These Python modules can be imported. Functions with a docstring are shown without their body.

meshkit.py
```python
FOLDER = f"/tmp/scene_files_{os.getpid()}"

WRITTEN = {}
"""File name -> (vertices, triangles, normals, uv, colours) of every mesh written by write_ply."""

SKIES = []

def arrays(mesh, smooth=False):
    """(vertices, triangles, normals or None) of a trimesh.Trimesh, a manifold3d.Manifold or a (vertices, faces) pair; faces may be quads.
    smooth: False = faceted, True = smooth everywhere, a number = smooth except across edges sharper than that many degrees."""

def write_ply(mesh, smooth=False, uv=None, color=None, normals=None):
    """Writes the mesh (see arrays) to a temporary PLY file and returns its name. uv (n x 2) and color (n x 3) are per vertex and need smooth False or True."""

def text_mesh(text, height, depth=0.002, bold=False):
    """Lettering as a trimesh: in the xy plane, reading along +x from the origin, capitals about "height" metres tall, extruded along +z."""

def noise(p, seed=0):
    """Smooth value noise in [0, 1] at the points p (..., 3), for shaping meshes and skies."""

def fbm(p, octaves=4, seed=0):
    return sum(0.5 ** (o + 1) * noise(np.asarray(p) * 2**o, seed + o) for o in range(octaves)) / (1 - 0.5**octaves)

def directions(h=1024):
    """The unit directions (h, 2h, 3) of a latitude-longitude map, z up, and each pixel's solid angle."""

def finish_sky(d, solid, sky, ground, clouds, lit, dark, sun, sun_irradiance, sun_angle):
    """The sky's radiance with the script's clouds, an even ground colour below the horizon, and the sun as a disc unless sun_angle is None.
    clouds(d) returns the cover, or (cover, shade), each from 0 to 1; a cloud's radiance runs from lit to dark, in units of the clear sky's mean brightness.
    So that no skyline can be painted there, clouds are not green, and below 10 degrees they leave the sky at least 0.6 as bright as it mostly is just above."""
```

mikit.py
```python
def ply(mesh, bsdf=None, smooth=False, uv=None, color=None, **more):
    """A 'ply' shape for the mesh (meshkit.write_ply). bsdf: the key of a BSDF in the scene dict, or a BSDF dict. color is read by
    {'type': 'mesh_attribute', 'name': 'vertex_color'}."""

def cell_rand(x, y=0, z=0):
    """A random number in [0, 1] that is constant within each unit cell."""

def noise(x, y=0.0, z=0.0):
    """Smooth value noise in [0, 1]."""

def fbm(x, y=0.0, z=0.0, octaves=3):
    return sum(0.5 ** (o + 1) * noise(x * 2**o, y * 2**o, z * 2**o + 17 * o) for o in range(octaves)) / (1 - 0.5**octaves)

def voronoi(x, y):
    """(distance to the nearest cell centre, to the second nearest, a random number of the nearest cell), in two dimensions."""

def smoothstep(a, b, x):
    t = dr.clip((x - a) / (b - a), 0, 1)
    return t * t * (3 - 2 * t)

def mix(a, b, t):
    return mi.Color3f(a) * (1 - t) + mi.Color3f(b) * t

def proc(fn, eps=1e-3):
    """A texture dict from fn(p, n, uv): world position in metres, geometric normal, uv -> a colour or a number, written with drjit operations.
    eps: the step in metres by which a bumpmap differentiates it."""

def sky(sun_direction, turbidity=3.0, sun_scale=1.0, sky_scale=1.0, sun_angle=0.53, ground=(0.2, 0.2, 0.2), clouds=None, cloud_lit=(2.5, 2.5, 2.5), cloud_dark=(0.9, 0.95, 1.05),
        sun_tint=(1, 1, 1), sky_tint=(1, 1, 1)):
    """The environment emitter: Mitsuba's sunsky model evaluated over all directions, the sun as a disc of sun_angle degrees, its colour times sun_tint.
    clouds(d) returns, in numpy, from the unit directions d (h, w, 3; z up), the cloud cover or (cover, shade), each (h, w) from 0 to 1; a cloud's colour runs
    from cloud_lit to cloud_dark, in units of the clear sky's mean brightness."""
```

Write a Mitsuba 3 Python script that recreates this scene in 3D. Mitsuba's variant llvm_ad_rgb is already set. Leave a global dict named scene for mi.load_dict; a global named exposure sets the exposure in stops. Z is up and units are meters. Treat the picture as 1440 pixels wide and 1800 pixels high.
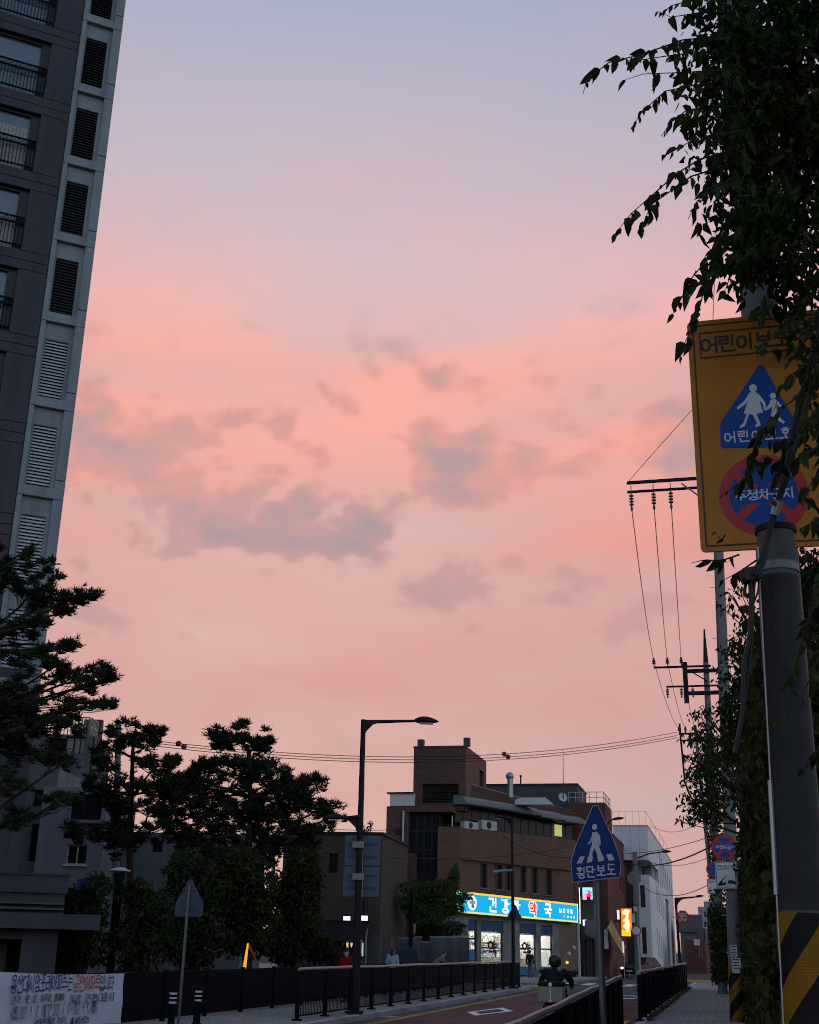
import math, random
import numpy as np, trimesh, manifold3d, shapely
import mitsuba as mi, drjit as dr
import mikit, meshkit
from shapely.geometry import Polygon, LineString, Point, box as sbox
from shapely.ops import unary_union
from shapely import affinity
from mikit import proc, noise, fbm, smoothstep, mix, cell_rand

random.seed(7)
RNG = np.random.default_rng(7)
T4 = mi.ScalarTransform4f
scene, labels = {}, {}

# ---------------------------------------------------------------- camera, sky, exposure
FPX, PITCH, ROLL = 2140.0, math.radians(19.63), math.radians(1.33)      # focal length in photo pixels, tilt up, roll
EYE = np.array([0, 0, 1.65])
_f = np.array([0, math.cos(PITCH), math.sin(PITCH)])
_u0 = np.array([0, -math.sin(PITCH), math.cos(PITCH)])
CR = math.cos(ROLL) * np.array([1., 0, 0]) + math.sin(ROLL) * _u0
CU = math.cos(ROLL) * _u0 - math.sin(ROLL) * np.array([1., 0, 0])
scene['camera'] = {'type': 'perspective', 'fov_axis': 'x', 'fov': 2 * math.degrees(math.atan(720 / FPX)), 'near_clip': 0.1, 'far_clip': 3000.0,
                   'to_world': T4().look_at(origin=EYE.tolist(), target=(EYE + _f).tolist(), up=CU.tolist())}


def sky_clouds(d):
    """Dusk sky: the pink veil of the sunset ahead, thinning out towards the zenith and turning to blue-grey dusk on the far side, with grey-mauve cumulus below it."""
    z = np.clip(d[..., 2], 0, 1)
    el = np.degrees(np.arcsin(z))
    west = np.clip((d[..., 0] * -.10 + d[..., 1] * .995) / np.sqrt(np.maximum(1 - z * z, 1e-6)), -1, 1)
    west = np.clip((west + .35) / 1.05, 0, 1); west = west * west * (3 - 2 * west)
    q = np.stack([d[..., 0] / (z + .30), d[..., 1] / (z + .30), z * 2.2], -1)
    warp = meshkit.fbm(q * 3.6 + 5.0, 3, 11) - .5
    big = meshkit.fbm(q * 1.7 + 3.7, 3, 5) - .5
    big2 = meshkit.fbm(q * 2.6 + CLOUD_SEED * 1.7, 3, CLOUD_SEED + 9) - .5
    st = np.stack([q[..., 0] * 2.6, q[..., 1] * 2.6, z * 12.0], -1)
    streak = meshkit.fbm(st + 1.2 * warp[..., None], 4, 23) - .5
    p = d * np.array([17., 17., 21.]) + 2.0 * warp[..., None]
    puff = meshkit.fbm(p + np.array([1.3, 4.1, 0]), 6, CLOUD_SEED)
    fine = meshkit.fbm(d * np.array([48., 48., 60.]) + 2.5 * warp[..., None], 4, CLOUD_SEED + 60) - .5
    band = np.exp(-((el - 21.0) / 5.6) ** 2)
    grey = np.clip((puff + .42 * fine - .598 + .19 * band + .22 * big2) / .38, 0, 1)
    grey = grey * grey * (3 - 2 * grey)
    glow = np.exp(-((el - 25.0 + 12 * big) / 4.4) ** 2) * np.clip(.75 - 2.0 * big + 2.0 * streak, 0, 1)
    veil = np.interp(el, [0, 9, 20, 26, 31, 37, 45, 60, 90], [.98, .98, .97, .92, .70, .48, .24, .05, .01])
    cover = veil + .34 * streak * np.interp(el, [0, 20, 40, 60], [.0, .4, .5, .3])
    shade = np.interp(el, [0, 8, 13, 20, 27, 31, 36, 42], [.72, .66, .55, .46, .48, .64, .82, .95]) - .62 * glow * (1 - grey) + .36 * grey * (.25 + .75 * band) - .55 * streak
    low = .75 * np.interp(el, [0, 6, 14], [1, .8, 0]) * (1 - west)
    return np.clip((cover + .35 * grey * band) * west + low, 0, 1), np.clip(shade + 2 * low, 0, 1)


CLOUD_SEED = 49
scene['sky'] = mikit.sky((-0.10, 0.985, 0.14), turbidity=3.0, sun_scale=0.0, sky_scale=1.0, clouds=sky_clouds,
                         cloud_lit=(1.64, .66, .55), cloud_dark=(.69, .575, .615), sky_tint=(1.22, 1.07, 1.19), ground=(.12, .12, .12))
exposure = 3.50

# ---------------------------------------------------------------- helpers
def raydir(px, py):
    return _f + CR * ((px - 720) / FPX) - CU * ((py - 900) / FPX)


def at(px, py, y):
    """The point at depth y (metres along +Y) that the photo shows at pixel (px, py)."""
    d = raydir(px, py)
    return EYE + d * (y / d[1])


def gr(px, py, z=0.):
    d = raydir(px, py)
    return EYE + d * ((z - EYE[2]) / d[2])


UR = np.array([.2503, .9682]); UR /= np.linalg.norm(UR)      # along the road
NR = np.array([UR[1], -UR[0]])                              # to the right of it


def W(a, b, z=0.):
    p = UR * a + NR * b
    return np.array([p[0], p[1], z])


class Fr:
    """A vertical facade plane: s to the right along it, z up, t out of it towards the street."""

    def __init__(self, o, az):
        self.o = np.array(o[:2], float)
        self.d = np.array([math.sin(math.radians(az)), math.cos(math.radians(az))])
        self.n = np.array([self.d[1], -self.d[0]])

    def p(self, s, z, t=0.):
        q = self.o + self.d * s + self.n * t
        return np.array([q[0], q[1], z])

    def hit(self, px, py):
        r = raydir(px, py)
        k = (self.o - EYE[:2]) @ self.n / (r[:2] @ self.n)
        q = EYE + r * k
        return float((q[:2] - self.o) @ self.d), float(q[2])

    def axes(self):
        return np.array([*self.d, 0]), np.array([0, 0, 1.]), np.array([*self.n, 0])


BOXF = np.array([[0, 2, 1], [0, 3, 2], [4, 5, 6], [4, 6, 7], [0, 1, 5], [0, 5, 4], [1, 2, 6], [1, 6, 5], [2, 3, 7], [2, 7, 6], [3, 0, 4], [3, 4, 7]])


class MB:
    """Collects pieces of one mesh."""

    def __init__(self):
        self.v, self.f, self.k = [], [], 0

    def add(self, v, f):
        v = np.asarray(v, float)
        self.v.append(v); self.f.append(np.asarray(f, int) + self.k); self.k += len(v)
        return self

    def mesh(self, m):
        return self.add(m.vertices, m.faces)

    def man(self, m):
        q = m.to_mesh()
        return self.add(q.vert_properties[:, :3], q.tri_verts)

    def box(self, fr, s0, s1, z0, z1, t0, t1):
        c = [(s0, z0, t0), (s1, z0, t0), (s1, z1, t0), (s0, z1, t0), (s0, z0, t1), (s1, z0, t1), (s1, z1, t1), (s0, z1, t1)]
        return self.add([fr.p(s, z, t) for s, z, t in c], BOXF)

    def obox(self, c, ax, ay, az):
        """centre and three half-axis vectors"""
        c, ax, ay, az = (np.asarray(q, float) for q in (c, ax, ay, az))
        if np.cross(ax, ay) @ az < 0: ax = -ax
        return self.add([c + i * ax + j * ay + k * az for k in (-1, 1) for i, j in ((-1, -1), (1, -1), (1, 1), (-1, 1))], BOXF)

    def tube(self, pts, r, sides=6, caps=True):
        p = np.asarray(pts, float)
        r = np.broadcast_to(r, (len(p),)).astype(float)
        t = np.gradient(p, axis=0); t /= np.linalg.norm(t, axis=1, keepdims=True) + 1e-12
        ref = np.array([0, 0, 1.]) if abs(t[:, 2]).mean() < .8 else np.array([1., 0, 0])
        a = np.cross(t, ref); a /= np.linalg.norm(a, axis=1, keepdims=True) + 1e-12
        b = np.cross(t, a); g = np.arange(sides) * 2 * np.pi / sides
        v = p[:, None] + r[:, None, None] * (np.cos(g)[None, :, None] * a[:, None] + np.sin(g)[None, :, None] * b[:, None])
        i, j = np.meshgrid(np.arange(len(p) - 1), np.arange(sides), indexing='ij')
        q = np.stack([i * sides + j, i * sides + (j + 1) % sides, (i + 1) * sides + (j + 1) % sides, (i + 1) * sides + j], -1).reshape(-1, 4)
        f = [q[:, [0, 1, 2]], q[:, [0, 2, 3]]]
        v = v.reshape(-1, 3)
        if caps:
            n = len(v); v = np.vstack([v, p[:1], p[-1:]]); k = np.arange(sides); e = (len(p) - 1) * sides
            f += [np.stack([(k + 1) % sides, k, k * 0 + n], 1), np.stack([e + k, e + (k + 1) % sides, k * 0 + n + 1], 1)]
        return self.add(v, np.vstack(f))

    def prism(self, poly, o, ux, uy, depth):
        """A shapely polygon in the plane (o, ux, uy), extruded along ux x uy."""
        ux, uy, o = (np.asarray(q, float) for q in (ux, uy, o))
        uz = np.cross(ux, uy)
        for g in getattr(poly, 'geoms', [poly]):
            if g.is_empty or g.area < 1e-9 or g.geom_type != 'Polygon':
                continue
            m = trimesh.creation.extrude_polygon(g, depth, engine='earcut')
            v = np.asarray(m.vertices)
            self.add(o + v[:, :1] * ux + v[:, 1:2] * uy + v[:, 2:] * uz, m.faces)
        return self

    def fprism(self, fr, poly, t0, depth):
        ux, uz, un = fr.axes()
        return self.prism(poly, fr.p(0, 0, t0), ux, uz, depth)

    def flat(self, pts, z0, z1):
        """A plan polygon (x, y) between two heights."""
        return self.prism(Polygon([q[:2] for q in pts]), [0, 0, z0], [1, 0, 0], [0, 1, 0], z1 - z0)

    def lathe(self, prof, o, sides=20):
        prof = np.array(prof, float)
        m = trimesh.creation.revolve(prof, sections=sides)
        return self.add(np.asarray(m.vertices) + np.asarray(o), m.faces)

    def ball(self, c, r, sub=2):
        m = trimesh.creation.icosphere(sub)
        return self.add(np.asarray(m.vertices) * np.asarray(r) + np.asarray(c), m.faces)

    def get(self):
        return np.vstack(self.v), np.vstack(self.f)


USED = set()


def newkey(name, parent=None):
    base = f'{parent}__{name}' if parent else name
    k, i = base, 0
    while k in USED:
        i += 1; k = f'{base}_{i:03d}'
    USED.add(k)
    return k


def thing(name, label, cat, group=None):
    k = newkey(name)
    labels[k] = {'label': label, 'category': cat}
    if group: labels[k]['group'] = group
    return k


def put(k, m, bsdf, smooth=False, **more):
    scene[k] = mikit.ply(m.get() if isinstance(m, MB) else m, bsdf, smooth=smooth, **more)
    return k


def part(parent, name, m, bsdf, smooth=False, label=None, kind=None, **more):
    k = newkey(name, parent)
    put(k, m, bsdf, smooth, **more)
    if label or kind:
        labels[k] = {a: b for a, b in (('label', label), ('kind', kind)) if b}
    return k


def solo(name, label, cat, m, bsdf, smooth=False, group=None, kind=None, **more):
    k = thing(name, label, cat, group)
    if kind: labels[k]['kind'] = kind
    return put(k, m, bsdf, smooth, **more)


def struct(name, m, bsdf, label=None):
    k = newkey(name)
    labels[k] = {'kind': 'structure'}
    if label: labels[k]['label'] = label
    return put(k, m, bsdf)


def glow(c):
    return {'emitter': {'type': 'area', 'radiance': {'type': 'rgb', 'value': [float(x) * LAMP for x in c]}}}


LAMP = 1.0 / 2 ** exposure


# ---------------------------------------------------------------- materials
def mat(key, rgb, rough=.7, var=.15, scale=2.0, spec=.3, metal=0., grime=0., bump=None, streak=0.):
    rgb = np.array(rgb, float)

    def fn(p, n, uv):
        v = fbm(p.x * scale, p.y * scale, p.z * scale, 3)
        k = 1 + var * (2 * v - 1)
        if grime:
            g = smoothstep(.45, .75, fbm(p.x * .7 + 3, p.y * .7, p.z * .9, 3))
            k = k * (1 - grime * g)
        if streak:
            g = smoothstep(.45, .8, fbm(p.x * 2.3 + p.y * 1.1, p.y * 2.3, p.z * .16, 3))
            k = k * (1 - streak * g)
        return mi.Color3f(*rgb.tolist()) * k

    b = {'type': 'principled', 'base_color': proc(fn) if var else {'type': 'rgb', 'value': rgb.tolist()}, 'roughness': rough, 'specular': spec, 'metallic': metal}
    if bump:
        s, h = bump
        b = {'type': 'bumpmap', 'nested': proc(lambda p, n, uv: fbm(p.x * s, p.y * s, p.z * s, 2)), 'scale': h, 'bsdf': b}
    scene[key] = {'type': 'twosided', 'bsdf': b}
    return key


def plain(key, rgb, rough=.6, spec=.3, metal=0., **k):
    scene[key] = {'type': 'twosided', 'bsdf': {'type': 'principled', 'base_color': {'type': 'rgb', 'value': list(map(float, rgb))}, 'roughness': rough, 'specular': spec, 'metallic': metal, **k}}
    return key


def brick_fn(c1, c2, mortar, bw=.21, bh=.068, horiz=None):
    """far-off brickwork, coursed along the wall"""
    def fn(p, n, uv):
        h = p.x * dr.abs(n.y) + p.y * dr.abs(n.x)
        row = dr.floor(p.z / bh)
        x = h / bw + .5 * (row - 2 * dr.floor(row / 2))
        fx, fz = x - dr.floor(x), p.z / bh - row
        r = cell_rand(dr.floor(x), row, 5)
        joint = dr.maximum(smoothstep(.06, .02, dr.minimum(fx, 1 - fx)), smoothstep(.16, .06, dr.minimum(fz, 1 - fz)))
        big = fbm(p.x * .5, p.y * .5, p.z * .35, 3)
        c = mix(c1, c2, r) * (.72 + .56 * big)
        return c * (1 - joint) + mi.Color3f(*mortar) * joint
    return fn


def brick(key, c1, c2, mortar, **k):
    scene[key] = {'type': 'twosided', 'bsdf': {'type': 'principled', 'base_color': proc(brick_fn(c1, c2, mortar, **k)), 'roughness': .85, 'specular': .2}}
    return key


mat('asphalt', (.070, .068, .070), .9, .35, 3.0, bump=(60, .004), grime=.3)
mat('red_asphalt', (.115, .050, .046), .9, .30, 2.2, bump=(60, .004), grime=.35)
mat('soil', (.045, .040, .030), .95, .5, 2.0)
mat('kerb_stone', (.27, .27, .27), .85, .25, 4.0, grime=.3)
mat('road_white', (.62, .62, .60), .7, .35, 5.0, grime=.3)
mat('road_yellow', (.42, .25, .05), .7, .35, 5.0, grime=.4)
mat('tactile', (.36, .17, .045), .8, .30, 4.0, grime=.3)


def pave(p, n, uv):
    a = p.x * float(UR[0]) + p.y * float(UR[1]); b = p.x * float(NR[0]) + p.y * float(NR[1])
    row = dr.floor(b / .2); x = a / .2 + .5 * (row - 2 * dr.floor(row / 2))
    fx, fz = x - dr.floor(x), b / .2 - row
    j = dr.maximum(smoothstep(.05, .02, dr.minimum(fx, 1 - fx)), smoothstep(.05, .02, dr.minimum(fz, 1 - fz)))
    r = cell_rand(dr.floor(x), row, 2)
    g = fbm(p.x * .6, p.y * .6, 0, 3)
    return mix((.185, .185, .165), (.245, .24, .215), r) * (.7 + .5 * g) * (1 - .5 * j)


scene['paving'] = {'type': 'twosided', 'bsdf': {'type': 'principled', 'base_color': proc(pave), 'roughness': .85, 'specular': .25}}
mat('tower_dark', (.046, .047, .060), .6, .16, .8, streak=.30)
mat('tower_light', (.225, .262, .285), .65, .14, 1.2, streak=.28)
plain('louver_grey', (.46, .52, .56), .5)
plain('louver_dark', (.040, .042, .050), .5)
plain('recess_black', (.012, .013, .016), .7)
plain('dark_frame', (.022, .024, .030), .4)
plain('window_glass', (.080, .125, .162), .05, .9)  # base colour raised to a pale blue that stands for reflected sky
plain('curtain', (.34, .34, .31), .9)
plain('black_metal', (.006, .0075, .011), .75, .06)
plain('charcoal_metal', (.014, .014, .018), .6, .15)
plain('glass_dark', (.014, .016, .019), .2, .22)
mat('rail_cap', (.30, .285, .28), .45, .2, 9.0, metal=.3)
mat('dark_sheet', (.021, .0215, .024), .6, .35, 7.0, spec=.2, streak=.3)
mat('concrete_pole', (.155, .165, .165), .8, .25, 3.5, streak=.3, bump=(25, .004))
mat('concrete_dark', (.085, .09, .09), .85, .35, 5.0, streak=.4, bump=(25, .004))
mat('concrete', (.20, .20, .195), .85, .25, 1.3, grime=.35, streak=.3)
plain('galvanised', (.36, .39, .40), .40, .5, .7)
plain('sign_back', (.046, .060, .092), .6, .2)
plain('board_back', (.075, .100, .150), .6, .2)
plain('steel_dark', (.13, .14, .145), .45, .4, .4)
plain('white_paint', (.70, .70, .70), .5)
mat('sign_yellow', (.375, .145, .006), .5, .12, 5.0, grime=.18, streak=.22)
plain('sign_blue', (.004, .058, .27), .5, .2)
plain('sign_navy', (.003, .034, .175), .5, .2)
plain('sign_red', (.36, .022, .028), .45)
plain('sign_brown', (.050, .018, .022), .5)
plain('sign_white', (.55, .55, .56), .5)
plain('ink_black', (.012, .012, .014), .6)
plain('ink_navy', (.006, .010, .10), .7)
plain('ink_red', (.42, .025, .035), .7)
plain('cable_black', (.010, .010, .011), .5)
plain('porcelain', (.05, .032, .030), .25, .5)
plain('red_ball', (.22, .02, .015), .5)
brick('brick_brown', (.135, .078, .055), (.180, .105, .074), (.10, .075, .06))
brick('brick_dark', (.095, .050, .042), (.135, .072, .058), (.08, .06, .052))
brick('brick_red', (.115, .040, .034), (.160, .055, .046), (.08, .055, .05))
brick('brick_olive', (.062, .054, .040), (.085, .073, .053), (.05, .045, .04))
brick('brick_tan', (.185, .130, .092), (.235, .165, .118), (.13, .11, .09))
mat('white_panel', (.60, .62, .64), .6, .06, .3, streak=.05)
mat('grey_wall', (.150, .155, .165), .8, .15, .8, streak=.3)
mat('dark_grey_wall', (.085, .085, .088), .8, .15, .8, streak=.3)
mat('pale_blue_wall', (.235, .25, .285), .8, .10, .8, streak=.25)
mat('roof_dark', (.060, .062, .068), .7, .2, 1.0)
plain('canopy_green', (.105, .13, .122), .45, .3)
plain('duct_metal', (.38, .40, .41), .35, .5, .6)
plain('ac_white', (.48, .48, .46), .5)
mat('pine_needles', (.026, .036, .020), .8, .5, .9, spec=.1)
mat('bark', (.036, .027, .021), .95, .4, 6.0, spec=.1)
plain('cloth_red', (.20, .008, .010), .9, .1)
plain('cloth_blue', (.30, .36, .46), .9, .1)
plain('cloth_black', (.014, .014, .017), .85, .15)
plain('cloth_grey', (.15, .155, .16), .9, .1)
plain('denim', (.09, .12, .17), .9, .1)
plain('trousers_dark', (.020, .021, .026), .9, .1)
plain('skin', (.40, .26, .20), .6, .3)
plain('hair', (.010, .009, .009), .6, .3)
plain('shoe', (.02, .02, .02), .6)
plain('car_navy', (.010, .014, .045), .4, .3, 0., clearcoat=.15)
plain('car_dark', (.014, .015, .018), .4, .3, 0., clearcoat=.15)
plain('rubber', (.012, .012, .012), .85)
plain('box_tan', (.25, .235, .19), .6)
plain('helmet', (.014, .014, .018), .35, .4)
plain('chrome', (.6, .6, .6), .2, .5, 1.0)
scene['pane'] = {'type': 'thindielectric'}


def leaf_mat(key, rgb, var=.6, trans=.4):
    rgb = np.array(rgb, float)
    fn = lambda p, n, uv: mi.Color3f(*rgb.tolist()) * (1 + var * (2 * cell_rand(p.x * 6, p.y * 6, p.z * 6) - 1)) + mi.Color3f(.012, .008, 0.) * smoothstep(.55, .8, noise(p.x * 1.3, p.y * 1.3, p.z * 1.3))
    scene[key] = {'type': 'principledthin', 'base_color': proc(fn), 'roughness': .55, 'diff_trans': trans, 'spec_trans': 0., 'eta': 1.4}
    return key


leaf_mat('leaf_vine', (.027, .040, .018), .6, .3)
leaf_mat('leaf_ivy', (.046, .054, .022))
leaf_mat('leaf_shrub', (.036, .044, .022))
leaf_mat('leaf_maple', (.065, .100, .032))


# ---------------------------------------------------------------- hangul lettering, drawn as strokes
CHO = 'ㄱㄲㄴㄷㄸㄹㅁㅂㅃㅅㅆㅇㅈㅉㅊㅋㅌㅍㅎ'
JONG = ' ㄱㄲㄳㄴㄵㄶㄷㄹㄺㄻㄼㄽㄾㄿㅀㅁㅂㅄㅅㅆㅇㅈㅊㅋㅌㅍㅎ'
RINGN = [(.5 + .5 * math.cos(t), .5 + .5 * math.sin(t)) for t in np.linspace(0, 2 * math.pi, 21)]
CON = {
    'ㄱ': [[(0, 1), (1, 1), (.9, 0)]], 'ㄴ': [[(0, 1), (0, 0), (1, 0)]], 'ㄷ': [[(1, 1), (0, 1), (0, 0), (1, 0)]],
    'ㄹ': [[(0, 1), (1, 1), (1, .5), (0, .5), (0, 0), (1, 0)]], 'ㅁ': [[(0, 0), (1, 0), (1, 1), (0, 1), (0, -.02)]],
    'ㅂ': [[(0, 1), (0, 0), (1, 0), (1, 1)], [(0, .5), (1, .5)]], 'ㅅ': [[(.5, 1), (.4, .5), (0, 0)], [(.45, .6), (1, 0)]],
    'ㅇ': [RINGN], 'ㅈ': [[(0, 1), (1, 1)], [(.5, 1), (.4, .5), (0, 0)], [(.45, .55), (1, 0)]],
    'ㅊ': [[(.35, 1.1), (.65, 1.1)], [(0, .8), (1, .8)], [(.5, .8), (.4, .4), (0, 0)], [(.45, .45), (1, 0)]],
    'ㅋ': [[(0, 1), (1, 1), (.9, 0)], [(0, .5), (.95, .5)]], 'ㅌ': [[(1, 1), (0, 1), (0, 0), (1, 0)], [(0, .5), (.9, .5)]],
    'ㅍ': [[(0, 1), (1, 1)], [(0, 0), (1, 0)], [(.3, 1), (.3, 0)], [(.7, 1), (.7, 0)]],
    'ㅎ': [[(.3, 1.08), (.7, 1.08)], [(0, .78), (1, .78)], [(.5 + .36 * (x - .5) * 2, .28 + .28 * (y - .5) * 2) for x, y in RINGN]],
}
VOW = {
    0: [[(.3, 1), (.3, 0)], [(.3, .5), (1, .5)]], 1: [[(.15, 1), (.15, 0)], [(.8, 1), (.8, 0)], [(.15, .5), (.8, .5)]],
    2: [[(.3, 1), (.3, 0)], [(.3, .66), (1, .66)], [(.3, .34), (1, .34)]], 4: [[(.75, 1), (.75, 0)], [(0, .5), (.75, .5)]],
    5: [[(.4, 1), (.4, 0)], [(.95, 1), (.95, 0)], [(-.1, .5), (.4, .5)]], 6: [[(.75, 1), (.75, 0)], [(0, .66), (.75, .66)], [(0, .34), (.75, .34)]],
    7: [[(.4, 1), (.4, 0)], [(.95, 1), (.95, 0)], [(-.1, .66), (.4, .66)], [(-.1, .34), (.4, .34)]], 20: [[(.5, 1), (.5, 0)]],
    8: [[(0, 0), (1, 0)], [(.5, 0), (.5, 1)]], 12: [[(0, 0), (1, 0)], [(.3, 0), (.3, 1)], [(.7, 0), (.7, 1)]], 13: [[(0, 1), (1, 1)], [(.5, 1), (.5, 0)]],
    17: [[(0, 1), (1, 1)], [(.3, 1), (.3, 0)], [(.7, 1), (.7, 0)]], 18: [[(0, .5), (1, .5)]],
}
MIXV = {9: (8, 0), 11: (8, 20), 14: (13, 4), 16: (13, 20), 19: (18, 20)}
DIG = {'0': [RINGN], '1': [[(.5, 1), (.5, 0)]], '2': [[(0, .8), (.3, 1), (.8, 1), (1, .75), (0, 0), (1, 0)]], '3': [[(0, 1), (1, 1), (.5, .6), (1, .35), (.7, 0), (0, 0)]],
       '5': [[(1, 1), (0, 1), (0, .55), (.7, .6), (1, .3), (.7, 0), (0, 0)]], '6': [[(.8, 1), (.1, .5), (0, .2), (.4, 0), (1, .2), (.7, .5), (.1, .4)]],
       '9': [[(.9, .6), (.3, .5), (0, .8), (.5, 1), (1, .8), (.8, 0)]], '.': [[(.3, 0), (.5, 0)]], ':': [[(.5, .2), (.5, .3)], [(.5, .7), (.5, .8)]], '~': [[(0, .4), (.3, .6), (.7, .4), (1, .6)]],
       ',': [[(.5, .05), (.3, -.15)]], '(': [[(.8, 1), (.4, .5), (.8, 0)]], ')': [[(.2, 1), (.6, .5), (.2, 0)]], '-': [[(.1, .5), (.9, .5)]],
       'S': [[(1, .85), (.7, 1), (.2, 1), (0, .75), (.9, .3), (.8, 0), (.2, 0), (0, .15)]], 'T': [[(0, 1), (1, 1)], [(.5, 1), (.5, 0)]], 'O': [RINGN], 'P': [[(0, 0), (0, 1), (.9, 1), (.9, .5), (0, .5)]]}


def glyph(ch):
    fit = lambda lines, x0, y0, x1, y1: [[(x0 + x * (x1 - x0), y0 + y * (y1 - y0)) for x, y in ln] for ln in lines]
    if ch in DIG:
        return fit(DIG[ch], .2, .05, .65, .95)
    c = ord(ch) - 0xAC00
    cho, v, jo = CHO[c // 588], c % 588 // 28, JONG[c % 28]
    out = []
    if v in MIXV:
        h, w = MIXV[v]
        y = .45 if jo != ' ' else .0
        out += fit(CON[cho], .06, .70 if jo != ' ' else .52, .58, .97) + fit(VOW[h], .0, .42 if jo != ' ' else .12, .66, .60 if jo != ' ' else .40) + fit(VOW[w], .70, .36 if jo != ' ' else 0, 1, 1)
        if jo != ' ': out += fit(CON[jo], .2, .0, .85, .28)
    elif v in (8, 12, 13, 17, 18):
        if jo == ' ':
            out += fit(CON[cho], .18, .50, .82, .97) + fit(VOW[v], 0, .05, 1, .36)
        else:
            out += fit(CON[cho], .18, .68, .82, .98) + fit(VOW[v], 0, .36, 1, .56) + fit(CON[jo], .18, .0, .82, .26)
    elif jo == ' ':
        out += fit(CON[cho], .02, .14, .52, .88) + fit(VOW[v], .60, 0, .98, 1)
    else:
        out += fit(CON[cho], .04, .50, .54, .97) + fit(VOW[v], .60, .40, .98, 1) + fit(CON[jo], .18, .0, .92, .28)
    return out


def hangul(text, h, adv=1.06, w=.12, sx=1.0):
    """A shapely shape of the text, h tall, starting at the origin; w: stroke width as a share of h, sx: squeeze."""
    x, parts = 0., []
    for ch in text:
        if ch == ' ':
            x += .5 * adv * sx; continue
        for ln in glyph(ch):
            parts.append(LineString([((x + px * sx) * h, py * h) for px, py in ln]).buffer(w * h / 2, cap_style=3, join_style=2, quad_segs=3))
        x += (.75 if ch in DIG else 1.) * adv * sx
    return unary_union(parts).simplify(.004 * h), x * h


def centred(shape, x, y):
    b = shape.bounds
    return affinity.translate(shape, x - (b[0] + b[2]) / 2, y - (b[1] + b[3]) / 2)

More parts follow.
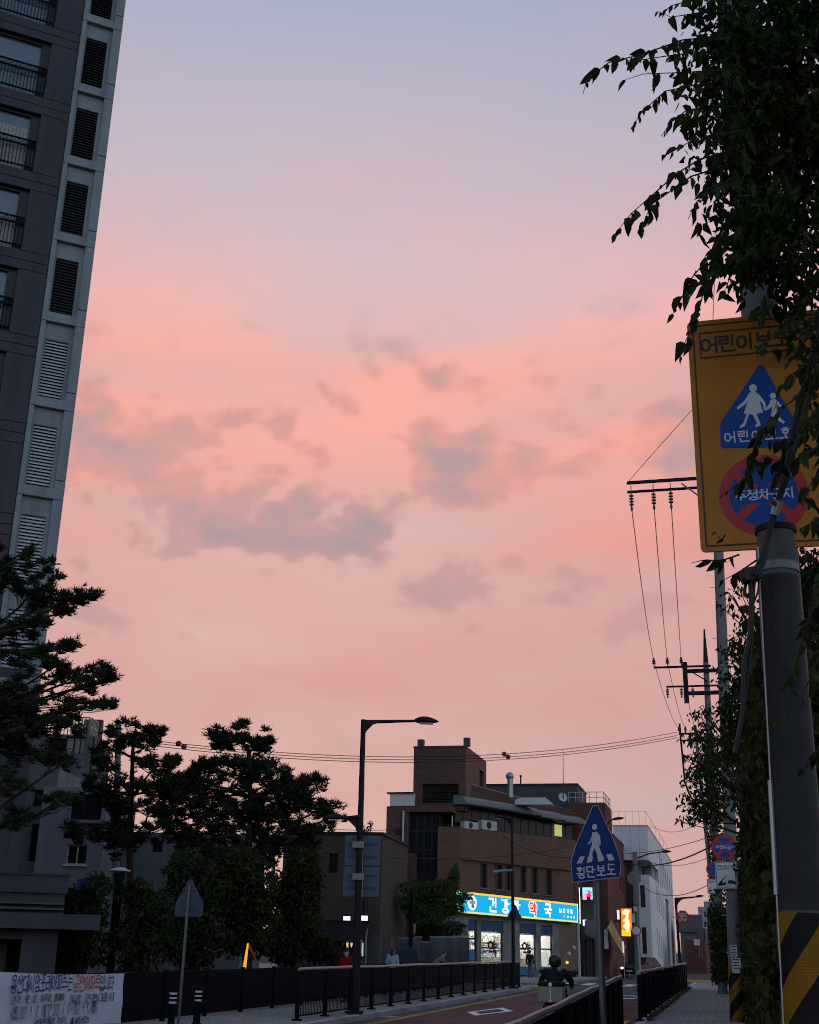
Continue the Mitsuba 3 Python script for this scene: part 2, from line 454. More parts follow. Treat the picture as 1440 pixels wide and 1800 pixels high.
# ---------------------------------------------------------------- the ground
def strip(a0, a1, b0, b1, z0, z1=None, m=None, n=1):
    m = m or MB()
    for i in range(n):
        q = [W(a0 + (a1 - a0) * i / n, b0), W(a0 + (a1 - a0) * (i + 1) / n, b0), W(a0 + (a1 - a0) * (i + 1) / n, b1), W(a0 + (a1 - a0) * i / n, b1)]
        if z1 is None:
            m.add([[p[0], p[1], z0] for p in q], [[0, 2, 1], [0, 3, 2]])
        else:
            m.flat(q, z0, z1)
    return m


RZ = -.12
m = MB(); m.add([[-900, -200, RZ - .012], [900, -200, RZ - .012], [900, 1500, RZ - .012], [-900, 1500, RZ - .012]], [[0, 1, 2], [0, 2, 3]])
struct('ground', m, 'soil')
m = strip(-20, 250, -9.1, -2.42, RZ)
strip(62, 92, -60, -9.1, RZ, None, m); strip(74, 92, -2.42, 40, RZ, None, m); strip(92, 250, -2.42, 1.2, RZ, None, m)
struct('road', m, 'asphalt')
struct('bus_lane', strip(-15, 57, -8.35, -4.6, RZ + .004), 'red_asphalt')
m = strip(-15, 54, -4.55, -2.75, RZ + .004)
struct('cycle_lane', m, 'red_asphalt')
m = strip(-15, 63.5, -12.9, -9.36, RZ, 0)
struct('left_pavement', m, 'paving')
m = MB()
for a in np.arange(-14, 63, 1.0):
    strip(a + .006, a + .994, -9.345, -9.1, RZ - .01, .006, m)
part('left_pavement', 'kerb_stone', m, 'kerb_stone', kind='stuff')
m = strip(-20, 80.5, -2.18, 1.6, RZ, 0)
struct('right_pavement', m, 'paving')
m = MB()
for a in np.arange(-19, 80, 1.0):
    strip(a + .006, a + .994, -2.42, -2.195, RZ - .01, .006, m)
part('right_pavement', 'kerb_stone', m, 'kerb_stone', kind='stuff')
# raised corner in front of the pharmacy and the forecourts behind the fence
c0, c1 = gr(905, 1738), gr(1022, 1722)
m = MB(); m.flat([W(66.5, -10.2), W(74, -9.2), W(87.5, -8.6), W(105, -8.0), W(105, -40), W(66.5, -40)], RZ, -.008)
struct('corner_pavement', m, 'paving')
m = MB(); m.flat([W(-15, -12.92), W(63, -12.92), W(63, -75), W(-15, -75)], RZ, -.03)
struct('park_ground', m, 'soil')
m = MB(); m.flat([W(-20, 1.6), W(90, 1.6), W(90, 40), W(-20, 40)], RZ, -.03)
struct('bank_ground', m, 'soil')
# repairs, drains and cracks in the road
mat('patch_asphalt', (.045, .044, .046), .9, .3, 5.0, bump=(70, .004))
for i, (a, b, l, w) in enumerate(((24.5, -7.4, 3.2, 1.1), (31.0, -5.6, 1.6, .7), (44.0, -6.9, 4.5, .9), (50.5, -3.9, 2.2, .8))):
    pp_ = Polygon([W(a + l * math.cos(t) * (.5 + .06 * math.sin(5 * t + i)), b + w * math.sin(t) * (.5 + .05 * math.cos(3 * t)))[:2] for t in np.linspace(0, 2 * math.pi, 22)[:-1]]) if i % 2 else Polygon([W(a, b)[:2], W(a + l, b + .05)[:2], W(a + l - .1, b + w)[:2], W(a + .05, b + w)[:2]])
    v, f = trimesh.creation.triangulate_polygon(pp_, engine='earcut'); v = np.c_[v, np.full(len(v), RZ + .007)]
    solo('road_patch', ('nearest long dark repair patch in the red road', 'small rounded dark repair patch on the red road', 'longest dark repair patch, in front of the scooter', 'far rounded repair patch by the middle line')[i], 'road patch', MB().add(v, f), 'patch_asphalt')
for i, a in enumerate((33.0, 47.0)):
    t_ = thing('drain_cover', ('nearer', 'farther')[i] + ' steel drain grating in the gutter along the left kerb', 'drain cover')
    part(t_, 'frame', strip(a, a + .9, -9.08, -8.66, RZ - .01, RZ + .009), 'charcoal_metal')
    for k in range(7): part(t_, 'bar', strip(a + .06 + k * .12, a + .12 + k * .12, -9.04, -8.70, RZ + .009, RZ + .016), 'galvanised')
# road markings
for k, b in enumerate((-8.62, -8.46)):
    solo('edge_line', ('outer', 'inner')[k] + ' yellow line painted along the left edge of the road', 'road marking', strip(-12, 60 + k, b, b + .09, RZ + .004 + .004 * k), 'road_yellow')
solo('lane_line', 'white line painted along the middle of the red road', 'road marking', strip(-12, 54, -4.605, -4.545, RZ + .008), 'road_white')
q = [(821, 1780), (835, 1786), (903, 1778), (883, 1772)]
o = np.array([gr(x, y, RZ)[:2] for x, y in q]); c = o.mean(0)
pg = Polygon(o).difference(Polygon(c + (o - c) * np.array(.66)))
m = MB(); v, f = trimesh.creation.triangulate_polygon(pg, engine='earcut'); m.add(np.c_[v, np.full(len(v), RZ + .010)], f)
solo('box_marking', 'white outlined box painted on the red road near the railing', 'road marking', m, 'road_white')
m = MB(); i_ = Polygon(c + (o - c) * np.array(.5)); v, f = trimesh.creation.triangulate_polygon(i_, engine='earcut'); m.add(np.c_[v, np.full(len(v), RZ + .010)], f)
solo('manhole_cover', 'dark patch of road inside the white outlined box', 'manhole cover', m, 'asphalt')
for k in range(7):
    b = -10.4 + k * 1.12
    solo('crosswalk_bar', ('first', 'second', 'third', 'fourth', 'fifth', 'sixth', 'seventh')[k] + ' white bar from the left of the pedestrian crossing beyond the red road', 'road marking', strip(70.5, 74.6, b, b + .55, RZ + .006), 'road_white', group='bars of the pedestrian crossing')
solo('stop_line', 'white stop line across the road beyond the gap in the black railings', 'road marking', strip(55.2, 55.8, -5.6, -2.5, RZ + .010), 'road_white')
for k, (a, b) in enumerate(((52.2, -4.4), (52.2, -3.4), (53.3, -3.9))):
    solo('painted_block', ('left', 'right', 'rear')[k] + ' white block painted before the stop line', 'road marking', strip(a, a + .7, b, b + .55, RZ + .010), 'road_white', group=None)
m = strip(81, 86.5, -5.6, 2.2, RZ - .01, .004)
solo('tactile_paving', 'orange tactile paving at the far end of the right pavement', 'paving', m, 'tactile')
m = strip(60.2, 62.6, -9.3, -8.7, RZ - .01, .010)
solo('tactile_paving', 'yellow tactile patch at the kerb in front of the scooter', 'paving', m, 'road_yellow')
m = strip(31.5, 33.5, -4.4, -2.6, RZ - .01, .010)
solo('tactile_paving', 'orange tactile patch in the gap between the right railings', 'paving', m, 'tactile')


# ---------------------------------------------------------------- railings
def railing(name, label, pts, h, step, panel, baluster, cap_r=.035, post_w=.05, low=.10, group=None, base_z=0.):
    """pts: plan polyline. A post every step metres, a dark mesh panel between panel[0] and panel[1], balusters below it."""
    t = thing(name, label, 'railing', group)
    pts = np.array(pts, float)
    seg = np.r_[0, np.cumsum(np.linalg.norm(np.diff(pts, axis=0), axis=1))]
    n = max(1, round(seg[-1] / step)); ss = np.linspace(0, seg[-1], n + 1)
    P = np.stack([np.interp(ss, seg, pts[:, k]) for k in range(2)], 1)
    top = np.stack([np.interp(np.linspace(0, seg[-1], 4 * n + 1), seg, pts[:, k]) for k in range(2)], 1)
    mb = MB()
    d0 = (top[1] - top[0]) / np.linalg.norm(top[1] - top[0])
    wob = lambda q: h + .006 * math.sin(q[0] * 3.1) + .004 * math.sin(q[1] * 1.7)
    mb.tube([[q[0], q[1], base_z + wob(q)] for q in top], cap_r, 8)
    part(t, 'handrail', mb, 'rail_cap', smooth=40)
    for i, q in enumerate(P):
        d = P[min(i + 1, n)] - P[max(i - 1, 0)]; d /= np.linalg.norm(d); e = np.array([d[1], -d[0]])
        mb = MB(); c = [q[0], q[1], base_z + h / 2 - .03]
        mb.obox(c, [*(d * post_w), 0], [*(e * post_w * .8), 0], [0, 0, h / 2 - .03])
        mb.obox([q[0], q[1], base_z + .02], [*(d * post_w * 1.9), 0], [*(e * post_w * 1.9), 0], [0, 0, .02])
        part(t, 'post', mb, 'black_metal')
    for i in range(n):
        a, b = P[i], P[i + 1]; L = np.linalg.norm(b - a); d = (b - a) / L; e = np.array([d[1], -d[0]]); c = (a + b) / 2
        hl = L / 2 - post_w - .004
        mb = MB()
        for z in (panel[1], panel[0], low):
            mb.obox([c[0], c[1], base_z + z], [*(d * hl), 0], [*(e * .014), 0], [0, 0, .018])
        part(t, 'rail_bar', mb, 'black_metal')
        z0, z1 = base_z + panel[0] + .02, base_z + panel[1] - .02
        if z1 > z0 + .05:
            mb = MB(); mb.obox([c[0], c[1], (z0 + z1) / 2], [*(d * hl), 0], [*(e * .006), 0], [0, 0, (z1 - z0) / 2])
            part(t, 'mesh_panel', mb, 'black_metal')
        k = int(L / baluster)
        mb = MB()
        for j in range(1, k):
            q = a + d * (L * j / k)
            mb.obox([q[0], q[1], base_z + (low + panel[0]) / 2], [*(d * .008), 0], [*(e * .008), 0], [0, 0, (panel[0] - low) / 2 - .018])
        part(t, 'baluster', mb, 'black_metal', kind='stuff')
    return t


railing('bridge_railing', 'long black railing with pale handrail between the left pavement and the red road', [W(28.4, -9.71)[:2], W(45, -9.71)[:2], W(59.5, -9.66)[:2]], 1.10, 2.05, (.46, 1.03), .115)
railing('pavement_railing', 'near black railing whose pale handrail climbs from the bottom edge beside the crossing sign', [W(2, -1.42)[:2], W(10.15, -1.66)[:2], W(15.5, -1.9)[:2], W(22, -2.2)[:2], W(30.1, -2.54)[:2]], 1.10, 2.0, (.30, 1.03), .115)
railing('pavement_railing', 'far black railing along the right pavement in front of the white building', [W(33.6, -2.38)[:2], W(50, -2.42)[:2], W(66.5, -2.36)[:2]], 1.14, 2.06, (.30, 1.07), .115, cap_r=.045)
# weeds along the far railing's foot
v, f = MB(), None
mw = MB()
for i in range(420):
    a = RNG.uniform(33.5, 66); b = -2.22 + abs(RNG.normal(0, .055)); p = W(a, b)
    h = RNG.uniform(.05, .17); g = RNG.uniform(0, 6.28); l = RNG.normal(0, .05, 2); w = .018
    mw.add([[p[0] - w * math.cos(g), p[1] - w * math.sin(g), 0], [p[0] + w * math.cos(g), p[1] + w * math.sin(g), 0], [p[0] + l[0] + .03, p[1] + l[1], h], [p[0] + l[0] * .5 - .02, p[1] + l[1], h * .6]], [[0, 1, 2], [0, 2, 3]])
leaf_mat('dry_weed', (.13, .10, .06), .4)
solo('dry_weeds', 'dry tan weeds growing along the foot of the far black railing', 'weeds', mw, 'dry_weed', kind='stuff')

# ---------------------------------------------------------------- the apartment tower, top left
TW = Fr(at(95, 1110, 34.8), 66)
tower = thing('apartment_tower', 'tall dark grey apartment block with a pale louvred strip along its right edge', 'building')
ztop = TW.hit(150, 35)[1]; FH = 2.93
zs = [ztop - FH * k for k in range(-3, 11)]          # heads of the louvre recesses
SL, SR = TW.hit(146, 35)[0], TW.hit(217, 35)[0]       # the pale strip
RL, RRt = TW.hit(153, 40)[0], TW.hit(199, 56)[0]
WR = TW.hit(92, 74)[0]; WL = WR - 3.4
zw1, zw0 = TW.hit(92, 74)[1], TW.hit(80, 171)[1]     # one dark window's head and foot
zl1, zl0 = TW.hit(153, 62)[1], TW.hit(143, 143)[1]   # louvre top and foot below the first recess head
m = MB(); m.box(TW, -30, SR, -.1, ztop + 12, -14, -.36)
part(tower, 'wall_core', m, 'tower_dark')
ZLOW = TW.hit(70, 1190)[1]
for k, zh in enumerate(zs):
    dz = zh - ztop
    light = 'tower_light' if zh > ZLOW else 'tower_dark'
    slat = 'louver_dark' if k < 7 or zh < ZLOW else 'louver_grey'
    rb = zl0 + dz - .06
    nxt = zh - FH
    # pale strip: stiles, spandrel, recess
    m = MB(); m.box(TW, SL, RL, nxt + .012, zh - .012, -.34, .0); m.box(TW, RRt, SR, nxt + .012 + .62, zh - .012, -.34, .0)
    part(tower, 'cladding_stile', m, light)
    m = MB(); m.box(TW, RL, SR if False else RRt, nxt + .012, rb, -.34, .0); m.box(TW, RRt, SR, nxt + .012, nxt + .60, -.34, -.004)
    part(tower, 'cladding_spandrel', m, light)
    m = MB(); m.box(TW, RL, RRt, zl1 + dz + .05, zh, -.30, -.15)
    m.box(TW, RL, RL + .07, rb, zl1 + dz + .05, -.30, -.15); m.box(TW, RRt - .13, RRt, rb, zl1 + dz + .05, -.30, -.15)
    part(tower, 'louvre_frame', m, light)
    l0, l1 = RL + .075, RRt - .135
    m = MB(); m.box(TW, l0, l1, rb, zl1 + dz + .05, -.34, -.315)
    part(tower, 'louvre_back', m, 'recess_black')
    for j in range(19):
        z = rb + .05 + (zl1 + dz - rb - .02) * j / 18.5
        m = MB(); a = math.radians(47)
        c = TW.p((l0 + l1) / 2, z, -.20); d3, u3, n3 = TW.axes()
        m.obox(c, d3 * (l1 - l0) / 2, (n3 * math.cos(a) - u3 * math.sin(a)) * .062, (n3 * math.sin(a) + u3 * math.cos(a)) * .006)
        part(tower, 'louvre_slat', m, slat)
    # dark face: pier, bands and window
    w1, w0 = zw1 + dz, zw0 + dz
    if w0 < 9.2: 
        m = MB(); m.box(TW, -14, SL - .02, w1 - FH + .006, w1 - .006, -.34, -.05); part(tower, 'wall_panel', m, 'tower_dark'); continue
    for a_, b_ in ((WR, SL - .02), (-14, WL)):
        m = MB(); m.box(TW, a_, b_, w0 + .01, w1 - .01, -.34, -.05); part(tower, 'wall_panel', m, 'tower_dark')
    zb = w1 - FH + .33
    m = MB(); m.box(TW, -14, SL - .02, zb + .012, w0 - .012, -.34, -.05); part(tower, 'wall_panel', m, 'tower_dark')
    m = MB(); m.box(TW, -14, SL - .02, w1 - FH + .012, zb - .012, -.34, -.05); part(tower, 'wall_panel', m, 'tower_dark')
    win = newkey('window', tower)
    fr_ = MB()
    for s0, s1, z0, z1 in ((WL, WR, w1 - .10, w1 - .012), (WL, WR, w0 + .012, w0 + .07), (WR - .30, WR, w0 + .07, w1 - .1), (WL, WL + .1, w0 + .07, w1 - .1), (WL + 1.5, WL + 1.57, w0 + .07, w1 - .1)):
        fr_.box(TW, s0, s1, z0, z1, -.33, -.20)
    put(win, fr_, 'dark_frame')
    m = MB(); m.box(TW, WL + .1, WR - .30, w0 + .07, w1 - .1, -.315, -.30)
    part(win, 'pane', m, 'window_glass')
    if k in (4, 5):
        m = MB()
        for j in range(26):
            s = WL + .12 + (WR - .44 - WL) * j / 25
            m.box(TW, s, s + .085 , w0 + .08, w1 - (.55 if k == 4 else .95), -.296 - .004 * (j % 2), -.288)
        part(win, 'curtain', m, 'curtain', label='pale pleated curtain behind the window')
    rl = newkey('guard_rail', tower)
    m = MB(); zr = w0 + (w1 - w0) * .52
    for z in (zr, zr - .22, w0 + .16):
        m.box(TW, WL, WR - .03, z, z + .045, -.14, -.10)
    put(rl, m, 'black_metal')
    m = MB()
    for j in range(31):
        s = WL + .05 + (WR - .1 - WL) * j / 30
        m.box(TW, s, s + .02, w0 + .10, zr, -.13, -.11)
    for j in range(15):
        s = WL + .1 + (WR - .2 - WL) * j / 14.5
        mm = trimesh.creation.torus(.075, .011, major_sections=10, minor_sections=4)
        v = np.asarray(mm.vertices); m.add(TW.p(s + .06, zr - .09, -.12) + v[:, :1] * np.array([*TW.d, 0]) + v[:, 1:2] * np.array([0, 0, 1.]) + v[:, 2:] * np.array([*TW.n, 0]), mm.faces)
    part(rl, 'baluster', m, 'black_metal', kind='stuff')
# lower storeys and podium
PD = Fr(at(122, 1540, 34.0), 72)
z1 = PD.hit(122, 1541)[1]; zb0 = PD.hit(115, 1634)[1]
m = MB(); m.box(TW, -9, SR - .05, -.1, 8.9, -.33, -.02)
part(tower, 'lower_wall', m, 'tower_dark')
for s0, s1, ya, yb in ((-5.5, -1.75, 1192, 1240), (-5.5, -2.6, 1372, 1510)):
    za, zb = TW.hit(20, ya)[1], TW.hit(20, yb)[1]
    m = MB(); m.box(TW, s0, s1, zb, za, -.02, .0); o_ = part(tower, 'louvre_opening', m, 'recess_black')
    for j in range(12):
        z = zb + (za - zb) * (j + .3) / 12
        m = MB(); m.box(TW, s0, s1, z, z + .04, .0, .05); part(o_, 'slat', m, 'tower_dark')
pod = thing('podium_block', 'low dark block with a banded canopy at the foot of the apartment tower', 'building')
m = MB(); m.box(PD, -12, 0, zb0 + .9, z1, -3, 0); part(pod, 'upper_wall', m, 'tower_dark')
m = MB(); m.box(PD, -12, .04, z1, z1 + .06, -3, .05); part(pod, 'coping', m, 'dark_frame')
for j in range(4):
    z = PD.hit(60, 1586 + 9.5 * j)[1]
    m = MB(); m.box(PD, -12, -.05, z - .05, z, -.1, .16); part(pod, 'canopy_slat', m, 'dark_grey_wall')
m = MB(); m.box(PD, -12, .9, zb0, zb0 + .38, -3, .35); part(pod, 'canopy_edge', m, 'tower_dark')
m = MB(); m.box(PD, -12, -.05, zb0 + .38, zb0 + .9, -3, -.12); part(pod, 'canopy_back', m, 'tower_dark')
m = MB(); m.box(PD, -12, .7, -.1, zb0, -3.2, -2.6); part(pod, 'rear_wall', m, 'recess_black')
for s0, s1 in ((-1.0, -.1), (-4.6, -3.9)):
    m = MB(); m.box(PD, s0, s1, -.1, zb0, -.9, -.2); part(pod, 'column', m, 'tower_dark')
m = MB(); m.box(PD, -3.9, -1.0, 1.6, 2.6, -.9, -.3); part(pod, 'wall_panel', m, 'tower_dark')

# ---------------------------------------------------------------- buildings
AZR = math.degrees(math.atan2(UR[0], UR[1]))          # azimuth of the road; the street grid
AZF = AZR + 90


def R(fr, x0, y0, x1, y1):
    """Rectangle of a facade seen between two photo pixels: s0, s1, z0, z1"""
    (s0, z1), (s1, z0) = fr.hit(x0, y0), fr.hit(x1, y1)
    return min(s0, s1), max(s0, s1), min(z0, z1), max(z0, z1)


def shift(fr, t, s=0.):
    g = Fr(fr.p(s, 0, t), 0); g.d, g.n = fr.d, fr.n
    return g


def wall(parent, fr, rect, holes, bsdf, thick=.3, name='wall'):
    s0, s1, z0, z1 = rect
    pg = sbox(s0, z0, s1, z1)
    for h in holes:
        pg = pg.difference(sbox(h[0], h[2], h[1], h[3]))
    m = MB().fprism(fr, pg, -thick, thick)
    return part(parent, name, m, bsdf)


def window(parent, fr, h, depth=.16, fw=.05, nx=2, ny=1, frame='dark_frame', pane='glass_dark', name='window', sill=None, label=None):
    s0, s1, z0, z1 = h
    w = newkey(name, parent); m = MB(); e = .003
    m.box(fr, s0 + e, s0 + fw, z0 + e, z1 - e, -depth - .06, -depth); m.box(fr, s1 - fw, s1 - e, z0 + e, z1 - e, -depth - .06, -depth)
    m.box(fr, s0 + fw, s1 - fw, z1 - fw, z1 - e, -depth - .06, -depth); m.box(fr, s0 + fw, s1 - fw, z0 + e, z0 + fw, -depth - .06, -depth)
    for i in range(1, nx):
        s = s0 + (s1 - s0) * i / nx; m.box(fr, s - fw / 2, s + fw / 2, z0 + fw, z1 - fw, -depth - .055, -depth - .004)
    for i in range(1, ny):
        z = z0 + (z1 - z0) * i / ny; m.box(fr, s0 + fw, s1 - fw, z - fw / 2, z + fw / 2, -depth - .05, -depth - .008)
    put(w, m, frame)
    if label: labels[w] = {'label': label}
    m = MB(); m.box(fr, s0 + fw, s1 - fw, z0 + fw, z1 - fw, -depth - .045, -depth - .03)
    part(w, 'pane', m, pane)
    if sill:
        m = MB(); m.box(fr, s0 - .06, s1 + .06, z0 - .07, z0 - .002, .003, .08); part(w, 'sill', m, sill)
    return w


def bx(parent, name, fr, rect, t0, t1, bsdf, **k):
    s0, s1, z0, z1 = rect
    return part(parent, name, MB().box(fr, s0, s1, z0, z1, t0, t1), bsdf, **k)


def roof_rail(parent, fr, s0, s1, z, h, t, n, bsdf='galvanised'):
    m = MB()
    for k in range(n + 1):
        s = s0 + (s1 - s0) * k / n; m.box(fr, s - .02, s + .02, z, z + h, t - .02, t + .02)
    for q in (h, h * .5): m.box(fr, s0, s1, z + q - .02, z + q + .02, t - .024, t + .024)
    return part(parent, 'roof_railing', m, bsdf)


# --- grey house behind the pines
gh = thing('grey_house', 'grey rendered house with a pale roof railing behind the pines', 'house')
GA = Fr(at(161, 1285, 58), 90); GS = Fr(at(161, 1285, 58), 2)
zt = GA.hit(161, 1292)[1]; sl = GA.hit(55, 1300)[0]; dep = GS.hit(196, 1306)[0]
up = R(GA, 118, 1301, 158, 1352)
h1 = R(GA, 119, 1292, 133, 1318); h2 = R(GA, 131, 1294, 149, 1322)
wall(gh, GA, (sl, 0, -.1, zt), [R(GA, 85, 1297, 112, 1330), R(GA, 116, 1294, 128, 1322), R(GA, 130, 1295, 149, 1326), R(GA, 96, 1352, 121, 1374)], 'grey_wall')
window(gh, GA, R(GA, 85, 1297, 112, 1330)); window(gh, GA, R(GA, 116, 1294, 128, 1322), nx=1, pane='curtain')
window(gh, GA, R(GA, 130, 1295, 149, 1326), nx=2, pane='curtain'); window(gh, GA, R(GA, 96, 1352, 121, 1374), nx=3)
m = MB(); m.box(GA, sl, -.01, -.1, zt - .05, -dep, -.32); part(gh, 'core', m, 'grey_wall')
wall(gh, GS, (0, dep, -.1, zt), [], 'dark_grey_wall', .012, 'side_wall')
roof_rail(gh, GA, sl, -.2, zt, .85, -.15, 16); roof_rail(gh, GS, .2, dep * .4, zt, .85, -.15, 6)
m = MB(); m.tube([GS.p(dep * .12, -.1, .05), GS.p(dep * .12, zt, .05)], .05); part(gh, 'downpipe', m, 'dark_frame')
m = MB(); q = GS.p(dep * .95, 0, -1); m.box(GS, dep * .9, dep * 1.0, zt, zt + 1.3, -1.4, -.5); part(gh, 'chimney', m, 'dark_grey_wall')
lb = thing('pale_house', 'pale blue grey rendered house with a white framed window, lower than the house behind it', 'house')
LA = Fr(at(77, 1386, 53), 92)
z1 = LA.hit(100, 1383)[1]
hs = [R(LA, 127, 1394, 143, 1446), R(LA, 147, 1396, 176, 1446), R(LA, 118, 1484, 150, 1520)]
s1 = LA.hit(190, 1400)[0]
wall(lb, LA, (0, s1, -.1, z1), hs, 'pale_blue_wall')
window(lb, LA, hs[0], nx=1); window(lb, LA, hs[1], nx=2); window(lb, LA, hs[2], nx=2, frame='white_paint', label='white framed two pane window', sill='white_paint')
bx(lb, 'core', LA, (0.01, s1 - .01, -.1, z1 - .05), -5, -.31, 'grey_wall')
m = MB(); bl = R(LA, 128, 1408, 182, 1443)
for k in range(3):
    z = bl[2] + (bl[3] - bl[2]) * k / 2; m.tube([LA.p(bl[0], z, .5), LA.p(bl[1], z, .5)], .02, 5)
for k in range(9):
    s = bl[0] + (bl[1] - bl[0]) * k / 8; m.tube([LA.p(s, bl[2], .5), LA.p(s, bl[3], .5)], .014, 5)
part(lb, 'balcony_railing', m, 'charcoal_metal')
bx(lb, 'balcony_slab', LA, (bl[0] - .1, bl[1] + .2, bl[2] - .15, bl[2] - .02), 0.003, .6, 'concrete')
WA = shift(LA, -1.2)
wg = R(WA, 30, 1350, 74, 1540)
wall(lb, WA, (wg[0], .2, -.1, LA.hit(70, 1342)[1]), [R(WA, 60, 1388, 77, 1418), R(WA, 56, 1448, 71, 1514)], 'grey_wall', .3, 'wing_wall')
window(lb, WA, R(WA, 60, 1388, 77, 1418), nx=1); window(lb, WA, R(WA, 56, 1448, 71, 1514), nx=1, ny=2)
bx(lb, 'wing_core', WA, (wg[0], .19, -.1, LA.hit(70, 1342)[1] - .05), -4, -.31, 'grey_wall')
# a pale shed and blue sheeting seen between the shrubs
sh = Fr(at(200, 1560, 50), 90)
plain('tarp_blue', (.03, .10, .34), .6)
solo('blue_tarpaulin', 'wider blue tarpaulin showing between the shrubs below the white framed window', 'tarpaulin', MB().box(sh, *R(sh, 137, 1545, 162, 1568), 0, .05), 'tarp_blue')
solo('blue_tarpaulin', 'narrow strip of blue tarpaulin at the right end of the podium', 'tarpaulin', MB().box(sh, *R(sh, 111, 1549, 117, 1569), 0, .05), 'tarp_blue')
ph = thing('low_brick_house', 'low brown house mostly hidden behind the two round topped pines', 'house')
PH = Fr(at(210, 1500, 56), 92); hr = R(PH, 205, 1462, 420, 1700)
wall(ph, PH, (hr[0], hr[1], -.1, hr[3]), [R(PH, 268, 1478, 285, 1498), R(PH, 360, 1490, 390, 1520)], 'grey_wall'); window(ph, PH, R(PH, 268, 1478, 285, 1498)); window(ph, PH, R(PH, 360, 1490, 390, 1520))
bx(ph, 'core', PH, (hr[0], hr[1], -.1, hr[3] - .03), -6, -.31, 'grey_wall')
# --- brown block behind the street lamp
bb = thing('brown_block', 'flat roofed brown block behind the tall street lamp', 'building')
BB = Fr(at(600, 1464, 66), 100)
br = R(BB, 500, 1466, 666, 1700)
hs = [R(BB, 545, 1500, 560, 1535), R(BB, 578, 1500, 593, 1535), R(BB, 545, 1560, 562, 1590)]
wall(bb, BB, (br[0], br[1], -.1, br[3]), hs, 'brick_olive'); [window(bb, BB, h) for h in hs]
bx(bb, 'coping', BB, (br[0] - .1, br[1] + .1, br[3], br[3] + .12), -8.1, .12, 'dark_frame')
bx(bb, 'core', BB, (br[0], br[1] - .01, -.1, br[3] - .02), -8, -.31, 'brick_olive')
# shop with the curved dark canopy
sp = thing('corner_shop', 'small dark shop with a hull shaped canopy and lit lattice door behind the railing', 'shop')
SP = Fr(at(600, 1640, 57), 100)
cr = R(SP, 556, 1621, 657, 1657)
pgc = Polygon([(cr[0], cr[3]), (cr[1], cr[3]), (cr[1] - .25, cr[2] + .12), (cr[1] - .6, cr[2]), (cr[0] + .8, cr[2] + .05), (cr[0] + .35, cr[2] + .30)])
part(sp, 'canopy', MB().fprism(SP, pgc, 0, 1.3), 'dark_frame', label='dark hull shaped canopy')
bx(sp, 'canopy_edge', SP, (cr[0] - .3, cr[1] + .1, cr[3], cr[3] + .07), -.1, 1.35, 'charcoal_metal')
d1, d2 = R(SP, 599, 1655, 620, 1700), R(SP, 630, 1655, 639, 1700)
d1 = (d1[0], d1[1], 0, d1[3]); d2 = (d2[0], d2[1], 0, d2[3])
wall(sp, SP, (cr[0] - .2, cr[1] + .3, -.1, cr[2] + .3), [d1, d2], 'dark_grey_wall', .2)
bx(sp, 'core', SP, (cr[0] - .2, cr[1] + .3, -.1, cr[2] + .2), -3, -2.6, 'dark_grey_wall')
k = window(sp, SP, d1, nx=3, depth=.1, pane='pane', label='door with warm light behind a lattice')
m = MB()
for s in (0, 1, 2):
    w_ = (d1[1] - d1[0]) / 3; a_, b_ = d1[0] + w_ * s, d1[0] + w_ * (s + 1)
    for z in (d1[3] - .75, d1[3] - 1.5):
        m.tube([SP.p(a_, z, -.06), SP.p(b_, z + .75, -.06)], .018, 4); m.tube([SP.p(b_, z, -.05), SP.p(a_, z + .75, -.05)], .018, 4)
part(k, 'lattice', m, 'dark_frame')
window(sp, SP, d2, nx=1, depth=.1, pane='pane', label='narrow door with cool white light behind it')
part(sp, 'ceiling_lamp', MB().box(SP, d1[0] + .1, d1[1] - .1, d1[3] - .25, d1[3] + .1, -.75, -.70), 'white_paint', label='warm lit lamp box behind the lattice door', **glow((.95, .62, .28)))
part(sp, 'ceiling_lamp', MB().box(SP, d2[0] + .02, d2[1] - .02, .9, d2[3], -.75, -.70), 'white_paint', label='cool white lit panel behind the narrow door', **glow((.42, .50, .45)))
bx(sp, 'partition', SP, (d1[1] + .05, d1[1] + .12, -.1, cr[2] + .2), -2.6, -.21, 'dark_grey_wall')
sg = thing('shop_sign', 'small white lit sign boards above the hull shaped canopy', 'sign')
bx(sg, 'panel', SP, R(SP, 613, 1611.5, 624, 1620), 1.0, 1.1, 'white_paint', **glow((.9, .9, 1.0)))
pr = R(SP, 642, 1611, 654, 1634)
m = MB(); m.box(SP, pr[0], pr[1], pr[3] - .22, pr[3], 1.0, 1.1); m.box(SP, pr[0], pr[0] + .14, pr[2] + .12, pr[3] - .22, 1.0, 1.1); m.box(SP, pr[1] - .1, pr[1], pr[2], pr[3] - .22, 1.0, 1.1)
part(sg, 'panel', m, 'white_paint', **glow((.9, .9, 1.0)))
bx(sg, 'post', SP, (pr[1] - .06, pr[1] + .0, 0, pr[2]), 1.02, 1.08, 'galvanised'); bx(sg, 'bracket', SP, (R(SP, 613, 1611, 624, 1620)[0], pr[1], pr[3] + .002, pr[3] + .06), 1.0, 1.08, 'dark_frame')
q = R(SP, 613, 1611.5, 624, 1620); bx(sg, 'arm', SP, (q[0], q[1], q[2] - .06, q[2] - .002), -.05, 1.08, 'dark_frame')

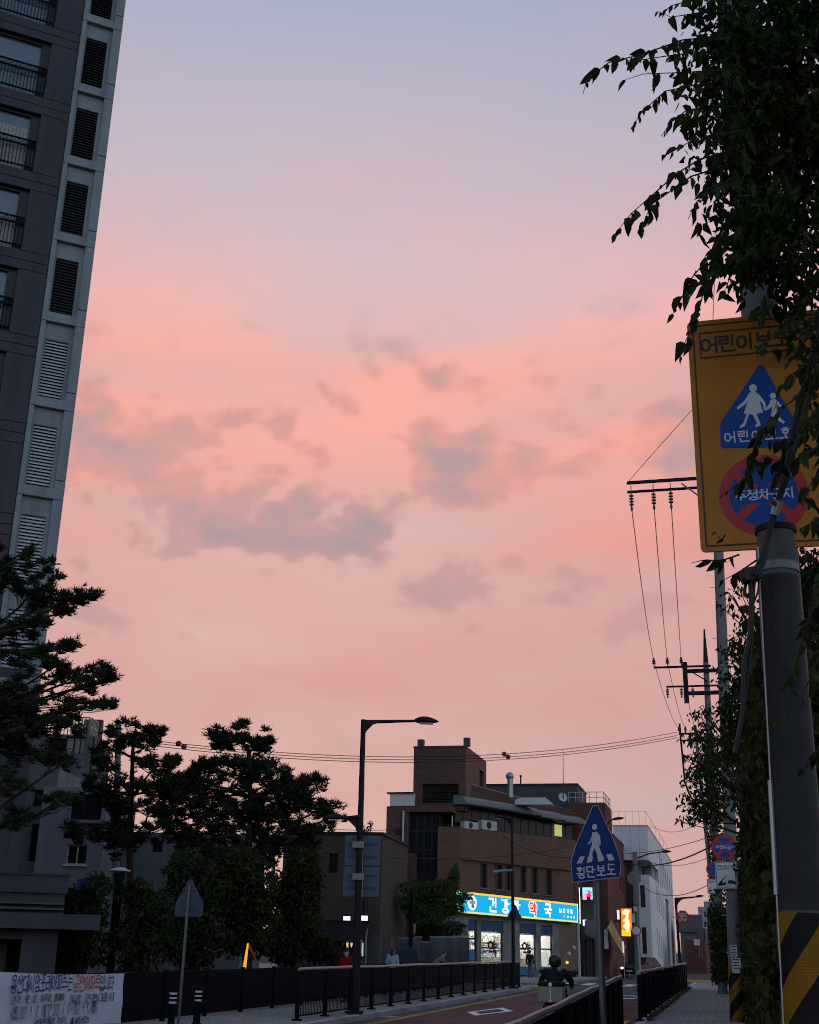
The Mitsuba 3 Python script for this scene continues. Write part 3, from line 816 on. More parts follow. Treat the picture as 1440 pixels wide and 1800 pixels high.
# --- the brick corner building with the pharmacy
CP = gr(1017, 1717)
UF = Fr(CP, 42)
LF = Fr(UF.p(UF.hit(809, 1500)[0], 0), AZF)
pb = thing('pharmacy_building', 'brown brick corner building with stair tower, curved glass floor and a pharmacy at street level', 'building')
sL = UF.hit(809, 1500)[0]
zp = UF.hit(905, 1465)[1]; zb = UF.hit(905, 1520)[1]; zg = UF.hit(905, 1590)[1]
# second-floor band with its sloping parapet
pg = Polygon([(sL, zb), (0, zb), UF.hit(1012, 1477), UF.hit(809, 1455)])
part(pb, 'brick_band', MB().fprism(UF, pg, -.35, .35), 'brick_brown')
wins = [R(UF, a, 1517 + (a - 840) * .09, b, 1561 + (a - 840) * .11) for a, b in ((844, 857), (870, 884), (888, 900), (914, 926), (933, 946), (958, 971))]
UB = shift(UF, -.22)
wins = [R(UB, a, 1517 + (a - 840) * .09, b, 1561 + (a - 840) * .11) for a, b in ((844, 857), (870, 884), (888, 900), (914, 926), (933, 946), (958, 971))]
wall(pb, UB, (sL, -.05, zg - .6, zb - .004), wins, 'brick_brown', .3, 'brick_wall')
for h in wins: window(pb, UB, h, nx=1, ny=2, sill='concrete')
m = MB(); m.flat([UF.p(sL + .01, 0, -.40), UF.p(-.02, 0, -.40), UF.p(-.02, 0, -3) + [0, 4, 0], UF.p(sL, 0, -1) + [-.5, 9, 0]], -.1, zp - .3)
m = MB(); m.box(UF, sL + .1, -.05, zg - .5, zp - .35, -4.5, -.56)
part(pb, 'upper_core', m, 'brick_dark')
# glass floor under the curved canopy
UG = shift(UF, -1.3)
zc0, zc1 = UG.hit(905, 1470)[1] - .7, UG.hit(905, 1430)[1]
sa, sb = UG.hit(800, 1440)[0], UG.hit(1008, 1450)[0]
ng = 15
for i in range(ng):
    a_, b_ = sa + (sb - sa) * i / ng, sa + (sb - sa) * (i + 1) / ng
    lit = i in (ng - 3,)
    window(pb, UG, (a_, b_, zc0, zc1), depth=.02, nx=1, pane='glass_dark' if not lit else plain('window_dim', (.10, .10, .05), .3), name='glass_bay')  # the lit bay does not emit: its dim yellow light is in the pane colour
lw = R(UG, 975, 1449, 988, 1471)
m = MB(); m.box(UG, lw[0], lw[1], lw[2], lw[3], -.008, .012)
part(pb, 'lit_window', m, 'curtain', label='small window lit yellow at the right end of the glass floor', **glow((.42, .40, .12)))
m = MB(); m.box(UG, sa, sb, zc0, zc1 + .2, -3.5, -.1); part(pb, 'glass_floor_core', m, 'recess_black')
prof = [(0, 0)] + [(1.05 * math.sin(t), .62 * math.cos(t) - .05) for t in np.linspace(0, 1.5, 7)] + [(.98, -.06)]
nseg = 5
for i in range(nseg):
    a_, b_ = UG.hit(797, 1425)[0], UG.hit(1010, 1440)[0]
    s0, s1 = a_ + (b_ - a_) * i / nseg + .02, a_ + (b_ - a_) * (i + 1) / nseg - .02
    dz = -.20 * max(0, (i - 1.5)) * .35
    m = MB().prism(Polygon(prof), UG.p(s1, zc1 + dz, 0), [*UG.n, 0], [0, 0, 1], s1 - s0)
    part(pb, 'canopy_segment', m, 'canopy_green', smooth=40)
# fourth-floor wall with its sloping top
UH = shift(UF, -1.6)
zlow = zc1 - .1
tp = [UH.hit(x, y) for x, y in ((806, 1378), (826, 1380), (862, 1390), (900, 1400), (950, 1413), (1012, 1428))]
pg = Polygon([(tp[0][0], zlow)] + tp + [(tp[-1][0], zlow)])
part(pb, 'sloping_wall', MB().fprism(UH, pg, -.3, .3), 'brick_dark')
m = MB(); m.tube([UH.p(s, z + .03, -.15) for s, z in tp], .12, 4); part(pb, 'coping', m, 'dark_frame')
m = MB(); m.box(UH, tp[0][0], tp[-1][0], zlow - 1, zlow + .3, -4, -.32); part(pb, 'roof_slab', m, 'roof_dark')
# left end: brick corner, dark glazed stair, brick return, stair tower
sc = LF.hit(770, 1460)[0]
zq = LF.hit(790, 1453)[1]
bx(pb, 'brick_corner', LF, (sc, -.005, -.1, zq), -3, 0, 'brick_brown')
L1 = shift(LF, -.5)
gz = R(L1, 719, 1428, 771, 1528)
nx_ = 4
for i in range(nx_):
    for j in range(3):
        a_, b_ = gz[0] + (gz[1] - gz[0]) * i / nx_, gz[0] + (gz[1] - gz[0]) * (i + 1) / nx_
        q0, q1 = gz[2] + (gz[3] - gz[2]) * j / 3, gz[2] + (gz[3] - gz[2]) * (j + 1) / 3
        window(pb, L1, (a_, b_, q0, q1), depth=.15, nx=1, name='stair_glazing')
tq = LF.hit(720, 1417)[1]
bx(pb, 'lintel', L1, (gz[0] - .2, L1.hit(796, 1430)[0], gz[3], tq), -2, .25, 'brick_dark')
bx(pb, 'brick_pier', L1, (L1.hit(709, 1430)[0], gz[0], -.1, gz[3] - .004), -3, .12, 'brick_dark')
bx(pb, 'stair_core', L1, (gz[0], gz[1], -.1, gz[3] + .1), -3, -.25, 'recess_black')
lw_ = R(L1, 680, 1417, 710, 1700)
bx(pb, 'left_wall', L1, (lw_[0], L1.hit(709, 1430)[0] - .01, -.1, tq + .05), -6, 0, 'brick_dark')
bx(pb, 'small_vent', L1, R(L1, 695, 1457, 706, 1468), .003, .04, 'recess_black')
m = MB(); m.tube([L1.p(L1.hit(711, 1426)[0], L1.hit(711, 1426)[1], .2), L1.p(L1.hit(711, 1426)[0], L1.hit(709, 1489)[1], .2)], .055, 6); part(pb, 'white_downpipe', m, 'white_paint')
m = MB(); m.tube([LF.p(LF.hit(796, 1434)[0], LF.hit(796, 1434)[1], .08), LF.p(LF.hit(796, 1434)[0], zq, .08)], .04, 6); part(pb, 'downpipe', m, 'white_paint')
L2 = shift(LF, -1.2)
bx(pb, 'white_parapet', L2, R(L2, 686, 1395, 727, 1416.5), -2, 0, 'white_panel', label='pale sheet parapet left of the stair tower')
q = R(L2, 686, 1395, 727, 1416.5); bx(pb, 'parapet_cap', L2, (q[0] - .2, q[1], q[3], q[3] + .07), -2.1, .15, 'dark_frame')
L3 = shift(LF, .8)
q = R(L3, 667, 1484, 697, 1700); bx(pb, 'front_wall', L3, (q[0], q[1], -.1, q[3]), -2.5, 0, 'brick_brown', label='lower brick wall at the left end')
q2 = R(L3, 697, 1498, 719, 1700); bx(pb, 'front_wall', shift(L3, -1), (q[1], q2[1], -.1, q2[3]), -1, 0, 'brick_dark')
L4 = shift(LF, -1.6)
tr = R(L4, 728, 1312, 818, 1425)
TS = Fr(L4.p(tr[1], 0), AZR)
td = TS.hit(855, 1345)[0]
op = R(L4, 742, 1378, 806, 1412)
wall(pb, L4, tr, [op], 'brick_dark', .35, 'tower_wall')
m = MB(); m.box(L4, tr[0], tr[1] - .305, tr[2], tr[3] - .15, -td, -.9); m.box(L4, tr[0], tr[1] - .305, op[3] + .05, tr[3] - .15, -.9, -.355); part(pb, 'tower_core', m, 'brick_dark')
sw = R(TS, 843, 1352, 851, 1388)
wall(pb, TS, (.355, td, tr[2], tr[3]), [sw], 'brick_brown', .3, 'tower_side_wall')
window(pb, TS, sw, nx=1)
for j in range(9):
    z = op[2] + (op[3] - op[2]) * (j + .3) / 9
    bx(pb, 'tower_louvre', L4, (op[0] + .02, op[1] - .02, z, z + .05), -.5, -.2, 'dark_frame')
for x0, x1, y0 in ((733, 743, 1299), (814, 824, 1296)):
    q = R(L4, x0, y0, x1, 1312); bx(pb, 'chimney', L4, (q[0], q[1], tr[3] + .002, q[3]), -.6, -.15, 'roof_dark')
bx(pb, 'tower_coping', L4, (tr[0] - .04, tr[1] + .04, tr[3] - .10, tr[3] + .0), .002, .05, 'roof_dark')
# dark roof storey behind
L5 = shift(LF, -15)
rd = R(L5, 850, 1381, 1016, 1440)
rs = thing('roof_storey', 'dark sheet clad roof storey behind the brick corner building', 'building')
bx(rs, 'wall', L5, (rd[0], rd[1], rd[2] - .5, rd[3]), -6, 0, 'roof_dark'); bx(rs, 'coping', L5, (rd[0] - .1, rd[1] + .08, rd[3], rd[3] + .1), -6.1, .1, 'dark_frame')
L6 = shift(LF, -6)
a6 = lambda x, y: L6.p(*L6.hit(x, y))
m = MB(); m.tube([a6(897, 1402), a6(897, 1366)], .20, 10); m.tube([a6(897, 1366) + [0, 0, .1 * 0], a6(896.5, 1364)], .26, 10)
solo('flue_pipe', 'short shiny metal flue with a round cowl on the brick building roof', 'pipe', m.ball(a6(896.5, 1364.5), .27), 'duct_metal', smooth=40)
m = MB(); m.tube([a6(915.5, 1385), a6(915.5, 1366)], .05, 6); solo('vent_pipe', 'thin black vent pipe beside the shiny flue', 'pipe', m.ball(a6(915.5, 1364.5), .09, 1), 'dark_frame')
m = MB(); m.tube([a6(990.5, 1404), a6(990, 1317)], [.035, .012], 5); solo('roof_antenna', 'tall thin aerial mast on the roof above the glass floor', 'antenna', m, 'dark_frame')
dc = a6(990, 1401); dd = np.array([.25, -.93, .28]); dd /= np.linalg.norm(dd); du = np.cross(dd, [0, 0, 1]); du /= np.linalg.norm(du); dv = np.cross(du, dd)
m = MB(); rr = np.linspace(.02, .30, 6); th = np.arange(18) * 2 * np.pi / 18
vv = np.array([dc + (du * math.cos(t) + dv * math.sin(t)) * r - dd * (.08 - .8 * r * r) for r in rr for t in th]); ff = []
for i in range(5):
    for j in range(18):
        a_, b_ = i * 18 + j, i * 18 + (j + 1) % 18; ff += [[a_, b_, b_ + 18], [a_, b_ + 18, a_ + 18]]
dk = thing('satellite_dish', 'round pale satellite dish on the roof', 'satellite dish'); part(dk, 'dish', m.add(vv, ff), 'sign_white', smooth=True)
part(dk, 'mount', MB().tube([dc - dd * .1, dc - dd * .25 + [0, 0, -.2], a6(990, 1416)], .04, 6), 'dark_frame')
wt = R(L6, 905, 1402, 972, 1414); m = MB(); pgw = Polygon([(wt[0], wt[2]), (wt[0], wt[3] - .15), (wt[0] + .5, wt[3]), (wt[1] - .5, wt[3]), (wt[1], wt[2])])
solo('roof_shelter', 'low pale curved roof cover behind the sloping brick wall', 'shelter', MB().fprism(L6, pgw, -1.5, 1.5), 'white_panel')
# air conditioners on the ledge
UA = shift(UF, -.75)
for i, (x0, y0, x1, y1) in enumerate(((817, 1443, 841, 1459), (848, 1441, 874, 1461))):
    q = R(UA, x0, y0, x1, y1); t = thing('air_conditioner', ('left', 'right')[i] + ' white air conditioner unit on the ledge under the curved canopy', 'air conditioner')
    bx(t, 'casing', UA, q, -.35, 0, 'ac_white')
    cx, cz, r = q[0] + (q[1] - q[0]) * .45, (q[2] + q[3]) / 2, (q[3] - q[2]) * .40
    part(t, 'fan_grille', MB().fprism(UA, Point(cx, cz).buffer(r), .002, .02), 'charcoal_metal')
    part(t, 'fan', MB().fprism(UA, unary_union([affinity.rotate(sbox(cx - r * .15, cz, cx + r * .15, cz + r * .85), k * 72, origin=(cx, cz)) for k in range(5)]), .023, .012), 'dark_frame')
    bx(t, 'bracket', UA, (q[0], q[1], q[2] - .08, q[2] - .003), -.35, .02, 'dark_frame')
# --- pharmacy front
sg_l, sg_r = UF.hit(803, 1600)[0], UF.hit(1013, 1600)[0]
ztop_g = UF.hit(905, 1590)[1]
ops = [(823, 839), (846, 885), (914, 943), (951, 972)]
OP = []
for a, b in ops:
    s0, s1 = UF.hit(a, 1650)[0], UF.hit(b, 1650)[0]
    OP.append((s0, s1, .05 if a > 840 else .9, UF.hit((a + b) / 2, 1616 + .075 * ((a + b) / 2 - 825))[1]))
brk = UF.hit(984, 1650)[0]
wall(pb, UF, (sL - 1.2, brk, -.1, ztop_g), OP, 'concrete', .25, 'shop_wall')
bx(pb, 'shop_brick_wall', UF, (brk, -.01, -.1, ztop_g), -.3, .02, 'brick_tan')
m = MB(); m.tube([UF.p(UF.hit(1015, 1650)[0], 0, .1), UF.p(UF.hit(1015, 1650)[0], ztop_g, .1)], .11, 6); part(pb, 'corner_pipe', m, 'ac_white')
for x, y in ((1008, 1666), (999, 1676)):
    s, z = UF.hit(x, y); part(pb, 'meter_box', MB().fprism(UF, Point(s, z).buffer(.13), .022, .1), 'sign_white')
side = Fr(CP, AZR)
bx(pb, 'side_wall', side, (.31, 7, -.1, zp - .8), -.35, 0, 'brick_brown')
# the room behind the panes: floor, back wall, ceiling, shelves and lamps
room = newkey('interior', pb)
r0, r1 = OP[0][0] - .3, OP[-1][1] + .5
m = MB(); m.box(UF, r0, r1, -.1, .04, -4.2, -.26); m.box(UF, r0, r1, .05, ztop_g, -4.4, -4.2); m.box(UF, r0 - .1, r0, -.1, ztop_g, -4.2, -.26); m.box(UF, r1, r1 + .1, -.1, ztop_g, -4.2, -.26); m.box(UF, r0, r1, 3.05, 3.15, -4.2, -.26)
put(room, m, 'sign_white')
k = 0
for i in range(7):
    s = r0 + .25 + i * (r1 - r0 - .6) / 7
    for z in (.15, .62, 1.09, 1.56, 2.03):
        sh_ = part(room, 'shelf', MB().box(UF, s, s + 1.15, z, z + .03, -4.19, -3.8), 'ac_white')
        m = MB(); x = s + .04
        while x < s + 1.05:
            w_ = RNG.uniform(.06, .16); m.box(UF, x, x + w_, z + .032, z + RNG.uniform(.18, .38), -4.15, -3.85 - RNG.uniform(0, .1)); x += w_ + .012
        part(sh_, 'boxes', m, ('cloth_blue', 'box_tan', 'sign_white', 'leaf_pack')[k % 4] if False else ('cloth_blue', 'box_tan', 'sign_white')[k % 3], kind='stuff'); k += 1
part(room, 'counter', MB().box(UF, r0 + .5, r1 - .6, .05, 1.05, -2.6, -2.1), 'box_tan')
for i in range(4):
    s = r0 + (r1 - r0) * (i + .5) / 4
    for t in (-1.1, -2.9):
        part(room, 'ceiling_lamp', MB().box(UF, s - .75, s + .75, 2.95, 3.04, t - .18, t + .18), 'white_paint', **glow((19., 20., 17.5)))
for i, h in enumerate(OP):
    zh = h[3] - .62
    w_ = window(pb, UF, (h[0], h[1], h[2], zh), depth=.10, nx=1, ny=1, pane='pane', frame='dark_frame', name='shop_window', fw=.06)
    bx(w_, 'transom', UF, (h[0] + .06, h[1] - .06, (.9 if i else 1.4) + .72, (.9 if i else 1.4) + .80), -.15, -.09, 'dark_frame')
    bx(w_, 'header', UF, (h[0] + .003, h[1] - .003, zh + .004, h[3] - .003), -.2, -.08, plain('header_blue', (.020, .065, .16), .5))
    bx(w_, 'kick_panel', UF, (h[0] + .062, h[1] - .062, h[2] + .062, h[2] + .55), -.13, -.112, plain('kick_blue', (.03, .17, .36), .5))
ink = plain('ink_maroon', (.10, .010, .020), .6)
for i, ch in ((1, '약'), (2, '약')):
    h = OP[i]; g, _ = hangul(ch, .82, w=.15); g = centred(g, (h[0] + h[1]) / 2 + (.1 if i == 1 else -.1), 1.62)
    part(pb, 'window_lettering', MB().fprism(UF, g, -.085, .012), ink)
# the lit shop sign
ps = thing('pharmacy_sign', 'long lit sky blue pharmacy sign with yellow edges and white lettering', 'sign')
SF_ = shift(UF, .38)
c4 = [SF_.hit(x, y) for x, y in ((804, 1604), (1013.5, 1622), (1013.5, 1589), (804, 1566))]
quad = Polygon(c4)
part(ps, 'casing', MB().fprism(SF_, quad.buffer(.06, join_style=2), -.34, .30), 'dark_frame')
c4 = np.array(c4)
e = lambda u, v: (c4[0] * (1 - u) + c4[1] * u) * (1 - v) + (c4[3] * (1 - u) + c4[2] * u) * v
qd = lambda u0, u1, v0, v1: Polygon([e(u0, v0), e(u1, v0), e(u1, v1), e(u0, v1)])
part(ps, 'face', MB().fprism(SF_, qd(0, 1, .094, .902), 0, .05), 'sign_blue', **glow((.004, .43, .76)))
part(ps, 'edge_strip', MB().fprism(SF_, qd(0, 1, .906, 1), 0, .052), 'sign_yellow', **glow((.80, .66, .10)))
part(ps, 'edge_strip', MB().fprism(SF_, qd(0, 1, 0, .090), 0, .052), 'sign_yellow', **glow((.78, .74, .24)))
part(ps, 'edge_strip', MB().fprism(SF_, unary_union([qd(-.008, -.001, 0, 1), qd(1.001, 1.008, 0, 1)]), 0, .052), 'white_paint', **glow((.8, .95, .95)))
A = e(1, 0) - e(0, 0); Lw = np.linalg.norm(A); A /= Lw; Bv = e(0, 1) - e(0, 0); Hh = np.linalg.norm(Bv)


def onsign(shape, u, v):
    """centre a shape at (u, v) of the sign, sheared along its slope"""
    b = shape.bounds; shape = affinity.translate(shape, -(b[0] + b[2]) / 2, -(b[1] + b[3]) / 2)
    k = affinity.affine_transform(shape, [A[0], 0, A[1], 1, 0, 0]); o = e(u, v)
    return affinity.translate(k, o[0], o[1])


lh = Hh * .60
white = []
for ch, u in (('건', .268), ('강', .370), ('한', .462), ('국', .735)):
    white.append(onsign(hangul(ch, lh, w=.17)[0], u, .5))
for i, (ch) in enumerate('널은가람'):
    white.append(onsign(hangul(ch, lh * .36, w=.15)[0], .845 + i * .034, .56))
disc = onsign(affinity.scale(Point(0, 0).buffer(lh * .58), 1.0, 1.0), .108, .5)
white += [onsign(Point(0, 0).buffer(lh * .10), u, .26) for u in (.915, .945, .972)]
halo = onsign(hangul('약', lh, w=.17)[0].buffer(.055), .602, .5)
part(ps, 'lettering', MB().fprism(SF_, unary_union(white + [disc, halo]), .051, .012), 'white_paint', label='white lettering and round white emblem', **glow((.95, 1.0, .98)))
part(ps, 'lettering', MB().fprism(SF_, onsign(hangul('약', lh, w=.15)[0], .602, .5), .064, .01), 'sign_red', label='red letter in the middle', **glow((.85, .045, .035)))
cr_ = lh * .58
cross = unary_union([sbox(-cr_ * .22, -cr_ * .66, cr_ * .22, cr_ * .66), sbox(-cr_ * .66, -cr_ * .22, cr_ * .66, cr_ * .22)])
part(ps, 'emblem', MB().fprism(SF_, onsign(cross, .108, .53), .064, .01), 'sign_blue', label='blue grey medical cross', **glow((.20, .26, .45)))
part(ps, 'emblem', MB().fprism(SF_, onsign(hangul('약', lh * .32, w=.17)[0], .112, .33), .076, .01), 'sign_blue', **glow((.02, .05, .10)))
part(ps, 'dot', MB().fprism(SF_, onsign(Point(0, 0).buffer(lh * .1), .882, .27), .051, .012), 'sign_yellow', **glow((1., .5, .05)))

# --- red brick neighbours beyond the pharmacy
MA = Fr(at(1064, 1420, 89), AZF); MS = Fr(at(1064, 1420, 89), AZR)
mb_ = thing('maroon_building', 'dark maroon building with a thin roof railing beyond the pharmacy', 'building')
q = R(MA, 1000, 1411, 1064, 1700); de = MS.hit(1076, 1450)[0]
bx(mb_, 'wall', MA, (q[0], 0, -.1, q[3]), -de, 0, 'brick_red')
wall(mb_, MS, (0.002, de, -.1, q[3]), [R(MS, 1066, 1530, 1070, 1560)], 'brick_red', .05, 'side_wall') if False else None
roof_rail(mb_, MA, q[0], -.1, q[3], .75, -.1, 5); roof_rail(mb_, MS, .1, de, q[3], .75, -.1, 4)
fa = R(MA, 1018, 1427, 1040, 1500); 
bb2 = thing('brown_building', 'brown brick building with a row of small lit windows behind the crossing sign', 'building')
MB2 = Fr(MS.p(de + .02, 0, .02), AZF); MS2 = Fr(MS.p(de + .02, 0, .02), AZR)
s1_, z1_ = MS2.hit(1113, 1520); z2 = MS2.hit(1090, 1481)[1]
hs = [R(MS2, 1089 + i * 4.6, 1537 + i * 6, 1092 + i * 4.6, 1565 + i * 6.5) for i in range(4)]
wall(bb2, MS2, (0, s1_, -.1, z2), hs, 'brick_red', .3)
for i, h in enumerate(hs):
    w_ = window(bb2, MS2, h, nx=1, frame='ac_white')
    if i > 1: bx(w_, 'lit_blind', MS2, (h[0] + .06, h[1] - .06, h[2] + .06, h[3] - .06), -.19, -.185, 'curtain', label='blind lit from behind', **glow((.32, .36, .18)))
bx(bb2, 'core', MB2, (-8, -.31, -.1, z2 - .05), -s1_, -.0, 'brick_red')
bx(bb2, 'coping', MS2, (0, s1_, z2, z2 + .12), -.35, .06, 'dark_frame')
# narrow plaster house between, with signs, awnings
NS = Fr(UF.p(.3, 0, -.4), AZR)
nh = thing('narrow_shop', 'narrow dark shopfront with small lit signs right of the pharmacy', 'shop')
NA = Fr(at(1048, 1650, 87), AZF)
q = R(NA, 1019, 1555, 1048, 1715)
bx(nh, 'wall', NA, (q[0], q[1], -.1, q[3]), -1.8, 0, 'dark_grey_wall')
bx(nh, 'pier', NA, R(NA, 1043, 1540, 1051, 1690), -1.5, .02, 'concrete')
for i in range(4):
    x = 1021 + i * 6.5
    bx(nh, 'shutter_panel', NA, R(NA, x, 1650, x + 6, 1716), .003, .05, 'recess_black' if i % 2 else 'dark_frame')
ls = thing('lit_light_box', 'small lit light box with cyan and pink print right of the pharmacy sign', 'sign')
NB = shift(NA, .9)
q = R(NB, 1024, 1560, 1042, 1582)
bx(ls, 'casing', NB, (q[0] - .05, q[1] + .06, q[2] - .05, q[3] + .05), -.3, -.01, 'dark_frame')
bx(ls, 'face', NB, (q[0], q[1], (q[2] + q[3]) / 2, q[3]), -.01, .02, 'white_paint', **glow((.25, .85, .95)))
bx(ls, 'face', NB, (q[0], q[0] + (q[1] - q[0]) * .42, q[2], (q[2] + q[3]) / 2 - .004), -.01, .02, 'white_paint', label='pink lower half', **glow((1.0, .35, .55)))
bx(ls, 'face', NB, (q[0] + (q[1] - q[0]) * .80, q[1], q[2] + .03, (q[2] + q[3]) / 2 - .004), -.01, .02, 'white_paint', **glow((.55, .95, .85)))
g, _ = hangul('갈', .36, w=.2); part(ls, 'lettering', MB().fprism(NB, centred(g, q[0] + .42, (q[2] + q[3]) / 2), .022, .01), plain('ink_pink', (.6, .02, .2), .5), **glow((.9, .03, .30)))
bx(ls, 'bracket', NB, (q[0] + .1, q[1] - .1, q[3] + .052, q[3] + .2), -.9, -.1, 'dark_frame')
solo('light_strip', 'upright white light strip at the right end of the pharmacy sign', 'light', MB().box(NB, *R(NB, 1018, 1560, 1021, 1624), 0, .08), 'white_paint', **glow((1.0, 1.0, .85)))
q = R(NB, 1025, 1617, 1032, 1628); pgw = Polygon([(q[0], q[3]), (q[1], q[3]), ((q[0] * 2 + q[1]) / 3 + .05, q[2]), ((q[0] * 2 + q[1]) / 3 - .08, q[2])])
solo('sconce_light', 'tapering white wall light below the small light box', 'light', MB().fprism(NB, pgw, 0, .15), 'white_paint', **glow((.8, .95, 1.)))
q = R(NB, 1028, 1617, 1049, 1652); pgw = Polygon([NB.hit(1029, 1618), NB.hit(1048, 1616), NB.hit(1049.5, 1653), NB.hit(1029, 1641)])
gs = thing('grey_board_sign', 'grey hanging board sign below the small light box', 'sign'); part(gs, 'board', MB().fprism(NB, pgw, .2, .12), 'grey_wall')
# vertical orange light box
oa = thing('orange_light_box', 'tall glowing orange sign box with pale yellow brush strokes', 'sign')
OF = Fr(at(1100, 1640, 86), AZF - 8)
q = R(OF, 1091.5, 1597, 1112, 1646)
bx(oa, 'casing', OF, (q[0] - .05, q[1] + .05, q[2] - .06, q[3] + .06), -.3, -.002, 'dark_frame')
bx(oa, 'face', OF, (q[0], q[1], q[2] + .38, q[3]), 0, .03, 'sign_yellow', **glow((1.0, .23, .012)))
bx(oa, 'face', OF, (q[0], q[1] - .1, q[2], q[2] + .376), 0, .03, 'sign_yellow', label='yellow foot of the orange sign', **glow((1.0, .62, .02)))
hh = q[3] - q[2]; cx = (q[0] + q[1]) / 2
st = unary_union([LineString([(cx + x * .32, q[2] + hh * y) for x, y in ln]).buffer(.085) for ln in
                  ([(-.6, .87), (-.1, .93), (.45, .90), (.1, .80), (-.5, .82)], [(.2, .84), (.15, .70), (-.1, .62), (.25, .58)], [(-.45, .56), (.35, .52), (-.2, .44), (.5, .42), (.3, .34), (-.5, .36)], [(-.2, .30), (.3, .26), (.1, .20)])])
part(oa, 'lettering', MB().fprism(OF, st, .031, .012), 'white_paint', label='pale yellow brush strokes', **glow((1.0, .86, .40)))
bx(oa, 'bracket', OF, (q[0] - .5, q[0] - .05, q[2] + hh * .5, q[2] + hh * .6), -.2, -.05, 'dark_frame')
bx(oa, 'side_strip', OF, (q[0] - .26, q[0] - .1, q[2] + hh * .6, q[3] - .1), -.1, .0, 'white_paint', **glow((.8, .7, .55)))
# sloping awning
aw = thing('shop_awning', 'sloping beige fabric awning below the orange sign', 'awning')
p0, p1, p2, p3 = at(1068, 1632, 84), at(1097, 1684, 88), at(1098, 1662, 91), at(1075, 1618, 88)
m = MB(); n_ = np.cross(p1 - p0, p3 - p0); n_ /= np.linalg.norm(n_)
m.add([p0, p1, p2, p3, p0 - n_ * .04, p1 - n_ * .04, p2 - n_ * .04, p3 - n_ * .04], BOXF)
part(aw, 'fabric', m, plain('awning_beige', (.36, .23, .09), .8))
part(aw, 'frame', MB().tube([p0, p1, p2], .05, 5).tube([p1, p1 - [0, 0, 1.9]], .04, 5), 'galvanised')
q0 = R(NB, 1062, 1634, 1070, 1668)
solo('white_board', 'blank pale board hanging beside the beige awning', 'sign', MB().box(NB, *q0, 0, .1), 'sign_white')
solo('tube_light', 'thin upright white tube light under the orange sign', 'light', MB().box(OF, *R(OF, 1094.5, 1655, 1096.5, 1675), 0, .06), 'white_paint', **glow((1., 1., .85)))

# --- the white building
WC = at(1149, 1712, 103)
WF, WS = Fr(WC, AZF), Fr(WC, AZR)
wb = thing('white_building', 'white panelled building with a jutting top block and upright slit windows', 'building')
zt_ = WF.hit(1146, 1452)[1]; zo = WF.hit(1146, 1512)[1]; zl = WF.hit(1140, 1538)[1]
sf = WF.hit(1078, 1480)[0]; se = WS.hit(1183, 1560)[0]
U1 = R(WF, 1078, 1450, 1146, 1511)
top_holes = [R(WS, 1159.5 + i * 3.4, 1501 + i * 9, 1161.3 + i * 3.4, 1555 + i * 3.2) for i in range(7)]
low_holes = [R(WS, 1154 + i * 3.7, 1560 + i * 8, 1156 + i * 3.7, 1600 + i * 6) for i in range(5)] + [R(WS, 1156 + i * 3.2, 1632 + i * 6, 1157.6 + i * 3.2, 1682 + i * 3) for i in range(4)]
low_holes = [h for h in low_holes]
gl = R(WS, 1171, 1600, 1181, 1700); gl = (gl[0], gl[1], 0.1, WS.hit(1171, 1580)[1])
low_holes = [((h[0] + h[1]) / 2 - .55, (h[0] + h[1]) / 2 + .55, h[2], h[3]) for h in low_holes if h[1] + .6 < gl[0]]
zm = WS.hit(1160, 1500)[1]
# jutting block over the terrace corner
sc2 = WS.hit(1157, 1516)[0]
bx(wb, 'top_block', WF, (sf, 0, zo, zt_), -sc2, 0, 'white_panel')
for k in range(1, 4):
    bx(wb, 'panel_joint', WF, (sf - sf * k / 4 - .012, sf - sf * k / 4 + .012, zo, zt_), .001, .006, 'grey_wall')
bx(wb, 'coping', WF, (sf - .05, .05, zt_, zt_ + .08), -se, .05, 'galvanised')
for fr_, s0, s1 in ((WF, sf, -.1), (WS, .1, se * .8)):
    m = MB()
    for k in range(6):
        s = s0 + (s1 - s0) * k / 5; m.box(fr_, s - .012, s + .012, zt_ + .08, zt_ + 1.2, -.112, -.088)
    m.box(fr_, s0, s1, zt_ + 1.18, zt_ + 1.205, -.115, -.085); part(wb, 'roof_railing', m, 'galvanised')
# upper storey wall with slits
uh = [((h[0] + h[1]) / 2 - .75, (h[0] + h[1]) / 2 + .75, h[2], h[3]) for h in top_holes if h[0] > sc2 + .3 and h[1] < se - .2]
wall(wb, WS, (sc2 + .002, se, zl + .004, zt_ - .004), uh, 'white_panel', .25, 'side_wall')
for h in uh: window(wb, WS, h, nx=1, name='slit_window', depth=.10)
WR_ = shift(WF, -sc2 * .55)
q = R(WR_, 1108, 1512, 1134, 1580)
bx(wb, 'recess_wall', WR_, (q[1], -.26, zl, zo - .004), -sc2 * .4, 0, 'pale_blue_wall')
window(wb, WR_, (q[0], q[1], zl, zo - .01), depth=.2, nx=3, ny=2, name='recess_glazing')
bx(wb, 'recess_core', WR_, (sf + .5, -.3, zl, zo - .02), -sc2 * .4, -.6, 'recess_black')
bx(wb, 'upper_core', WF, (sf + .2, -.27, zl, zt_ - .02), -se, -sc2 - .01, 'white_panel')
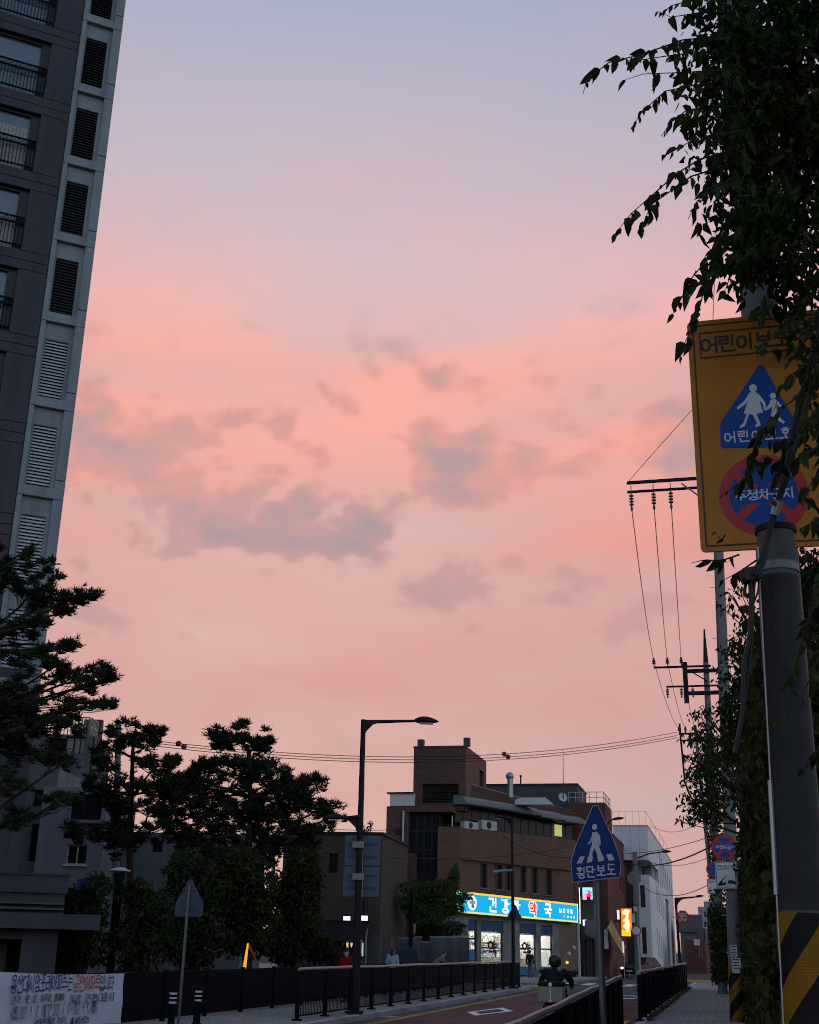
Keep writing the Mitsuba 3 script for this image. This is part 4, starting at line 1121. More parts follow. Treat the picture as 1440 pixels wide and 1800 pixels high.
# lower storeys
q = R(WF, 1120, 1538, 1151, 1710)
fh = [R(WF, 1125, 1556, 1135, 1595), R(WF, 1128, 1630, 1138, 1677)]
wall(wb, WF, (q[0], -.002, -.1, zl), fh, 'white_panel', .3, 'front_wall')
for h in fh: window(wb, WF, h, nx=1, ny=2)
wall(wb, WS, (.302, se, -.1, zl), low_holes + [gl], 'white_panel', .3, 'side_wall')
for h in low_holes: window(wb, WS, h, nx=1, name='slit_window')
window(wb, WS, gl, nx=2, ny=3, name='glazing')
bx(wb, 'core', WF, (q[0] + .02, -.32, -.1, zl - .02), -se + .05, -.32, 'recess_black')
bx(wb, 'left_wing', shift(WF, -1.5), (sf - 3, q[0] - .02, -.1, zl + 1.5), -8, 0, 'dark_grey_wall')

# --- far end of the street
fe = thing('far_brick_house', 'dark brick house at the far end of the right pavement', 'house')
FA = Fr(at(1206, 1720, 118), AZF + 8); q = R(FA, 1202, 1652, 1243, 1722)
hs = [R(FA, 1228, 1661, 1231.5, 1682), R(FA, 1233, 1664, 1236, 1684)]
wall(fe, FA, (q[0], q[1], -.2, q[3]), hs, 'brick_red'); [window(fe, FA, h, nx=1, frame='ac_white', pane='curtain') for h in hs]
bx(fe, 'core', FA, (q[0], q[1], -.2, q[3]), -6, -.31, 'brick_red')
bx(fe, 'shop_sign', FA, R(FA, 1220, 1651, 1231, 1662), .01, .12, 'sign_white')
fs = thing('far_slate_roof', 'low house with a grey hipped roof behind the red round sign', 'house')
FB = Fr(at(1215, 1640, 135), AZF); q = R(FB, 1196, 1638, 1234, 1722)
bx(fs, 'wall', FB, (q[0], q[1], -.2, q[3]), -7, 0, 'grey_wall')
z9 = FB.hit(1210, 1606)[1]; m = MB(); m.prism(Polygon([(-7.3, q[3]), (.5, q[3]), (-3.2, z9)]), FB.p(q[1] + .3, 0, 0), [*FB.n, 0], [0, 0, 1], q[1] - q[0] + .6)
part(fs, 'roof', m, 'roof_dark')
ft = thing('far_pale_tower', 'pale apartment building with balconies at the end of the street, partly behind the ivy pole', 'building')
FC = Fr(at(1232, 1640, 170), AZF); q = R(FC, 1227, 1594, 1262, 1725)
hs = [R(FC, 1237, 1602 + 18 * i, 1252, 1613 + 18 * i) for i in range(6)]
wall(ft, FC, (q[0], q[1], -.2, q[3]), hs, 'pale_blue_wall'); [window(ft, FC, h, nx=3, frame='sign_white') for h in hs]
bx(ft, 'core', FC, (q[0], q[1], -.2, q[3] - .05), -10, -.31, 'grey_wall')
bx(ft, 'upper_storey', FC, R(FC, 1237, 1584, 1262, 1594), -6, -1, 'pale_blue_wall')
ff_ = thing('far_green_house', 'weathered greenish house at the right end of the street beside the ivy pole', 'house')
FD = Fr(at(1243, 1640, 122), AZF - 10); q = R(FD, 1239, 1632, 1262, 1722)
hs = [R(FD, 1244, 1640, 1250, 1656), R(FD, 1246, 1680, 1251, 1712)]
wall(ff_, FD, (q[0], q[1], -.2, q[3]), hs, 'concrete'); [window(ff_, FD, h, nx=1) for h in hs]
bx(ff_, 'core', FD, (q[0], q[1], -.2, q[3] - .05), -6, -.31, 'concrete')
m = MB(); m.tube([FD.p(q[0] - .1, 0, .3), FD.p(q[0] - .1, q[3], .3)], .08, 6); part(ff_, 'downpipe', m, 'dark_frame')

# ---------------------------------------------------------------- fence, banner, bollards on the left
FN = Fr(W(0, -12.1), AZR)
fence = thing('park_fence', 'dark slatted park fence along the left pavement', 'fence')
fh = 1.02
for k in range(22):
    a = 8.0 + k * 2.3
    bx(fence, 'post', FN, (a - .04, a + .04, -.02, fh + .04), -.05, .05, 'black_metal')
    bx(fence, 'top_rail', FN, (a + .042, a + 2.258, fh - .05, fh), -.025, .025, 'black_metal')
    bx(fence, 'bottom_rail', FN, (a + .042, a + 2.258, .06, .11), -.025, .025, 'black_metal')
    m = MB()
    for j in range(24):
        s = a + .06 + j * .0915; m.box(FN, s, s + .078, .112, fh - .052, -.012, .012)
    part(fence, 'slat', m, 'black_metal', kind='stuff')
# banner hung on the fence: the plane it hangs in follows the fence
BN = Fr(W(0, -12.02), AZR)
tl, tr_, br_, bl_ = BN.hit(-70, 1703), BN.hit(219, 1711), BN.hit(212, 1799), BN.hit(-70, 1806)
bn = thing('cloth_banner', 'white cloth banner with blue and red lettering hung on the dark fence', 'banner')
nu, nv = 36, 12; V = []
for j in range(nv + 1):
    for i in range(nu + 1):
        u, v = i / nu, j / nv
        l = np.array(bl_) * (1 - v) + np.array(tl) * v; r = np.array(br_) * (1 - v) + np.array(tr_) * v
        s, z = l * (1 - u) + r * u
        z -= .05 * math.sin(u * math.pi) * v
        V.append(BN.p(s, z, .014 * math.sin(u * 15 + v * 2) * (1 - .5 * v) + .008 * math.sin(v * 9 + u * 4)))
F_ = []
for j in range(nv):
    for i in range(nu):
        a = j * (nu + 1) + i; F_ += [[a, a + 1, a + nu + 2], [a, a + nu + 2, a + nu + 1]]
part(bn, 'cloth', MB().add(V, F_), plain('banner_cloth', (.53, .58, .63), .85, .1), smooth=True)


def on_banner(text, x0, y0, x1, y1, w, name, bsdf):
    """fit a line of text between two photo points of the banner"""
    (s0, z1), (s1, z0) = BN.hit(x0, y0), BN.hit(x1, y1)
    g, _ = hangul(text, 1, w=w)
    b = g.bounds; g = affinity.translate(g, -b[0], -b[1])
    g = affinity.scale(g, (s1 - s0) / (b[2] - b[0]), (z1 - z0) / (b[3] - b[1]), origin=(0, 0))
    part(bn, name, MB().fprism(BN, affinity.translate(g, s0, z0), .028, .004), bsdf)


on_banner('용산데시앙포레아파트는', 19, 1713, 124.5, 1741, .082, 'lettering', 'ink_navy')
on_banner('금연아파트', 129.5, 1714, 173, 1741, .082, 'lettering', 'ink_red')
on_banner('입니다', 175, 1715, 197.5, 1740, .082, 'lettering', 'ink_navy')
on_banner('금연구역 : 계단, 복도, 지하주차장, 엘리베이터', 18, 1750.5, 111, 1761, .07, 'lettering', 'ink_black')
on_banner('적용사항 : 금연 위반시 과태료 부과', 121.5, 1748.5, 197.5, 1760, .07, 'lettering', 'ink_black')
on_banner('시행일 2022. 9. 10. (계도기간 2022. 6. 10 ~ 2022. 9. 9. 3개월)', 18, 1769, 167, 1780, .07, 'lettering', 'ink_black')
on_banner('용산데시앙포레아파트 관리사무소', 58, 1791, 115, 1799.5, .07, 'lettering', 'ink_black')
on_banner('용산구보건소', 130, 1788, 155, 1797, .13, 'lettering', 'ink_black')
s, z = BN.hit(125, 1795); part(bn, 'emblem', MB().fprism(BN, Polygon([(s - .05, z - .05), (s + .05, z - .05), (s + .015, z), (s + .03, z + .06), (s - .03, z + .07)]), .028, .004), 'ink_navy')
for q in (tr_, br_):
    part(bn, 'tie', MB().tube([BN.p(q[0], q[1], 0), BN.p(q[0] + .25, q[1] + .02, .05)], .008, 4), 'cable_black')

for i, (x, y, yt) in enumerate(((300, 1806, 1737), (345, 1801, 1734))):
    p = gr(x, y); t = thing('bollard', ('left', 'right')[i] + ' black bollard with white bands beside the triangular sign post', 'bollard', None)
    h = at(x + 2, yt, p[1])[2]
    m = MB().lathe([(0, 0), (.10, 0), (.10, .03), (.075, .04), (.073, h - .03), (.055, h - .005), (0, h)], p, 18)
    part(t, 'body', m, 'black_metal', smooth=40)
    for k in range(3):
        z = h - .10 - k * .085
        part(t, 'reflective_band', MB().lathe([(.075, z - .02), (.0775, z - .02), (.0775, z + .015), (.075, z + .015)], p, 18), 'sign_white', smooth=40)


# ---------------------------------------------------------------- street lamps
def lamp_head(t, a, b, w, h, name='lamp_head', bsdf='charcoal_metal'):
    """leaf shaped luminaire from the arm's end a to its tip b"""
    a, b = np.array(a), np.array(b); L = np.linalg.norm(b - a); d = (b - a) / L; e = np.cross(d, [0, 0, 1.]); e /= np.linalg.norm(e); u = np.cross(e, d)
    m = MB(); V = []; n = 12; k = 10
    for i in range(n + 1):
        x = i / n; ww = w * (math.sin(math.pi * min(1, .04 + x * .96) ** .85)) ** .8 + .008
        for j in range(k):
            g = j * 2 * math.pi / k; y, z = math.cos(g), math.sin(g)
            V.append(a + d * L * x + e * y * ww + u * (z * (h if z > 0 else h * .45) * (ww / w)))
    F_ = []
    for i in range(n):
        for j in range(k):
            p, q = i * k + j, i * k + (j + 1) % k; F_ += [[p, q, q + k], [p, q + k, p + k]]
    F_ += [[0, j + 1, j] for j in range(1, k - 1)] + [[n * k, n * k + j, n * k + j + 1] for j in range(1, k - 1)]
    k_ = part(t, name, m.add(V, F_), bsdf, smooth=50)
    part(k_, 'lens', MB().obox(a + d * L * .5 - u * h * .46, d * L * .26, e * w * .55, u * .012), 'sign_white')


def street_lamp(label, base, top, arms, r0, r1, group=None, bsdf='charcoal_metal'):
    t = thing('street_lamp', label, 'street lamp', group)
    base, top = np.array(base), np.array(top)
    part(t, 'pole', MB().tube([base, base + (top - base) * .5, top], [r0, (r0 + r1) / 2, r1], 12), bsdf, smooth=40)
    part(t, 'base_plate', MB().obox(base + [0, 0, .04], [.2, 0, 0], [0, .2, 0], [0, 0, .04]), bsdf)
    for s, e, tip, w, h in arms:
        s, e, tip = np.array(s), np.array(e), np.array(tip)
        m = MB().tube([s, s * .5 + e * .5, e], [.055, .045, .035], 8)
        g = e - s; g /= np.linalg.norm(g)
        m.prism(Polygon([(0, 0), (.62, 0), (.28, -.08), (.10, -.26), (0, -.55)]), s + np.cross(g, [0, 0, 1.]) * .02, g, [0, 0, 1.], .04)
        part(t, 'arm', m, bsdf, smooth=30)
        lamp_head(t, e, tip, w, h)
    return t


b = gr(624, 1783); Y = b[1]
sl_ = street_lamp('tall dark street lamp with a long right arm and a low left arm', b, at(639, 1265, Y),
                  [(at(638.5, 1269, Y), at(728, 1267.5, Y), at(772, 1269, Y), .17, .13), (at(631.5, 1436, Y), at(606, 1437.5, Y), at(568, 1439, Y), .15, .10)], .105, .065)
BK = Fr(b + [0, .18, 0], 92)
bs = thing('blue_grey_sign_boards', 'two stacked blue grey sign backs clamped to the tall street lamp', 'sign')
for y0, y1, x0, x1 in ((1468, 1522, 607.5, 668), (1523, 1577, 604.5, 666)):
    q = R(BK, x0, y0, x1, y1); k = part(bs, 'board', MB().fprism(BK, sbox(q[0] + .03, q[2] + .03, q[1] - .03, q[3] - .03).buffer(.03), -.03, .03), 'board_back')
    for z in (q[2] + .22, q[3] - .22): bx(k, 'stiffener', BK, (q[0] + .08, q[1] - .08, z - .03, z + .03), .001, .025, 'sign_back')
for y in (1486, 1542):
    q = R(BK, 621, y - 6, 640, y + 6); bx(bs, 'clamp', BK, q, .03, .31, 'concrete')
m = MB(); m.tube([BK.p(*BK.hit(637.5, 1466), .05), BK.p(*BK.hit(636, 1578), .05)], .022, 6); part(bs, 'support_post', m, 'galvanised')
# lamp in front of the pharmacy with a triangular sign's back
b = gr(903, 1738); Y = b[1]
street_lamp('slim dark street lamp standing in front of the pharmacy sign', b, at(900, 1436, Y), [(at(900, 1440, Y), at(884, 1437, Y), at(868, 1437, Y), .12, .08)], .085, .06)
solo('bracket_light', 'short pale bracket lamp on the slim post in front of the slit windows', 'lamp', MB().tube([at(901, 1530, Y - .1), at(880, 1531, Y - .1), at(868, 1534, Y - .1)], [.05, .06, .09], 6), 'galvanised')


def tri_back(label, fr, pts, bsdf='sign_back', cat='sign'):
    t = thing('triangular_sign', label, cat)
    pg = Polygon([fr.hit(*q) for q in pts]).buffer(-.05).buffer(.05)
    part(t, 'plate', MB().fprism(fr, pg, -.012, .012), bsdf)
    return t, pg


TB = Fr(at(901, 1600, Y + .25), 92)
t, pg = tri_back('small dark triangular sign back low on the slim post in front of the pharmacy', TB, ((905, 1588), (920, 1619), (889, 1617)))
part(t, 'clamp', MB().box(TB, *R(TB, 899, 1603, 907, 1607), 0, .2), 'charcoal_metal')
# triangular sign seen from behind, far left
b = gr(313, 1803); Y = b[1]
tp_ = at(333, 1557, Y)
TC = Fr(tp_ + [0, .05, 0], 93)
t, pg = tri_back('grey triangular sign seen from behind on a thin pale post at left', TC, ((335, 1541), (358, 1590), (355, 1612), (306, 1611), (309, 1588)))
part(t, 'post', MB().tube([b, tp_], .030, 8), 'steel_dark', smooth=40)
for y in (1563, 1598):
    q = R(TC, 322, y - 2, 346, y + 2); bx(t, 'stiffener', TC, q, .001, .03, 'sign_back')
# park lamp with a disc top
b = gr(209, 1775); Y = 37.; c = at(211, 1531, Y)
t = thing('park_lamp', 'dark park lamp with a flat round cap among the shrubs', 'lamp')
part(t, 'cap', MB().lathe([(0, .10), (.12, .09), (.30, .02), (.32, -.01), (.30, -.03), (0, -.05)], c, 24), 'galvanised', smooth=40)
part(t, 'body', MB().lathe([(0, -.06), (.16, -.06), (.16, -.25), (.13, -.3), (.11, -c[2]), (0, -c[2])], c, 16), 'black_metal', smooth=40)
# lamp at the end of the right pavement, with the red stop sign
b = gr(1199, 1737); Y = b[1]
street_lamp('dark street lamp with its arm to the right above the red stop sign', b, at(1187.5, 1578, Y), [(at(1187.5, 1580, Y), at(1222, 1577, Y), at(1238, 1575, Y), .12, .08)], .085, .055)
RS = Fr(at(1200, 1612, Y - .25), AZF)
c = RS.hit(1200.5, 1612.5); r = abs(RS.hit(1212, 1612)[0] - c[0])
t = thing('stop_sign', 'red eight sided stop sign at the far end of the right pavement', 'sign')
oc = Polygon([(c[0] + r * 1.06 * math.cos(math.pi / 8 + k * math.pi / 4), c[1] + r * 1.06 * math.sin(math.pi / 8 + k * math.pi / 4)) for k in range(8)])
part(t, 'plate', MB().fprism(RS, oc, -.012, .012), 'sign_red')
part(t, 'lettering', MB().fprism(RS, centred(hangul('정지', r * .62, w=.15)[0], c[0], c[1] + r * .32), .001, .004), 'sign_white')
part(t, 'lettering', MB().fprism(RS, centred(hangul('STOP', r * .40, w=.18, sx=1.0)[0], c[0], c[1] - r * .40), .001, .004), 'sign_white')
part(t, 'bracket', MB().box(RS, c[0] - r - .25, c[0], c[1] - .03, c[1] + .03, -.05, -.013), 'galvanised')
# two lamp heads of streets behind
for (x0, y0), (x1, y1), xp, Y, lab in (((1077, 1441), (1096, 1438), 1066, 82, 'lamp head on a thin arm above the maroon building corner'), ((1163, 1498), (1178, 1497), 1117, 80, 'street lamp arm crossing in front of the white building')):
    t = thing('street_lamp', lab, 'street lamp')
    part(t, 'arm', MB().tube([at(xp, y0 + 12, Y), at((xp + x0) / 2, y0 + 3, Y), at(x0, y0, Y)], [.05, .045, .04], 6), 'charcoal_metal')
    lamp_head(t, at(x0 - 1, y0, Y), at(x1 + 3, y1, Y), .17, .12)
# post with the round mirror back
Y = 80.; t = thing('mirror_post', 'dark utility post with a round mirror back and grey boxes before the white building', 'post')
pt, pb_ = at(1116, 1498, Y), at(1122, 1716, Y)
part(t, 'pole', MB().tube([[pb_[0], pb_[1], RZ], pt], [.20, .15], 10), 'concrete_pole', smooth=40)
MR = Fr(at(1115, 1544, Y - .4), AZF); c = MR.hit(1115, 1544)
part(t, 'mirror_back', MB().fprism(MR, Point(c).buffer(.42), -.08, .08), 'concrete')
for x, y0, y1, w in ((1119, 1553, 1590, 5), (1117, 1594, 1602, 3), (1113, 1606, 1622, 3)):
    q = R(MR, x - w, y0, x + w, y1); bx(t, 'equipment_box', MR, q, -.25, .1, 'concrete' if w > 4 else 'ac_white')
ct_ = MR.hit(1119, 1636); part(t, 'round_sign', MB().fprism(MR, Point(ct_).buffer(.30), .1, .02), 'sign_white')
part(t, 'round_sign', MB().fprism(MR, Point(ct_).buffer(.30).difference(Point(ct_).buffer(.24)), .122, .006), 'sign_red')
part(t, 'small_post', MB().tube([MR.p(ct_[0] + .05, ct_[1] - .2, .05), MR.p(ct_[0] + .12, RZ, .05)], .07, 6), 'galvanised')

# ---------------------------------------------------------------- utility poles, crossarms, wires
def stripes(key, c, r, period, lean=(0, 0), ribs=0., phase=0.):
    def fn(p, n, uv):
        x, y = p.x - float(c[0]) - p.z * float(lean[0]), p.y - float(c[1]) - p.z * float(lean[1])
        t = (p.z - dr.atan2(x, -y) * r * 1.25) / period + phase
        f = t - dr.floor(t)
        w = fbm(p.x * 9, p.y * 9, p.z * 9, 2)
        return mix((.23, .108, .006), (.008, .008, .009), smoothstep(.49, .51, f)) * (.7 + .5 * w) * ((1 - ribs) + ribs * smoothstep(-.2, .2, dr.sin(p.z * 420)))
    scene[key] = {'type': 'twosided', 'bsdf': {'type': 'principled', 'base_color': proc(fn), 'roughness': .6, 'specular': .15}}
    return key


def utility_pole(label, base, top, r0, r1, band=None, skin='concrete_pole', name='utility_pole', period=.62, ribs=0., phase=0.):
    t = thing(name, label, 'utility pole')
    base, top = np.array(base, float), np.array(top, float); ax = top - base
    f = lambda z: base + ax * ((z - base[2]) / ax[2]); rr = lambda z: r0 + (r1 - r0) * (z - base[2]) / ax[2]
    part(t, 'shaft', MB().tube([base, base + ax * .3, base + ax * .6, top], [r0, r0 + (r1 - r0) * .3, r0 + (r1 - r0) * .6, r1], 20), skin, smooth=40)
    if band:
        z0, z1 = band; m = MB()
        m.tube([f(z0), f((z0 + z1) / 2), f(z1)], [rr(z0) + .006, rr((z0 + z1) / 2) + .006, rr(z1) + .006], 24)
        part(t, 'warning_band', m, stripes('stripes_' + t, base, r0, period, (ax[0] / ax[2], ax[1] / ax[2]), ribs, phase), smooth=40, label='yellow and black striped warning band')
    return t, f, rr


def insulator(parent, p, L, name='insulator', r=.055):
    """string of discs hanging from p"""
    prof = [(0, 0), (.02, 0)]
    n = 4
    for i in range(n):
        z = -L * (.15 + .6 * i / n); prof += [(.02, z), (r, z - .02), (r, z - .05), (.02, z - .06)]
    prof += [(.03, -L * .8), (.045, -L * .9), (.02, -L), (0, -L)]
    return part(parent, name, MB().lathe(prof, p, 10), 'porcelain', smooth=40)


def pin_insulator(parent, p, h=.3, r=.07):
    return part(parent, 'insulator', MB().lathe([(0, 0), (.02, 0), (.02, h * .3), (r, h * .35), (r * .6, h * .55), (r * .9, h * .6), (r * .5, h * .85), (r * .5, h), (0, h)], p, 10), 'porcelain', smooth=40)


def wire(label, a, b, sag, r=.012, n=24, group=None, name='overhead_wire', extra=None):
    a, b = np.array(a, float), np.array(b, float)
    u = np.linspace(0, 1, n)[:, None]
    p = a * (1 - u) + b * u; p[:, 2] -= 4 * sag * (u[:, 0] * (1 - u[:, 0]))
    return solo(name, label, 'wire', MB().tube(p, r, 5), 'cable_black', group=group), p


# pole B: concrete pole with the no parking sign
bB = gr(1297, 1797); YB = bB[1]
tB, fB, rB = utility_pole('concrete pole with no parking and towing signs on the right pavement', [bB[0], bB[1], -.1], at(1250, 640, YB), .19, .115, (.02, 1.35), period=.7)
zA = at(1257, 843, YB)[2]; pA = fB(zA)
dl = np.array([-NR[0], -NR[1], 0.])
La = np.linalg.norm(at(1101, 850, YB + .6)[:2] - pA[:2])
ca = thing('crossarm', 'long double crossarm with three hanging insulators left of the yellow sign', 'crossarm')
part(ca, 'bar', MB().obox(pA + dl * (La / 2 - .15) + [0, -.13, .03], dl * (La / 2 + .15), [0, .035, 0], [0, 0, .045]), 'charcoal_metal')
part(ca, 'bar', MB().obox(pA + dl * (La / 2 - .15) + [0, .16, -.16], dl * (La / 2 + .1), [0, .03, 0], [0, 0, .035]), 'charcoal_metal')
part(ca, 'brace', MB().tube([pA + dl * 1.0 + [0, 0, -.05], pA + [0, 0, -.95]], .025, 5), 'galvanised')
INS = []
for x in (1109, 1148.5, 1179.5):
    k = np.linalg.norm(at(x, 850, YB + .5)[:2] - pA[:2]); q = pA + dl * k + [0, .02, -.14]
    part(ca, 'hanger', MB().tube([q + [0, 0, .14], q + [0, 0, -.08]], .012, 4), 'charcoal_metal')
    insulator(ca, q + [0, 0, -.07], .62, r=.07); INS.append(q + [0, 0, -.66])
wire('thin stay wire slanting from the crossarm tip up behind the yellow sign', pA + dl * La + [0, 0, .05], fB(zA + 3.0), -.02, .010, name='stay_wire')
wire('thin earth wire passing through the leaves above the yellow sign', fB(at(1248, 650, YB)[2]), at(1262, 330, YB - 8), .0, .010)
for k in range(14):
    z = 2.6 + k * .75
    if z < zA - .6:
        s = 1 if k % 2 else -1; q = fB(z); part(tB, 'climbing_step', MB().tube([q - dl * s * rB(z), q - dl * s * (rB(z) + .14)], .010, 5), 'galvanised')
# pole C: ivy grown pole with pointed top
bC = gr(1271, 1747); YC = bC[1]
tipC = at(1238, 1106, YC)
tC, fC, rC = utility_pole('farther concrete pole overgrown with ivy, with a pointed top and stacked crossarms', [bC[0], bC[1], -.1], at(1241, 1165, YC), .21, .13)
part(tC, 'peak', MB().tube([fC(at(1241, 1165, YC)[2] - .05), tipC], [.125, .035], 10), 'charcoal_metal', smooth=40)


def arm_at(t, f, Yp, x0, x1, y, thick, lab='crossarm'):
    """A crossarm across the street at height of photo row y, reaching from x0 to x1."""
    zc = at((x0 + x1) / 2, y, Yp)[2]; c = f(zc)
    l0, l1 = (at(x, y, Yp)[0] - c[0] for x in (x0, x1))
    d = -dl
    return part(t, lab, MB().obox(c + d * (l0 + l1) / 2 + [0, -.16, 0], d * (l1 - l0) / 2, [0, .04, 0], [0, 0, thick]), 'charcoal_metal'), c, d


k1, c1_, d1_ = arm_at(tC, fC, YC, 1150, 1248, 1171, .045)
k2, c2_, _ = arm_at(tC, fC, YC, 1203, 1266, 1180, .09)
k3, c3_, _ = arm_at(tC, fC, YC, 1172, 1266, 1206, .04)
k4, c4_, _ = arm_at(tC, fC, YC, 1206, 1268, 1219, .09)
vb = fC(at(1205, 1200, YC)[2]); xo = at(1204.5, 1200, YC)[0] - vb[0]
z0_, z1_ = at(1205, 1236, YC)[2], at(1204, 1164, YC)[2]
part(tC, 'frame_bar', MB().obox([vb[0] - dl[0] * xo, vb[1] - dl[1] * xo - .24, (z0_ + z1_) / 2], -dl * .10, [0, .06, 0], [0, 0, (z1_ - z0_) / 2]), 'charcoal_metal')
part(tC, 'brace', MB().tube([c2_ + d1_ * (at(1212, 1185, YC)[0] - c2_[0]) + [0, -.2, 0], c3_ + [0, -.2, .2]], .03, 5), 'charcoal_metal')
INC = []
for x in (1150.5, 1174, 1198):
    q = c1_ + d1_ * (at(x, 1171, YC)[0] - c1_[0]) + [0, -.16, .04]
    pin_insulator(tC, q, .42, .10); INC.append(q + [0, 0, .30])
for x in (1173.5, 1197.5, 1217):
    q = c3_ + d1_ * (at(x, 1206, YC)[0] - c3_[0]) + [0, -.16, -.03]; insulator(tC, q, .52, r=.08)
for i in range(3):
    wire(('left', 'middle', 'right')[i] + ' of the three wires hanging from the long crossarm left of the yellow sign', INS[i], INC[i], .55, .014)
# pole D and its wires
YD = 74.
bD = at(1268, 1716, YD)
tD, fD, rD = utility_pole('distant pole behind the hanging leaves with a small double crossarm', [bD[0], bD[1], -.1], at(1222, 1275, YD), .15, .09)
_, cd1, _ = arm_at(tD, fD, YD, 1193, 1226, 1290, .05); _, cd2, _ = arm_at(tD, fD, YD, 1196, 1226, 1302, .045)
for x in (1194, 1205, 1222):
    q = cd1 + d1_ * (at(x, 1290, YD)[0] - cd1[0]) + [0, -.16, .05]; pin_insulator(tD, q, .4, .1)
ED = [cd1 + d1_ * (at(x, 1290, YD)[0] - cd1[0]) + [0, -.16, .3] for x in (1194, 1205, 1222)]
for i in range(3):
    wire(('left', 'middle', 'right')[i] + ' of the three wires running down from the pointed pole to the distant pole', INC[i], ED[i], .5, .014)
m = MB().tube([at(1195, 1272, YD - .5), at(1197, 1300, YD - .5), at(1201, 1340, YD - .4), at(1204, 1375, YD - .3), at(1214, 1400, YD - .1), at(1222, 1412, YD)], .06, 6)
solo('power_cable', 'thick black cable hanging beside the distant pole behind the leaves', 'cable', m, 'cable_black', smooth=40)
# pole L and the three long wires across the sky
YL = 53.
bL = at(203, 1690, YL)
tL, fL, rL = utility_pole('pole rising behind the left round pine beside the grey house', [bL[0], bL[1], -.1], at(208.5, 1268, YL), .17, .12)
for i, (y0, y1) in enumerate(((1295, 1287), (1299, 1293), (1304, 1297))):
    k, p = wire(('upper', 'middle', 'lower')[i] + ' of the three long wires crossing the pink sky above the pines', at(214, y0, YL), at(1190, y1, YD - 1.), 1.15, .017, 40)
    if i < 2:
        for f_, lab in ((.087, 'left'), (.625, 'right')):
            q = p[int(f_ * 39)] * (1 - i * .30) + p[int(f_ * 39) + 1] * i * .30; mm = MB().ball(q, .13, 2)
            solo('marker_ball', f'small {("upper", "lower")[i]} red ball on the {"left" if f_ < .3 else "right"} part of the long wires', 'marker ball', mm, 'red_ball', smooth=True)
# low service wires near the white building
for i, (a_, b_) in enumerate((((1010, 1490, 80), (1262, 1466, 58)), ((1090, 1514, 84), (1262, 1481, 58)), ((1120, 1505, 84), (1262, 1500, 60)), ((1135, 1562, 84), (1262, 1545, 60)), ((1146, 1452, 100), (1240, 1440, 74)))):
    wire(('highest thin service wire sloping up right in front of the white building', 'thick service wire crossing in front of the white building', 'thin service wire just below the thick one', 'lowest service wire crossing the white building', 'faint wire level with the white building roof')[i],
         at(*a_), at(*b_), .6, (.018, .04, .016, .02, .016)[i])
wire('service wire running along the brick band of the pharmacy building', at(640, 1505, 66), at(1008, 1488, 82), .4, .02)
wire('second service wire sagging across the pharmacy slit windows', at(872, 1460, 80), at(1010, 1508, 80), .5, .02)
wire('faint wire above the brown block behind the tall street lamp', at(560, 1455, 70), at(700, 1458, 74), .1, .015)

# ---------------------------------------------------------------- signs on the poles
def no_parking(t, fr, c, r, text=True):
    part(t, 'plate', MB().fprism(fr, Point(c).buffer(r), -.010, .010), 'sign_red')
    inn = Point(c).buffer(r * .80)
    bar = unary_union([affinity.rotate(sbox(c[0] - r * .13, c[1] - r, c[0] + r * .13, c[1] + r), a, origin=c) for a in (45, -45)])
    band = sbox(c[0] - r, c[1] - r * .22, c[0] + r, c[1] + r * .22)
    part(t, 'blue_field', MB().fprism(fr, inn.difference(bar.difference(band)), .001, .004), 'sign_blue')
    if text:
        g, _ = hangul('주정차금지', r * .27, w=.13, adv=1.10); part(t, 'lettering', MB().fprism(fr, centred(g, *c), .0055, .003), 'sign_white')


def tow_sign(t, fr, q):
    s0, s1, z0, z1 = q; w, h = s1 - s0, z1 - z0
    part(t, 'plate', MB().fprism(fr, sbox(s0, z0, s1, z1), -.01, .01), 'sign_white')
    part(t, 'border', MB().fprism(fr, sbox(s0 + .015, z0 + .015, s1 - .015, z1 - .015).difference(sbox(s0 + .03, z0 + .03, s1 - .03, z1 - .03)), .001, .003), 'ink_black')
    g, _ = hangul('견인지역', h * .155, w=.14); part(t, 'lettering', MB().fprism(fr, centred(g, (s0 + s1) / 2, z0 + h * .80), .001, .003), 'ink_black')
    P = lambda pts: Polygon([(s0 + x * w, z0 + y * h) for x, y in pts])
    hook = P([(.52, .50), (.60, .54), (.30, .28), (.34, .22), (.46, .25), (.50, .18), (.42, .14), (.10, .10), (.10, .17), (.22, .28)])
    car = P([(.55, .24), (.62, .32), (.78, .33), (.98, .24), (.98, .17), (.80, .19), (.58, .20)])
    part(t, 'pictogram', MB().fprism(fr, unary_union([hook, car]), .001, .003), 'ink_black')


NP = Fr(np.array([bB[0], bB[1] - .27, 0]), AZF - 4)
t = thing('no_parking_sign', 'round red and blue no parking sign on the nearer concrete pole', 'sign')
c = NP.hit(1274, 1489.5); no_parking(t, NP, c, .33); bx(t, 'bracket', NP, (c[0], c[0] + .35, c[1] - .03, c[1] + .03), -.10, -.011, 'galvanised')
t = thing('towing_sign', 'white towing zone sign under the round sign on the nearer concrete pole', 'sign')
q = R(NP, 1256.5, 1515, 1296, 1563); tow_sign(t, NP, q); bx(t, 'bracket', NP, (q[0] + .3, q[1] + .1, q[3] - .2, q[3] - .14), -.08, -.011, 'galvanised')
NC = Fr(np.array([bC[0], bC[1] - .35, 0]), AZF - 4)
t = thing('no_parking_sign', 'farther round no parking sign half hidden behind the towing sign', 'sign')
c = NC.hit(1254, 1528.5); no_parking(t, NC, c, .31, False); bx(t, 'bracket', NC, (c[0], c[0] + .4, c[1] - .03, c[1] + .03), -.08, -.011, 'galvanised')
t = thing('towing_sign', 'small farther towing sign half hidden behind the nearer one', 'sign')
